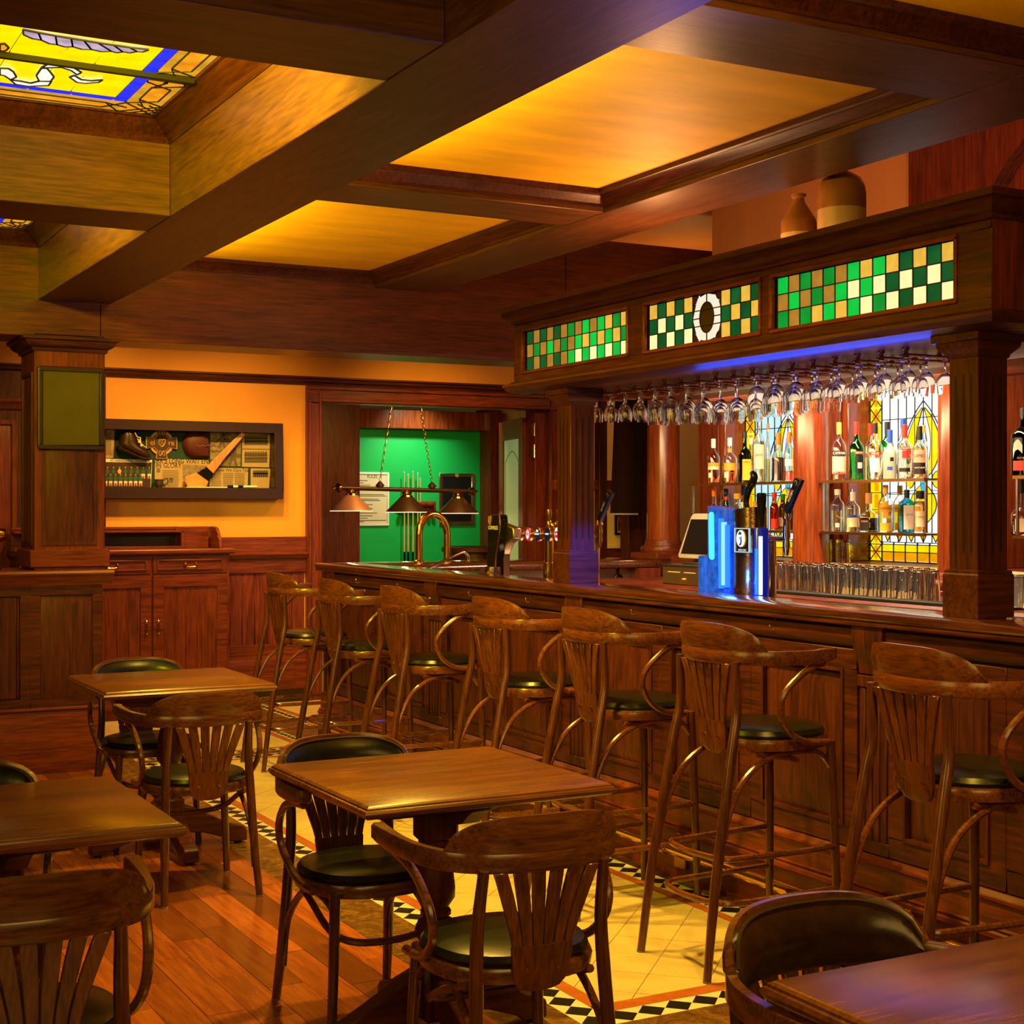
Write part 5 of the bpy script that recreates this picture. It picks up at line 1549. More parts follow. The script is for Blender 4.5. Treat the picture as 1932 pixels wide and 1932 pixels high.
# columns standing on the bar top
for (ya, lab) in ((3.503, 'r'), (6.072, 'l')):
    x0, x1, y0, y1 = 3.572, 3.732, ya, ya + .155
    c = MB().box(x0 + .014, x1 - .014, y0 + .014, y1 - .014, 1.144, 2.06).build('column', 'mahogany_z', cn, 0.003)
    MB().ring_sweep(x0, x1, y0, y1, [(0, 1.145), (0, 1.283), (.004, 1.288), (.004, 1.296), (.014, 1.30), (.03, 1.302)]).build('base', 'mahogany_x', c)
    MB().ring_sweep(x0 + .014, x1 - .014, y0 + .014, y1 - .014, [(0, 1.985), (.004, 1.988), (.006, 1.998), (.016, 2.008), (.028, 2.022), (.03, 2.035), (.04, 2.038), (.042, 2.062)], -1).build('capital', 'mahogany_x', c)
    for k in range(3):
        yy = y0 + .0775 + (k - 1) * .034
        xx = (x0 + x1) / 2 + (k - 1) * .034
        MB().prism([(yy - .005, 1.36), (yy, 1.352), (yy + .005, 1.36), (yy + .005, 1.925), (yy, 1.933), (yy - .005, 1.925)], FX(x0 + .0135), 0, .0006).build('flute', 'dark_frame', c, smooth=False)
        MB().prism([(xx - .005, 1.36), (xx, 1.352), (xx + .005, 1.36), (xx + .005, 1.925), (xx, 1.933), (xx - .005, 1.925)], FY(y0 + .0135), 0, .0006).build('flute', 'dark_frame', c, smooth=False)
# glass rails
RY = [3.987 + .1256 * i for i in range(20)]
for y in RY:
    m = MB()
    m.tube([(3.715, y, 2.040), (4.02, y, 2.040), (4.05, y, 2.044), (4.055, y, 2.06)], .0055, 8, 2)
    m.box(3.705, 4.05, y - .014, y + .014, 2.036, 2.041)
    m.lathe([(.013, 2.065), (.013, 2.058), (.008, 2.055), (.008, 2.040), (.011, 2.036), (.011, 2.028)], (3.72, y, 0), 12)
    m.lathe([(.010, 2.065), (.010, 2.058), (.006, 2.055), (.006, 2.040)], (4.0, y, 0), 10)
    m.build('glass_rail', 'copper_brass', cn)
# ---- stemmed glasses hanging upside down between the rails
def wine_glass(kind):
    t = thing('wine_glass', '', 'glass')
    # z = 0 at the foot (which hangs on the rail), going down
    if kind == 0:   outer = [(.0, .004), (.034, .002), (.036, -.001), (.012, -.006), (.0045, -.02), (.004, -.055), (.007, -.066), (.022, -.082), (.031, -.105), (.0325, -.125), (.029, -.165)]
    elif kind == 1: outer = [(.0, .004), (.036, .002), (.038, -.001), (.012, -.006), (.005, -.018), (.0045, -.038), (.008, -.046), (.028, -.060), (.039, -.085), (.0412, -.105), (.037, -.160)]
    else:           outer = [(.0, .004), (.033, .002), (.035, -.001), (.011, -.006), (.004, -.02), (.004, -.075), (.008, -.084), (.026, -.098), (.035, -.118), (.036, -.138), (.030, -.175)]
    if kind == 0: outer = [(r * .95, z * .8 if z < -.01 else z) for r, z in outer]
    k = next(i for i in range(5, len(outer)) if outer[i][0] > .006 and i > 5)
    inner = [(max(0, r - .0014), z - (.003 if i == k else .0008)) for i, (r, z) in enumerate(outer) if i >= k]
    inner[-1] = (outer[-1][0] - .0012, outer[-1][1])
    prof = outer + list(reversed(inner)) + [(0.0, inner[0][1] - .0005)]
    MB().lathe(prof, (0, 0, 0), 20, cap=False).build('bowl', 'clear_glass', t)
    return t
WG = [wine_glass(k) for k in range(3)]
used = [False] * 3
nearfar = ('front', 'middle', 'back')
for g in range(19):
    y = (RY[g] + RY[g + 1]) / 2
    left = 18 - g                            # counted from the left in the photograph
    kind = 0 if left < 4 or left > 13 else (1 if left in (4, 5, 6, 11, 12, 13) else 2)
    for j, x in enumerate((3.79, 3.88, 3.97)):
        kd = kind
        if kind == 1 and j == 0 and left in (4, 5): kd = 0
        if left in (10, 11) and j == 2: kd = 1
        if left in (1,) and j == 2: continue
        if left == 0 and j > 0: continue
        if used[kd]: o = copy_tree(WG[kd])
        else: o = WG[kd]; used[kd] = True
        o.location = (x + random.uniform(-.003, .003), y + random.uniform(-.006, .006), 2.0455)
        o.rotation_euler = (0, 0, random.uniform(0, 6))
        tag(o, '%s in the %s rail gap from the left, %s one' % (('slim stemmed glass', 'wide stemmed goblet', 'tall stemmed wine glass')[kd], ORD[left], nearfar[j]), 'glass', 'stemmed glasses hanging from the canopy')
# ---- things on top of the canopy
def jug(u, v, x, h, r, label, kind):
    p = px(u, v, x=x)
    z0 = 2.441
    h = p.z - z0
    t = thing('stoneware_jug', label, 'jug', (x, p.y, z0), 'old stoneware jugs on the canopy')
    hs = h * .62
    MB().lathe([(0, z0), (r * .96, z0), (r, z0 + .01), (r, z0 + hs)], (x, p.y, 0), 28).build('body', 'stone_body', t)
    if kind == 0: pr = [(r, z0 + hs), (r, z0 + h * .72), (r * .93, z0 + h * .76), (r * .35, z0 + h * .92), (r * .3, z0 + h * .96), (r * .42, z0 + h * .97), (r * .42, z0 + h), (0, z0 + h)]
    else: pr = [(r, z0 + hs), (r, z0 + h * .74), (r * .95, z0 + h * .80), (r * .8, z0 + h * .86), (r * .45, z0 + h * .905), (r * .26, z0 + h * .92), (r * .24, z0 + h * .97), (r * .30, z0 + h * .975), (r * .30, z0 + h), (0, z0 + h)]
    MB().lathe(pr, (x, p.y, 0), 28).build('glazed_shoulder', 'stone_glaze', t)
    return t
jug(1507, 367, 4.32, .39, .080, 'smaller two-tone stoneware jug with lipped neck on the canopy', 0)
jug(1588, 304, 4.32, .46, .104, 'larger two-tone stoneware jug with rounded shoulder on the canopy', 1)
p = px(1683, 400, x=4.30)
hc = thing('riding_cap', 'dark rounded cloth cap lying on the canopy beside the larger jug', 'hat', (4.30, p.y, 2.441))
rows = []
for i in range(7):
    a = i / 6 * math.pi / 2
    rows.append([(4.30 + .085 * math.cos(a) * math.cos(t) , p.y + .075 * math.cos(a) * math.sin(t), 2.52 + .11 * math.sin(a)) for t in [k * math.pi / 10 for k in range(20)]])
rows.insert(0, [(4.30 + .085 * math.cos(t), p.y + .075 * math.sin(t), 2.441) for t in [k * math.pi / 10 for k in range(20)]])
c_ = MB().grid(rows, True).add(rows[-1], [tuple(range(20))]).build('crown', 'cap_cloth', hc)
MB().ball((4.30, p.y, 2.634), .008, 8, 6).build('button', 'cap_cloth', hc)
for k in range(6):
    t = k * math.pi / 3 + .3
    MB().tube([(4.30 + .087 * math.cos(a) * math.cos(t), p.y + .077 * math.cos(a) * math.sin(t), 2.52 + .112 * math.sin(a)) for a in [i * math.pi / 16 for i in range(9)]], .002, 5).build('seam', 'black', hc)
# ================================================================ BACK BAR
bb_ = thing('back_bar', 'red mahogany back bar with round columns, pilasters and glass shelves', 'back bar', (5.6, 6.2, 0))
MB().prism([(5.10, .985), (5.085, 1.0), (5.085, 1.02), (5.10, 1.035), (6.14, 1.035), (6.14, .985)], lambda a, b, d: (a, d, b), 2.0, 8.42).build('counter_top', 'red_wood_y', bb_)
MB().box(5.14, 6.14, 2.0, 8.40, 0, .985).build('cupboard', 'red_wood_y', bb_, 0.003)
MB().box(5.105, 5.62, 4.9, 6.95, 1.036, 1.052).build('bar_mat', 'rubber', bb_, 0.003)
MB().box(5.70, 6.14, 2.0, 8.35, 1.036, 1.185).build('ledge', 'red_wood_y', bb_, 0.004)
WYC = [7.594, 6.384, 5.174, 3.964]          # window centres
for i in range(5):
    a = WYC[0] + .76 + .47 if i == 0 else WYC[i - 1] - .445
    b = (WYC[i] + .445) if i < 4 else 2.0
    if i == 0: a = 8.35
    MB().box(5.92, 6.14, b, a, 1.185, 2.42).build('pilaster', 'column_wood', bb_, 0.004)
    m = MB()
    m.box(5.90, 5.92, b + .05, a - .05, 1.25, 2.3)
    m.build('pilaster_face', 'red_wood_z', bb_, 0.004)
MB().box(5.69, 5.70, 4.9, 6.95, 1.05, 1.185).build('pale_backer', 'label_cream', bb_)  # pale board added to brighten the upturned glasses in front of it
MB().box(5.80, 6.14, 2.0, 8.4, 2.36, 2.62).build('entablature', 'red_wood_y', bb_, 0.004)
MB().box(6.08, 6.14, 4.3, 5.62, 1.185, 2.4).build('back_panel', 'dark_frame', bb_)
def column(x, y, r, z0, zt):
    c = MB().lathe([(r, z0 + .12), (r * .985, 1.7), (r * .95, zt)], (x, y, 0), 36).build('round_column', 'column_wood', bb_)
    MB().lathe([(r * 1.02, z0 + .135), (r * 1.08, z0 + .125), (r * 1.08, z0 + .115), (r * 1.12, z0 + .105), (r * 1.14, z0 + .095), (r * 1.30, z0 + .09), (r * 1.37, z0 + .07), (r * 1.37, z0 + .055), (r * 1.3, z0 + .04), (r * 1.1, z0 + .038)], (x, y, 0), 36).build('torus_base', 'red_wood_x', c)
    MB().box(x - r * 1.42, x + r * 1.42, y - r * 1.42, y + r * 1.42, z0, z0 + .045).build('plinth', 'red_wood_y', c, 0.004)
column(5.62, 6.80, .105, 1.036, 2.36)
column(5.62, 5.645, .105, 1.036, 2.36)
column(5.89, 8.72, .117, 1.145, 2.5)
# shelves: glass with a metal edge, hung on thin metal uprights
for (a, b) in ((6.93, 7.98), (5.86, 6.70), (4.6, 5.26)):
    for z in (1.655, 1.365):
        s_ = MB().box(5.60, 5.92, a, b, z - .010, z).build('shelf', 'steel', bb_)
        MB().box(5.592, 5.60, a, b, z - .014, z + .001).build('shelf_edge', 'old_brass', s_)
    for yy in (a + .01, b - .01):
        MB().box(5.61, 5.622, yy - .006, yy + .006, 1.37, 1.645).build('shelf_upright', 'steel', bb_)

# stained glass behind the shelves
def window(n, yc):
    root = sroot('window_%d' % n, (6.1, yc, 1.19))
    X = 6.09
    def F(s, z, d): return (X - d, yc - s, z)
    MB().prism(rect(-.445, .445, 1.19, 2.37), F, -.02, -.008).build('backing', 'win_white', root)
    lead = MB()
    def L(p, q, w=.005): lead.bar2(F, p, q, w, -.004, .006)
    def pane(poly, mat, d=0.0): MB().prism(poly, F, -.008, d).build('pane', mat, root, smooth=False)
    white = 'win_white' if n == 2 else 'win_blue_white'
    cols = [-.34 + .068 * i for i in range(11)]
    rows = [1.30, 1.58, 2.015, 2.37]
    for i in range(10):
        for j in range(3):
            pane(rect(cols[i] + .001, cols[i + 1] - .001, rows[j] + .001, rows[j + 1] - .001), white if (i < 4 or i > 5) else 'win_white')
    for x in cols: L((x, 1.30), (x, 2.37), .004)
    for z in rows: L((-.34, z), (.34, z), .005)
    for sg in (-1, 1):
        z = 1.19
        k = 0
        while z < 2.36:
            z2 = min(z + .10, 2.37)
            a, b = (sg * .445, sg * .34)
            pane([(a, z + .001), (b, z + .001), (b, z2 - .001), (a, z2 - .001)], 'win_yellow')
            if z > 1.9 or z < 1.35:
                m_ = (a + b) / 2
                pane([(m_, z + .004), (m_ + .036, (z + z2) / 2), (m_, z2 - .004), (m_ - .036, (z + z2) / 2)], 'win_orange', .002)
                L((a, z), (b, z2), .004); L((a, z2), (b, z), .004)
            else:
                pane([(sg * .405, z + .01), (sg * .375, z + .01), (sg * .375, z2 - .01), (sg * .405, z2 - .01)], 'win_orange', .002)
                L((a, z), (b, z), .004)
            z = z2
            k += 1
        L((sg * .34, 1.19), (sg * .34, 2.37), .006); L((sg * .443, 1.19), (sg * .443, 2.37), .006)
    # lower bands
    for i in range(7):
        a, b = -.34 + i * .0971, -.34 + (i + 1) * .0971
        pane(rect(a + .001, b - .001, 1.245, 1.285), 'win_yellow'); pane(rect(a + .001, b - .001, 1.192, 1.243), 'win_orange')
        L((a, 1.19), (a, 1.30), .004)
        m_ = (a + b) / 2
        pane([(m_ - .035, 1.362), (m_ + .035, 1.362), (m_ + .012, 1.33), (m_, 1.305), (m_ - .012, 1.33)], 'win_orange' if i % 2 else 'win_yellow', .002)
        L((m_ - .036, 1.364), (m_, 1.305), .004); L((m_ + .036, 1.364), (m_, 1.305), .004)
    L((-.445, 1.244), (.445, 1.244)); L((-.445, 1.287), (.445, 1.287))
    # pointed arch with two yellow leaves, a blue flame and scrolls
    def curve(f, t0, t1, n_=10): return [f(t0 + (t1 - t0) * i / n_) for i in range(n_ + 1)]
    for sg in (-1, 1):
        ed = curve(lambda t: (sg * .215 * math.sin(math.pi / 2 * (1 - t)) ** .8, 1.70 + .41 * t ** 1.15), 0, 1)
        for p, q in zip(ed, ed[1:]): L(p, q)
        leaf = curve(lambda t: (sg * (.012 + .135 * math.sin(math.pi * t) ** .75 * (1 - .25 * t)), 1.66 + .41 * t), 0, 1)
        inner = curve(lambda t: (sg * (.004 + .055 * math.sin(math.pi * (1 - t)) ), 1.66 + .41 * (1 - t)), 0, 1)
        pane(leaf + inner[1:-1], 'win_yellow', .004)
        for pts in (leaf, inner):
            for p, q in zip(pts, pts[1:]): L(p, q, .004)
        low = curve(lambda t: (sg * (.004 + .10 * math.sin(math.pi * t) ** .8), 1.40 + .24 * t), 0, 1)
        pane(low + [(sg * .003, 1.63), (sg * .003, 1.41)], 'win_yellow', .004)
        for p, q in zip(low, low[1:]): L(p, q, .004)
        sc = [(sg * (.12 + .05 * math.cos(t)), 1.66 + .05 * math.sin(t)) for t in [i * .5 for i in range(10)]]
        pane(sc, 'win_yellow', .003)
        for p, q in zip(sc, sc[1:]): L(p, q, .004)
        cy = curve(lambda t: (sg * (.05 - .05 * t + .03 * math.sin(math.pi * t)), 1.60 + .16 * t), 0, 1, 8)
        L((sg * .06, 1.60), (sg * .30, 1.585), .004)
    fl = curve(lambda t: (.034 * math.sin(math.pi * t) ** .8, 1.56 + .42 * t), 0, 1) + curve(lambda t: (-.034 * math.sin(math.pi * (1 - t)) ** .8, 1.56 + .42 * (1 - t)), 0, 1)[1:-1]
    pane(fl, 'win_cyan', .006)
    for p, q in zip(fl, fl[1:] + fl[:1]): L(p, q, .004)
    lead.build('came', 'lead', root, smooth=False)['kind'] = 'stuff'
    m = MB()
    frame4(m, F, -.47, .47, 1.165, 2.395, .026, -.03, .02)
    m.build('frame', 'red_wood_z', root, 0.003)
window(1, WYC[0])
window(2, WYC[1])

# ---------------------------------------------------------------- bottles
def cam_ang(x, y): return math.atan2(-y, -x)
def patch(name, x, y, r, z0, z1, mat, parent, half=0.9, off=0.0):
    a0 = cam_ang(x, y) + off
    rows = [[(x + r * math.cos(a0 + half * (2 * i / 10 - 1)), y + r * math.sin(a0 + half * (2 * i / 10 - 1)), z) for i in range(11)] for z in (z0, z1)]
    return MB().grid(rows).build(name, mat, parent)
def words(s, size, x, y, r, z, mat, parent, sx=0.9, off=0.0):
    a = cam_ang(x, y) + off
    return text(s, size, (x + (r + .0012) * math.cos(a), y + (r + .0012) * math.sin(a), z), (R(90), 0, a + R(90)), mat, parent, sx=sx, ext=.0002)
def bottle(x, y, z, h, r, label, glass='clear_glass', cap='cap_gold', liquid=None, fill=.6, labels=(), txt=(), rn=.0135, sh=.56, ca=.10, square=False, name='bottle', group='bottles on the back bar shelves'):
    t = thing(name, label, 'bottle', (x, y, z), group)
    hs, hn, hc = h * sh, h * (sh + .17), h * (1 - ca)
    pr = [(r * .9, 0), (r, .006), (r, hs), (r * .93, hs + (hn - hs) * .35), (r * .55 + rn * .3, hs + (hn - hs) * .72), (rn * 1.15, hn), (rn, hn + .01), (rn, hc)]
    out = [(a, z + b) for a, b in pr]
    th = .0028
    inn = [(max(a - th, .004), z + max(b, .008)) for a, b in pr]
    sg = 4 if square else 18
    k = math.sqrt(2) if square else 1
    prof = [(0, z)] + out + list(reversed(inn)) + [(0, z + .008)]
    o = MB().lathe([(a * (k if square and a > rn * 1.3 else 1), b) for a, b in prof], (0, 0, 0), sg if not square else 16, cap=False)
    if square:
        vs = []
        for v in o.v:
            rr, a = math.hypot(v[0], v[1]), math.atan2(v[1], v[0])
            if rr > rn * 1.4:
                f = max(abs(math.cos(a)), abs(math.sin(a)))
                rr = min(rr / k / f, rr / k * 1.28)
            vs.append((rr * math.cos(a), rr * math.sin(a), v[2]))
        o.v = vs
    ro = cam_ang(x, y) + .35 if square else 0
    o.v = [(x + v[0] * math.cos(ro) - v[1] * math.sin(ro), y + v[0] * math.sin(ro) + v[1] * math.cos(ro), v[2]) for v in o.v]
    o.build('glass', glass, t)
    if liquid:
        hl = h * fill
        lp = [(0, z + .009)] + [(max(a - th - .0007, .003), z + max(b, .009)) for a, b in pr if b < hl]
        f = hl
        ra = r if hl <= hs else r + (rn - r) * min(1, (hl - hs) / (hn - hs))
        lp += [(max(ra - th - .0007, .003), z + hl), (0, z + hl)]
        MB().lathe(lp, (x, y, 0), 18, cap=False).build('liquid', liquid, t)
    if cap: MB().lathe([(rn * 1.08, z + hc - .012), (rn * 1.12, z + hc + .004), (rn * 1.12, z + h - .002), (rn, z + h), (0, z + h)], (x, y, 0), 14).build('cap', cap, t)
    for (a, b, mt, *rest) in labels:
        if square:
            q = lambda s_, e_, zz: (x + (r + e_) * math.cos(ro) - s_ * math.sin(ro), y + (r + e_) * math.sin(ro) + s_ * math.cos(ro), zz)
            MB().add([q(-r * .8, .0012, z + a * h), q(r * .8, .0012, z + a * h), q(r * .8, .0012, z + b * h), q(-r * .8, .0012, z + b * h), q(-r * .8, .0004, z + a * h), q(r * .8, .0004, z + a * h), q(r * .8, .0004, z + b * h), q(-r * .8, .0004, z + b * h)], [(0, 1, 2, 3), (7, 6, 5, 4), (0, 4, 5, 1), (1, 5, 6, 2), (2, 6, 7, 3), (3, 7, 4, 0)]).build('label', mt, t, smooth=False)
            continue
        patch('label', x, y, r + .0007 if a * h < hs else rn + .004, z + a * h, z + b * h, mt, t, rest[0] if rest else .9, rest[1] if len(rest) > 1 else 0)
    for (s, size, f, mt, *rest) in txt:
        words(s, size, x, y, r + .001, z + f * h, mt, t, rest[0] if rest else .85, rest[1] if len(rest) > 1 else 0)
    return t
ZT, ZL = 1.656, 1.366
def B(u, vtop, wpx, z, label, x=5.69, **k):
    p = px(u, vtop, x=x)
    ww = p.x * _s + p.y * _c
    return bottle(x, p.y, z, p.z - z, wpx / 2 * ww / CAM_F, label, **k)
# upper shelf, left bay
B(1346, 828, 25, ZT, 'cognac bottle with white capsule, leftmost on the upper left shelf', liquid='cognac', fill=.66, cap='cap_white', ca=.16, labels=((.38, .46, 'label_orange'), (.31, .38, 'label_cream'), (.13, .24, 'label_cream', .3, -.5)))
B(1377, 826, 28, ZT, 'cognac bottle with orange label and pale neck, second on the upper left shelf', liquid='cognac', fill=.42, cap='cap_white', ca=.14, sh=.5, labels=((.28, .44, 'label_orange'), (.12, .25, 'label_cream', .3, -.5), (.68, .76, 'label_orange')))
B(1405, 815, 21, ZT, 'dark square whiskey bottle with yellow label and black cap', glass='dark_green_bottle', cap='cap_black', square=True, ca=.09, sh=.52, labels=((.05, .46, 'label_gold', .62),), txt=(('whiskey', .016, .41, 'ink', .85, .35),))
B(1418, 826, 14, ZT, 'slim pale bottle with white cap half hidden by the dark square one', x=5.84, liquid='pale_liquid', cap='cap_white', labels=((.1, .4, 'label_cream'),))
B(1432, 780, 24, ZT, 'tall clear bottle with long cream label, its neck behind hanging glasses', x=5.80, liquid='pale_liquid', cap=None, sh=.55, labels=((.20, .55, 'label_cream'),), txt=(('ANO', .022, .40, 'label_red'),))
B(1449, 799, 9, ZT, 'very slim tall clear bottle with orange stopper', x=5.84, liquid='gold_liquid', fill=.4, cap='cap_orange', rn=.008, ca=.06)
B(1468, 817, 24, ZT, 'dark liqueur bottle with ribbed red cap beside the second column', liquid='cola_liquid', fill=.5, cap='cap_orange', ca=.20, sh=.48)
B(1489, 815, 20, ZT, 'bottle of red liqueur partly hidden by the second column', liquid='red_liquid', fill=.22, cap='cap_orange', ca=.18, labels=((.32, .45, 'label_white'),))
# lower shelf, left bay
B(1347, 917, 22, ZL, 'round clear bottle with cream shield label, leftmost on the lower left shelf', liquid='pale_liquid', fill=.5, cap='cap_orange', ca=.2, sh=.4, labels=((.1, .42, 'label_cream', .7),))
B(1363, 912, 11, ZL, 'slim clear bottle with wooden stopper on the lower left shelf', x=5.82, liquid='pale_liquid', cap='cork', ca=.12)
B(1370, 922, 13, ZL, 'dark bottle with red collar on the lower left shelf', x=5.72, glass='dark_green_bottle', cap='cap_black', labels=((.72, .8, 'label_red'),))
B(1391, 931, 27, ZL, 'squat clear decanter bottle with flat stopper on the lower left shelf', liquid='whisky', fill=.25, cap='label_gold', rn=.02, sh=.5, ca=.1)
B(1403, 914, 20, ZL, 'clear bottle with teal neck behind the squat decanter bottle', x=5.84, liquid='pale_liquid', cap='cap_blue', ca=.2)
B(1425, 946, 14, ZL, 'short amber bottle behind the curved tap handle', x=5.74, liquid='whisky', cap='cork', labels=((.1, .5, 'label_cream'),))
B(1441, 930, 15, ZL, 'amber bottle with orange label behind the black tap handle', x=5.82, liquid='whisky', cap='cap_orange', labels=((.1, .4, 'label_orange'),))
B(1461, 929, 17, ZL, 'red sauce coloured bottle with red cap on the lower left shelf', glass='whisky', liquid='red_liquid', fill=.7, cap='cap_red', ca=.1, labels=((.05, .3, 'label_red', .8),))
B(1477, 932, 17, ZL, 'dark bottle with green cap on the lower left shelf', x=5.76, glass='brown_bottle', cap='cap_green', labels=((.1, .35, 'label_cream'),))
B(1489, 920, 15, ZL, 'bottle with pink capsule at the end of the lower left shelf', x=5.70, glass='brown_bottle', cap='label_pink', ca=.2)
# upper shelf, right bay
B(1583, 797, 28, ZT, 'clear aperitif bottle with black and cream label, leftmost on the upper right shelf', liquid='cognac', fill=.10, cap='cap_gold', ca=.17, labels=((.42, .51, 'label_black', 1.1), (.12, .41, 'label_cream', 1.1), (.1, .15, 'label_red', 1.0)), txt=(('CAMPARI', .022, .465, 'label_white', .75),))
B(1616, 796, 28, ZT, 'green vermouth bottle with red cap on the upper right shelf', glass='green_bottle', cap='cap_red', ca=.18, sh=.52, labels=((.44, .49, 'label_red', .7, .4), (.12, .42, 'label_black', .55, .5), (.20, .30, 'label_white', .35, .5)), txt=(('MARTINI', .014, .465, 'label_white', .7, .3),))
B(1642, 799, 22, ZT, 'vermouth bottle with red cap half hidden behind a clear one', x=5.84, liquid='gold_liquid', cap='cap_red', ca=.17, labels=((.4, .47, 'label_red'),))
B(1651, 798, 30, ZT, 'clear vermouth bottle with dark cap and white label', liquid='pale_liquid', fill=.5, cap='cap_black', ca=.15, sh=.54, labels=((.43, .48, 'label_red', .9), (.13, .38, 'label_white', .6)), txt=(('MARTINI', .015, .455, 'label_white', .7),))
B(1674, 796, 25, ZT, 'bright green bottle with black cap behind the frosted one', x=5.85, glass='green_bottle', cap='cap_black', ca=.17)
B(1679, 811, 25, ZT, 'frosted white bottle with blue cap on the upper right shelf', x=5.66, glass='frost_bottle', cap='cap_blue', ca=.22, sh=.5, labels=((.36, .44, 'label_black', .28, .3), (.18, .25, 'cap_blue', .4)))
B(1704, 790, 22, ZT, 'tall clear bottle with blue stopper behind the red capped vodka', x=5.85, liquid='pale_liquid', cap='cap_blue', ca=.12)
B(1707, 801, 28, ZT, 'clear vodka bottle with red cap and red crest label', liquid='pale_liquid', fill=.55, cap='cap_red', ca=.2, sh=.55, labels=((.53, .59, 'label_red', .6), (.38, .52, 'label_red', .5, .15), (.13, .2, 'label_black', .8)), txt=(('SMIRNOFF', .013, .56, 'label_white', .7),))
B(1741, 802, 22, ZT, 'amber spirit bottle at the back near the third column', x=5.84, liquid='whisky', cap='cap_gold')
B(1735, 804, 28, ZT, 'clear bottle with pink and black label, black cap, by the third column', x=5.66, liquid='whisky', fill=.14, cap='cap_black', ca=.22, sh=.52, labels=((.30, .54, 'label_pink', .85), (.08, .30, 'label_black', .85)), txt=(("LAMB'S", .022, .43, 'ink', .8), ('NAVY RUM', .013, .2, 'label_white', .8)))
# lower shelf, right bay
B(1580, 923, 27, ZL, 'clear vodka bottle with white cap and blue lettering, lower right shelf', liquid='pale_liquid', fill=.5, cap='cap_white', ca=.09, sh=.6, rn=.016, txt=(('PURE', .02, .62, 'cap_blue', .8), ('VODKA', .02, .53, 'cap_blue', .7)), labels=((.1, .2, 'label_white', .3),))
B(1604, 923, 22, ZL, 'clear bottle at the back of the lower right shelf with silver cap', x=5.84, liquid='pale_liquid', cap='chrome')
B(1609, 928, 27, ZL, 'clear rum bottle with pale yellow label and white cap', liquid='gold_liquid', fill=.35, cap='cap_white', ca=.17, labels=((.36, .42, 'cap_blue', .6), (.12, .35, 'label_cream', .6)))
B(1639, 930, 38, ZL, 'squat tequila bottle of dark liquid with round cork ball', liquid='cola_liquid', fill=.36, cap='cork', ca=.22, sh=.36, rn=.017, labels=((.04, .32, 'label_black', .45, -.4),), txt=(('PATRON', .012, .27, 'label_pink', .8, -.4),))
B(1671, 915, 27, ZL, 'clear gin bottle with gold cap and yellow shield label', liquid='pale_liquid', fill=.5, cap='cap_gold', ca=.15, sh=.6, labels=((.43, .58, 'label_gold', 1.0), (.30, .66, 'label_gold', .4), (.02, .2, 'label_gold', .8)), txt=(("GORDON'S", .017, .505, 'ink', .75),))
B(1698, 916, 25, ZL, 'second gin bottle with gold cap and yellow label behind the blue one', x=5.80, liquid='pale_liquid', cap='cap_gold', ca=.15, sh=.6, labels=((.43, .58, 'label_gold', 1.0), (.05, .2, 'label_gold', .8)), txt=(("GORDON'S", .016, .505, 'ink', .75, -.3),))
B(1711, 924, 29, ZL, 'square pale blue gin bottle with white label and black cap', glass='blue_bottle', cap='cap_black', ca=.14, sh=.62, square=True, labels=((.08, .64, 'label_white', .5, -.3),), txt=(('DRY GIN', .012, .42, 'cap_blue', .8, .35),))
B(1736, 926, 25, ZL, 'amber whiskey bottle with black cap and cream label by the third column', x=5.67, liquid='whisky', fill=.75, cap='cap_black', ca=.14, rn=.02, sh=.62, labels=((.15, .52, 'label_cream', .7),), txt=(('DISARONNO', .011, .38, 'ink', .75),))
# right bay beyond the front column
B(1930, 770, 44, ZT, 'dark cognac bottle with red label at the right edge', x=5.68, glass='dark_green_bottle', cap='cap_black', labels=((.08, .22, 'label_red', .9),), txt=(('REMY MARTIN', .012, .26, 'gold_relief', .7),))
B(1926, 905, 36, ZL, 'round brandy bottle with cream label and gold collar at the right edge', x=5.68, liquid='whisky', fill=.3, cap='cap_black', ca=.2, sh=.34, labels=((.06, .3, 'label_cream', .6),))
# ---------------------------------------------------------------- upturned beer glasses
def tumbler(h=.147, r0=.036, r1=.029):
    t = thing('beer_glass', '', 'glass')
    MB().lathe([(r0, 0), (r0, .004), (r1, h * .97), (r1 * .9, h), (0, h), (0, h - .012), (r1 * .85, h - .014), (r0 - .0025, .004), (r0 - .0022, 0), (r0, 0)], (0, 0, 0), 18, cap=False).build('bowl', 'clear_glass', t)
    return t
def mug():
    t = thing('beer_mug', '', 'mug')
    MB().lathe([(.042, 0), (.044, .03), (.042, .05), (.045, .08), (.042, .11), (.04, .13), (0, .13), (0, .115), (.034, .113), (.037, .0), (.042, 0)], (0, 0, 0), 18, cap=False).build('bowl', 'clear_glass', t)
    MB().tube([(.042, 0, .02), (.075, 0, .03), (.08, 0, .07), (.07, 0, .105), (.042, 0, .11)], .007, 8, 3).build('handle', 'clear_glass', t)
    return t
tm, first = tumbler(), True
for row, (x, n_, u0, u1) in enumerate(((5.20, 12, 1473, 1762), (5.29, 12, 1470, 1752), (5.385, 11, 1488, 1742))):
    ya, yb = px(u0, 1090, x=x).y, px(u1, 1090, x=x).y
    for i in range(n_):
        y = ya + (yb - ya) * i / (n_ - 1) + random.uniform(-.006, .006)
        o = tm if first else copy_tree(tm)
        first = False
        o.location = (x + random.uniform(-.008, .008), y, 1.0525)
        o['label'] = 'upturned clear beer glass, %s from the left in the %s row of the back bar' % (ORD[i], ('front', 'middle', 'rear')[row])
        o['category'] = 'glass'; o['group'] = 'upturned beer glasses on the back bar mat'
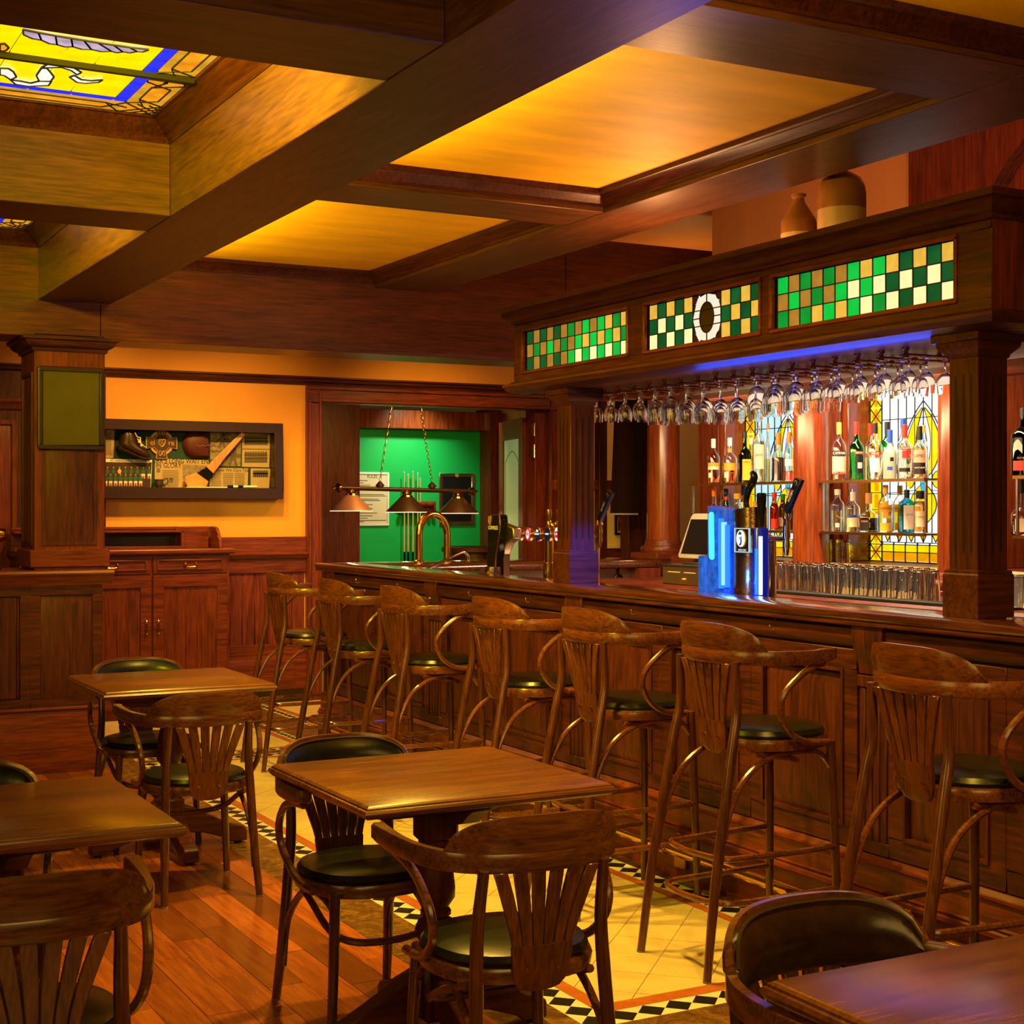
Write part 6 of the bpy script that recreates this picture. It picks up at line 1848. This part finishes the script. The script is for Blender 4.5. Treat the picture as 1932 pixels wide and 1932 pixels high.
for i, u in enumerate((1925, 1944)):
    p = px(u, 1120, x=5.2)
    o = copy_tree(tm); o.location = (5.2, p.y, 1.0525)
    tag(o, ('upturned beer glass just right of the near column at the edge', 'upturned beer glass cut by the right picture edge')[i], 'glass', 'upturned beer glasses on the back bar mat')
mg = mug()
for i, u in enumerate((1557, 1591)):
    p = px(u, 1050, x=5.78)
    o = mg if i == 0 else copy_tree(mg)
    o.location = (5.78, p.y, 1.186)
    o.rotation_euler = (0, 0, R(95 + 175 * i))
    tag(o, ('dimpled glass beer mug, the left of two below the right shelves', 'dimpled glass beer mug, the right of two below the right shelves')[i], 'mug', 'glass mugs on the ledge')

# ================================================================ TAPS AND TILL
def P(u, v, x): return px(u, v, x=x)
# brass swan arch on the return
ya = 8.80
a, b = px(790.5, 1060, y=ya).x, px(843.5, 1060, y=ya).x
zt = px(817, 970, y=ya).z
ar = thing('brass_arch_tap', 'tall polished brass arch tap on the far bar return', 'tap', ((a + b) / 2, ya, BZ))
mid, rr = (a + b) / 2, (b - a) / 2
MB().tube([(a, ya, BZ)] + [(a, ya, BZ + .06 * k) for k in (1, 2, 3)] + [(mid + rr * math.cos(t), ya, zt - rr * 1.25 + rr * 1.25 * math.sin(t)) for t in [math.pi - k * math.pi / 10 for k in range(11)]] + [(b, ya, BZ + .06 * k) for k in (3, 2, 1)] + [(b, ya, BZ)], .0235, 16, 2).build('arch', 'brass', ar)
for xx in (a, b): MB().lathe([(.034, BZ), (.034, BZ + .012), (.026, BZ + .02)], (xx, ya, 0), 16).build('collar', 'brass', ar)
# slim spout
ys_ = 8.38
q = [px(u, v, y=ys_) for u, v in ((800, 1078), (815, 1069), (868, 1044), (877, 1043), (883, 1049), (884, 1056))]
sp = thing('slim_spout', 'slim chrome spout bent down at its tip beside the brass arch', 'tap', (q[0].x, ys_, .9))
MB().tube([(q[0].x - .05, ys_, .9), (q[0].x - .05, ys_, q[0].z - .06)] + [tuple(p) for p in q], .0095, 10, 4).build('pipe', 'chrome', sp)
MB().lathe([(.013, q[-1].z - .025), (.014, q[-1].z - .01), (.013, q[-1].z)], (q[-1].x, ys_, 0), 12).build('nozzle', 'brass', sp)
# black stout tower
xg = 3.86
gt = thing('stout_tower', 'tall curved black stout tap tower with gold harp and white lettering', 'beer tap', (xg, P(932, 1085, xg).y, .9))
def yz(u, v, x=xg):
    p = P(u, v, x); return (p.y, p.z)
L_ = [yz(u, v) for u, v in ((918, 1100), (918, 1060), (919, 1020), (920, 985), (921, 969))]
R_ = [yz(u, v) for u, v in ((943, 971), (944, 985), (943.5, 1005), (940, 1030), (936, 1055), (936, 1100))]
MB().prism(L_ + R_, FX(xg), -.05, .0).build('glass_face', 'black_gloss', gt, 0.006, 2)
rim = MB().tube([(xg - .004, y, z) for y, z in R_], .0055, 8, 3)
rim.tube([(xg - .004, y, z) for y, z in (L_[-1], yz(932, 972), R_[0])], .004, 8, 3)
rim.build('rim', 'tower_metal', gt)
bk = [yz(u, v, xg + .06) for u, v in ((944, 984), (974, 996), (975, 1016), (962, 1026), (954, 1045), (953, 1100), (936, 1100), (937, 1050))]
MB().prism(bk, FX(xg + .06), -.03, .02).build('back_body', 'steel', gt, 0.006, 2)
c = P(931, 996, xg); text('GUINNESS', .030, (xg - .003, c.y, c.z), TX, 'label_white', gt, sx=.82)
c = P(925, 982, xg)
hp = MB().tube([(xg - .003, c.y + .012, c.z + .024), (xg - .003, c.y + .013, c.z - .006), (xg - .003, c.y - .004, c.z - .026), (xg - .003, c.y - .014, c.z), (xg - .003, c.y - .013, c.z + .026), (xg - .003, c.y, c.z + .020), (xg - .003, c.y + .012, c.z + .024)], .003, 6, 3)
for k in (-.006, 0, .006): hp.box(xg - .004, xg - .002, c.y + k - .0012, c.y + k + .0012, c.z - .014, c.z + .021)
hp.build('harp_emblem', 'gold_relief', gt)
c = P(929, 1077, xg - .06)
MB().lathe([(.044, c.z - .022), (.047, c.z - .01), (.044, c.z + .022), (0, c.z + .024)], (xg - .06, c.y, 0), 24).build('base_ring', 'tower_metal', gt)
# brass T tower with five round badges
xt = 4.02
yp = P(1036, 1050, xt).y
zb_ = P(1010, 1006, xt).z
y_l, y_r = P(968, 1006, xt).y, P(1060, 1006, xt).y
tt = thing('brass_tap_tower', 'brass T shaped tap tower carrying five lit oval beer badges', 'beer tap', (xt, yp, .9))
MB().tube([(xt, y_l, zb_), (xt, y_r, zb_)], .034, 16).build('cross_tube', 'brass', tt)
MB().lathe([(.05, .9), (.05, .94), (.034, .95), (.034, 1.20), (.026, 1.205), (.026, zb_)], (xt, yp, 0), 20).build('post', 'brass', tt)
for i, (u, ring, face, tx) in enumerate(((977, 'badge_teal', 'badge_teal', ('HEINEKEN', 'badge_white')), (995, 'badge_red', 'badge_pale', ('AMSTEL', 'badge_red')), (1013, 'badge_navy', 'badge_navy', ('STRONGBOW', 'badge_white')), (1032, 'badge_navy', 'badge_navy', ('GUINNESS', 'badge_white')), (1050, 'badge_white', 'badge_pale', ('BEER', 'badge_red')))):
    c = P(u, 1008, xt - .05)
    el = lambda r_, k=1.35: [(c.y + r_ * math.cos(t), c.z + r_ * k * math.sin(t)) for t in [j * math.pi / 12 for j in range(24)]]
    bd = MB().prism(el(.029), FX(xt - .045), -.02, .0).build('badge', 'brass', tt, 0.003)
    MB().prism(el(.0265), FX(xt - .046), 0, .002).build('badge_face', ring, bd)
    if i in (0, 1): MB().prism(el(.018), FX(xt - .0485), 0, .001).build('badge_field', 'badge_pale' if i else 'badge_teal', bd)
    if i == 4: MB().prism([(c.y - .018, c.z - .02), (c.y + .02, c.z - .02), (c.y + .02, c.z + .016), (c.y - .018, c.z + .016)], FX(xt - .0485), 0, .001).build('badge_field', 'badge_red', bd)
    text(tx[0], .0125, (xt - .051, c.y, c.z + .001), TX, tx[1] if i != 4 else 'badge_white', bd, sx=.62)
    if i in (0, 1): MB().prism([(c.y - .012, c.z - .012), (c.y, c.z - .026), (c.y + .012, c.z - .012)], FX(xt - .0495), 0, .001).build('badge_mark', 'badge_white', bd)
    if i == 2:
        MB().prism([(c.y + .012, c.z + .012), (c.y + .002, c.z + .028), (c.y - .004, c.z + .018), (c.y - .014, c.z + .026), (c.y - .010, c.z + .012)], FX(xt - .0495), 0, .001).build('badge_mark', 'badge_white', bd)
    if i > 1: continue
for u in (1033, 1051):
    c0, c1 = P(u, 1000, xt), P(u, 961, xt)
    h = MB().lathe([(.012, c0.z), (.016, c0.z + .03), (.014, c0.z + .045), (.010, c0.z + .05), (.012, c0.z + .06), (.017, c1.z - .02), (.014, c1.z), (0, c1.z + .003)], (xt + .01, c0.y, 0), 12).build('tap_handle', 'old_brass', tt)
c = P(1044, 992, xt)
MB().ball((xt, c.y, c.z), .022, 14, 10).build('ball_finial', 'brass', tt)
# single brass tap with blue handle behind the far column
def blue_tap(u_tip, v_tip, u_piv, v_piv, u_noz, v_noz, x, label, loc_y, metal, nm):
    pv, tp, nz = P(u_piv, v_piv, x), P(u_tip, v_tip, x), P(u_noz, v_noz, x)
    # handle leans towards the barman: keep it in the plane x = const
    t = thing('beer_font', label, 'beer tap', (x, loc_y, .9), 'slanted blue tap handles')
    d = Vector((0, tp.y - pv.y, tp.z - pv.z)); l = d.length; d.normalize()
    nn = Vector((0, -d.z, d.y))
    def H(s_, w_, x_): 
        q_ = Vector((x, pv.y, pv.z)) + d * s_ + nn * w_; return (x + x_, q_.y, q_.z)
    m = MB()
    for (s0, s1, w0, w1) in ((0, l, .014, .021),):
        vs = [H(s0, -w0, -.012), H(s0, w0, -.012), H(s0, w0, .012), H(s0, -w0, .012), H(s1, -w1, -.012), H(s1 + .012, w1, -.012), H(s1 + .012, w1, .012), H(s1, -w1, .012)]
        m.add(vs, [(0, 1, 2, 3), (4, 5, 6, 7), (0, 1, 5, 4), (1, 2, 6, 5), (2, 3, 7, 6), (3, 0, 4, 7)])
    hd = m.build('handle', 'navy', t, 0.003)
    mid_ = H(l * .52, 0, -.0135)
    ang_ = math.atan2(d.z, -d.y)
    o = text("FOSTER'S", .017, mid_, TX, 'label_white', hd, sx=.8)
    o.rotation_euler = (Matrix.Rotation(R(-90), 4, 'Z') @ Matrix.Rotation(R(90), 4, 'X') @ Matrix.Rotation(ang_, 4, 'Z')).to_euler()
    e = H(l * .92, 0, -.0135)
    MB().tube([(e[0], e[1] + .007 * math.cos(a_), e[2] + .010 * math.sin(a_)) for a_ in [k * .6 for k in range(9)]], .002, 6).build('round_mark', 'gold_relief', hd)
    MB().lathe([(.008, nz.z - .02), (.012, nz.z), (.016, nz.z + .02), (.014, nz.z + .05), (.018, nz.z + .06), (.014, pv.z - .03), (.020, pv.z - .015), (.012, pv.z + .01)], (x, pv.y, 0), 14).build('tap_body', metal, t)
    return t, pv, nz
t_, pv, nz = blue_tap(1152, 930, 1131, 984, 1132, 1026, 3.95, 'brass tap with slanted blue handle beside the far canopy column', 6.4, 'brass', 'a')
MB().tube([(3.95, pv.y, nz.z + .03), (3.95, 6.45, nz.z + .03)], .012, 10).lathe([(.03, .9), (.03, nz.z + .05), (0, nz.z + .06)], (3.95, 6.47, 0), 16).build('font_post', 'brass', t_)
# ---- lit blue cold tower
xl = 3.90
lt = thing('cold_beer_tower', 'frosted blue lit beer tower with two curved bodies and round white badge', 'beer tap', (xl, P(1390, 1100, xl).y, .9))
def ell(y0, y1, x0, depth, zb0, ztop, n_=20, flat=1.0):
    # half-elliptic body between y0 and y1 bulging to -X, top height given by ztop(y)
    yc_, ry = (y0 + y1) / 2, abs(y1 - y0) / 2
    pts = [(x0 - depth * math.sin(t) ** flat, yc_ + ry * math.cos(t)) for t in [k * math.pi / n_ for k in range(n_ + 1)]]
    pts += [(x0 + depth * .6, yc_ - ry), (x0 + depth * .6, yc_ + ry)]
    n2 = len(pts)
    vs = [(a_, b_, zb0) for a_, b_ in pts] + [(a_, b_, ztop(b_)) for a_, b_ in pts]
    return MB().add(vs, [tuple(range(n2 - 1, -1, -1)), tuple(range(n2, 2 * n2))] + [(k, (k + 1) % n2, n2 + (k + 1) % n2, n2 + k) for k in range(n2)])
def lin(u0, v0, u1, v1, x):
    a_, b_ = P(u0, v0, x), P(u1, v1, x)
    return lambda y: a_.z + (b_.z - a_.z) * (y - a_.y) / (b_.y - a_.y)
yA, yB, yM, yR, yE = P(1346, 990, xl).y, P(1392, 990, xl).y, P(1433, 990, xl).y, P(1453, 990, xl).y, P(1432, 990, xl).y
ell(yA, yB, xl, .07, .9, lin(1346, 954, 1392, 964, xl)).build('ice_body', 'ice_body', lt)
ell(P(1334, 1080, xl).y, P(1358, 1080, xl).y, xl - .02, .05, .9, lin(1334, 1050, 1358, 1046, xl)).build('ice_foot', 'ice_body', lt)
ell(yB, yM, xl, .06, .9, lin(1392, 965, 1433, 956, xl)).build('metal_body', 'tower_metal', lt)
rc = (yE + yR) / 2
MB().lathe([(.038, .9), (.038, P(1443, 1000, xl).z), (.034, P(1443, 996, xl).z), (0, P(1443, 995, xl).z)], (xl - .03, rc - .005, 0), 24).build('round_body', 'blue_metal', lt)
c = P(1343, 1012, xl - .07)
MB().tube([(xl - .07, c.y, P(1343, 972, xl - .07).z), (xl - .07, c.y - .004, P(1344, 1050, xl - .07).z)], .0145, 12).ball((xl - .07, c.y, P(1343, 972, xl - .07).z), .0145, 12, 8).ball((xl - .07, c.y - .004, P(1344, 1050, xl - .07).z), .0145, 12, 8).build('light_tube', 'led_cyan', lt)
MB().tube([(xl - .062, c.y - .004, P(1343, 975, xl - .07).z), (xl - .062, c.y - .006, P(1344, 1048, xl - .07).z)], .007, 8).build('light_core', 'led_white', lt)
for (u, r_, mt, v0, v1) in ((1366, .012, 'glow_streak', 985, 1104), (1361, .013, 'glow_mid', 978, 1110), (1372, .012, 'glow_mid', 990, 1108), (1435, .008, 'led_white', 1012, 1122), (1427, .007, 'led_blue', 1035, 1122), (1391, .006, 'led_blue', 1000, 1122)):  # streak and mid strips added on the ice body to imitate its soft glow
    xx = xl - (.071 if u < 1392 else .064)
    if u in (1361, 1372): xx = xl - .062
    if u == 1391: xx = xl - .02
    MB().tube([(xx, P(u, v0, xx).y, P(u, v0, xx).z), (xx, P(u, v1, xx).y, P(u, v1, xx).z)], r_, 8).build('glow_strip', mt, lt)
xs_ = xl - .085
q0, q1 = P(1388, 996, xs_), P(1416, 1043, xs_)
m = MB(); frame4(m, FX(xs_), min(q0.y, q1.y), max(q0.y, q1.y), q1.z, q0.z, .004, 0, .008)
sg_ = m.build('sign_frame', 'badge_pale', lt)
MB().prism(rect(min(q0.y, q1.y), max(q0.y, q1.y), q1.z, q0.z), FX(xs_), -.012, .004).build('sign_plate', 'tower_metal', sg_)
c = P(1400, 1016, xs_)
rz_ = (q0.z - q1.z)
MB().prism([(c.y + .030 * math.cos(t), c.z + .036 * math.sin(t)) for t in [k * math.pi / 16 for k in range(32)]], FX(xs_ - .005), 0, .002).build('round_badge', 'badge_yellow', sg_)
MB().prism([(c.y + .027 * math.cos(t), c.z + .034 * math.sin(t)) for t in [k * math.pi / 16 for k in range(32)]], FX(xs_ - .007), 0, .002).build('badge_disc', 'badge_white', sg_)
MB().prism([(c.y + .003, c.z + .030), (c.y + .012, c.z + .022), (c.y + .012, c.z + .016), (c.y - .008, c.z + .016), (c.y - .006, c.z + .026)], FX(xs_ - .009), 0, .001).prism([(c.y - .008, c.z + .008), (c.y - .001, c.z + .008), (c.y - .001, c.z - .018), (c.y + .008, c.z - .024), (c.y + .006, c.z - .031), (c.y - .006, c.z - .026), (c.y - .010, c.z - .014)], FX(xs_ - .009), 0, .001).prism([(c.y + .004, c.z + .006), (c.y + .008, c.z + .002), (c.y + .003, c.z - .006)], FX(xs_ - .009), 0, .001).build('badge_emblem', 'led_soft', sg_)
c = P(1402, 1038, xs_); text('SUPER COLD', .0125, (xs_ - .006, c.y, c.z), TX, 'badge_pale', sg_, sx=.72)
c = P(1446, 1075, xl - .07)
o = text('SUPER COLD', .036, (xl - .0695, rc - .008, c.z), TX, 'ink', lt, sx=.9)
o.rotation_euler = (Matrix.Rotation(R(-90), 4, 'Z') @ Matrix.Rotation(R(90), 4, 'X') @ Matrix.Rotation(R(90), 4, 'Z')).to_euler()
# its black handles
pts = [P(u, v, xl) for u, v in ((1410, 960), (1408, 945), (1412, 925), (1420, 910), (1423, 898), (1419, 892))]
MB().tube([tuple(p) for p in pts], [.011, .012, .015, .017, .016, .012], 12, 4).build('curved_handle', 'black_gloss', lt)
c0, c1 = P(1444, 996, xl), P(1444, 930, xl)
MB().lathe([(.008, c0.z), (.010, c0.z + .03), (.016, c0.z + .07), (.021, c1.z - .03), (.021, c1.z - .005), (.016, c1.z), (0, c1.z)], (xl - .02, c0.y, 0), 14).build('straight_handle', 'black_gloss', lt)
t_, pv, nz = blue_tap(1508, 906, 1484, 968, 1486, 1040, 3.98, 'chrome tap with long slanted blue handle right of the lit blue tower', 4.85, 'chrome', 'b')
yy = P(1450, 1030, 3.98).y
MB().tube([(3.98, pv.y, nz.z + .05), (3.98, yy, nz.z + .05)], .011, 10).build('tap_arm', 'chrome', t_)
MB().lathe([(.03, .9), (.03, nz.z + .06), (0, nz.z + .07)], (4.0, yy + .02, 0), 16).build('font_post', 'chrome', t_)

# ---- till
xk = 5.16
a, b = P(1250, 1085, xk).y, P(1329, 1085, xk).y
z1, z0 = P(1290, 1066, xk).z, 1.037
dw = thing('cash_drawer', 'grey metal cash drawer with two slots beneath the till screen', 'cash drawer', (xk + .2, (a + b) / 2, z0))
bx = MB().box(xk, xk + .40, b - .10, a, z0, z1 - .012).build('case', 'steel', dw, 0.003)
MB().box(xk - .002, xk + .41, b - .10, a + .002, z1 - .012, z1).build('lid', 'dark_grey', dw, 0.002)
for (s0, s1) in ((.14, .43), (.53, .80)):
    MB().box(xk - .003, xk, a + (b - a) * s1, a + (b - a) * s0, (z0 + z1) / 2 + .012, (z0 + z1) / 2 + .018).build('slot', 'label_cream', dw)
k = MB().lathe([(.012, xk - .012), (.012, xk)], (0, a + (b - a) * .5, z0 + .03), 12, 'x').build('lock', 'brass', dw)
xk2 = 5.26
q = P(1277, 1053, xk2)
yl_, zl_ = q.y, q.z
zt_ = P(1303, 969, xk2 + .10).z
til = thing('till_screen', 'beige touch screen till tilted back beside the lit blue tower', 'till', (xk2 + .05, yl_ - .18, z1))
def TF(a_, b_, d): # a from the far edge towards us, b up the screen
    t = b_ / .30
    return (xk2 + .10 * t - d, yl_ - a_, zl_ + (zt_ - zl_) * t)
MB().prism([(0.02, 0), (.35, 0), (.37, .02), (.355, .28), (.335, .30), (.035, .30), (.015, .28), (0, .02)], TF, -.06, 0).build('housing', 'plastic_beige', til, 0.006, 2)
MB().prism(rect(.03, .34, .032, .262), TF, 0, .002).build('screen', 'screen', til)
MB().box(xk2 + .04, xk2 + .12, yl_ - .24, yl_ - .12, z1, zl_ + .01).box(xk2 - .02, xk2 + .18, yl_ - .28, yl_ - .08, z1, z1 + .012).build('stand', 'dark_grey', til, 0.004)

# ---- what is seen past the far column: next room
tr = sroot('trim_14', (7, YW, 0))
MB().box(6.42, 9.0, YW - .02, YW - .001, 1.16, 2.45).build('cream_field', 'cream_paint', tr)
MB().box(6.42, 9.0, YW - .04, YW - .001, 0, 1.16).build('dado_board', 'red_wood_x', tr)
MB().box(6.42, 9.0, YW - .06, YW - .02, 1.15, 1.175).build('dado_cap', 'label_cream', tr)
yq = 10.2
x0, x1 = px(1131, 900, y=yq).x, px(1146, 900, y=yq).x
x2 = px(1163, 900, y=yq).x
m = MB().box(x0, x1, yq, yq + .08, 0, 2.9)
m.build('post', 'mahogany_z', tr, 0.004)
MB().box(x0 - .4, x2 + .1, yq + .01, yq + .07, px(1140, 925, y=yq).z, px(1140, 906, y=yq).z).build('cross_rail', 'red_wood_x', tr, 0.004)
x3, x4 = px(1186, 900, y=9.5).x, px(1226, 900, y=9.5).x
MB().box(x3, x4, 9.5, 9.62, 0, 2.9).build('dark_post', 'mahogany_z', tr, 0.004)
ys_ = 9.12
q = [px(u, v, y=ys_) for u, v in ((1163, 770), (1228, 770), (1203, 970), (1152, 970))]
q[0].z = q[1].z = 2.482
sm = thing('smoked_screen', 'hanging smoked glass panel between far column and round wooden column', 'screen', (q[0].x, ys_, q[2].z))
MB().prism([(p.x, p.z) for p in q], FY(ys_), -.006, .0).build('pane', 'smoked_glass', sm)
MB().tube([(q[3].x, ys_ - .003, q[3].z), (q[2].x, ys_ - .003, q[2].z)], .006, 8).build('edge_strip', 'plastic_beige', sm)
p0, p1 = px(1160, 970, y=YW - .03), px(1192, 1009, y=YW - .03)
fp = thing('framed_photograph', 'framed photograph of a figure in red with a white mount', 'picture', (p0.x, YW - .03, p1.z))
m = MB(); frame4(m, FY(YW - .021), p0.x, p1.x, p1.z, p0.z, .02, 0, .018); m.build('frame', 'black', fp)
MB().prism(rect(p0.x + .015, p1.x - .015, p1.z + .015, p0.z - .015), FY(YW - .021), 0, .006).build('mount', 'label_white', fp)
mx, mz = (p0.x + p1.x) / 2, (p0.z + p1.z) / 2
w2, h2 = (p1.x - p0.x) / 2, (p0.z - p1.z) / 2
MB().prism(rect(mx - w2 * .6, mx + w2 * .6, mz - h2 * .62, mz + h2 * .62), FY(YW - .021), .006, .007).build('print', 'dark_relief', fp)
MB().prism([(mx - .04, mz - h2 * .6), (mx - .03, mz), (mx - .05, mz + .06), (mx - .035, mz + .07), (mx, mz + .02), (mx + .03, mz + .03), (mx + .05, mz - h2 * .6)], FY(YW - .021), .007, .008).build('print_figure', 'shirt_red', fp, smooth=False)
MB().prism([(mx, mz + .03), (mx + .03, mz + .03), (mx + .034, mz + .07), (mx + .016, mz + .085), (mx, mz + .07)], FY(YW - .021), .007, .0082).build('print_face', 'skin_tone', fp, smooth=False)
op = px(1167, 1090, y=8.61)
ow = thing('bottle_opener', 'black ring handled opener hung inside the far bar return', 'opener', (op.x, 8.615, op.z - .04))
MB().tube([(op.x + .03 * math.cos(t), 8.612, op.z - .01 + .03 * math.sin(t)) for t in [k * math.pi / 8 for k in range(16)]], .009, 8, closed=True).box(op.x - .006, op.x + .006, 8.608, 8.616, op.z + .02, op.z + .07).build('ring', 'black', ow)
texts_to_meshes()
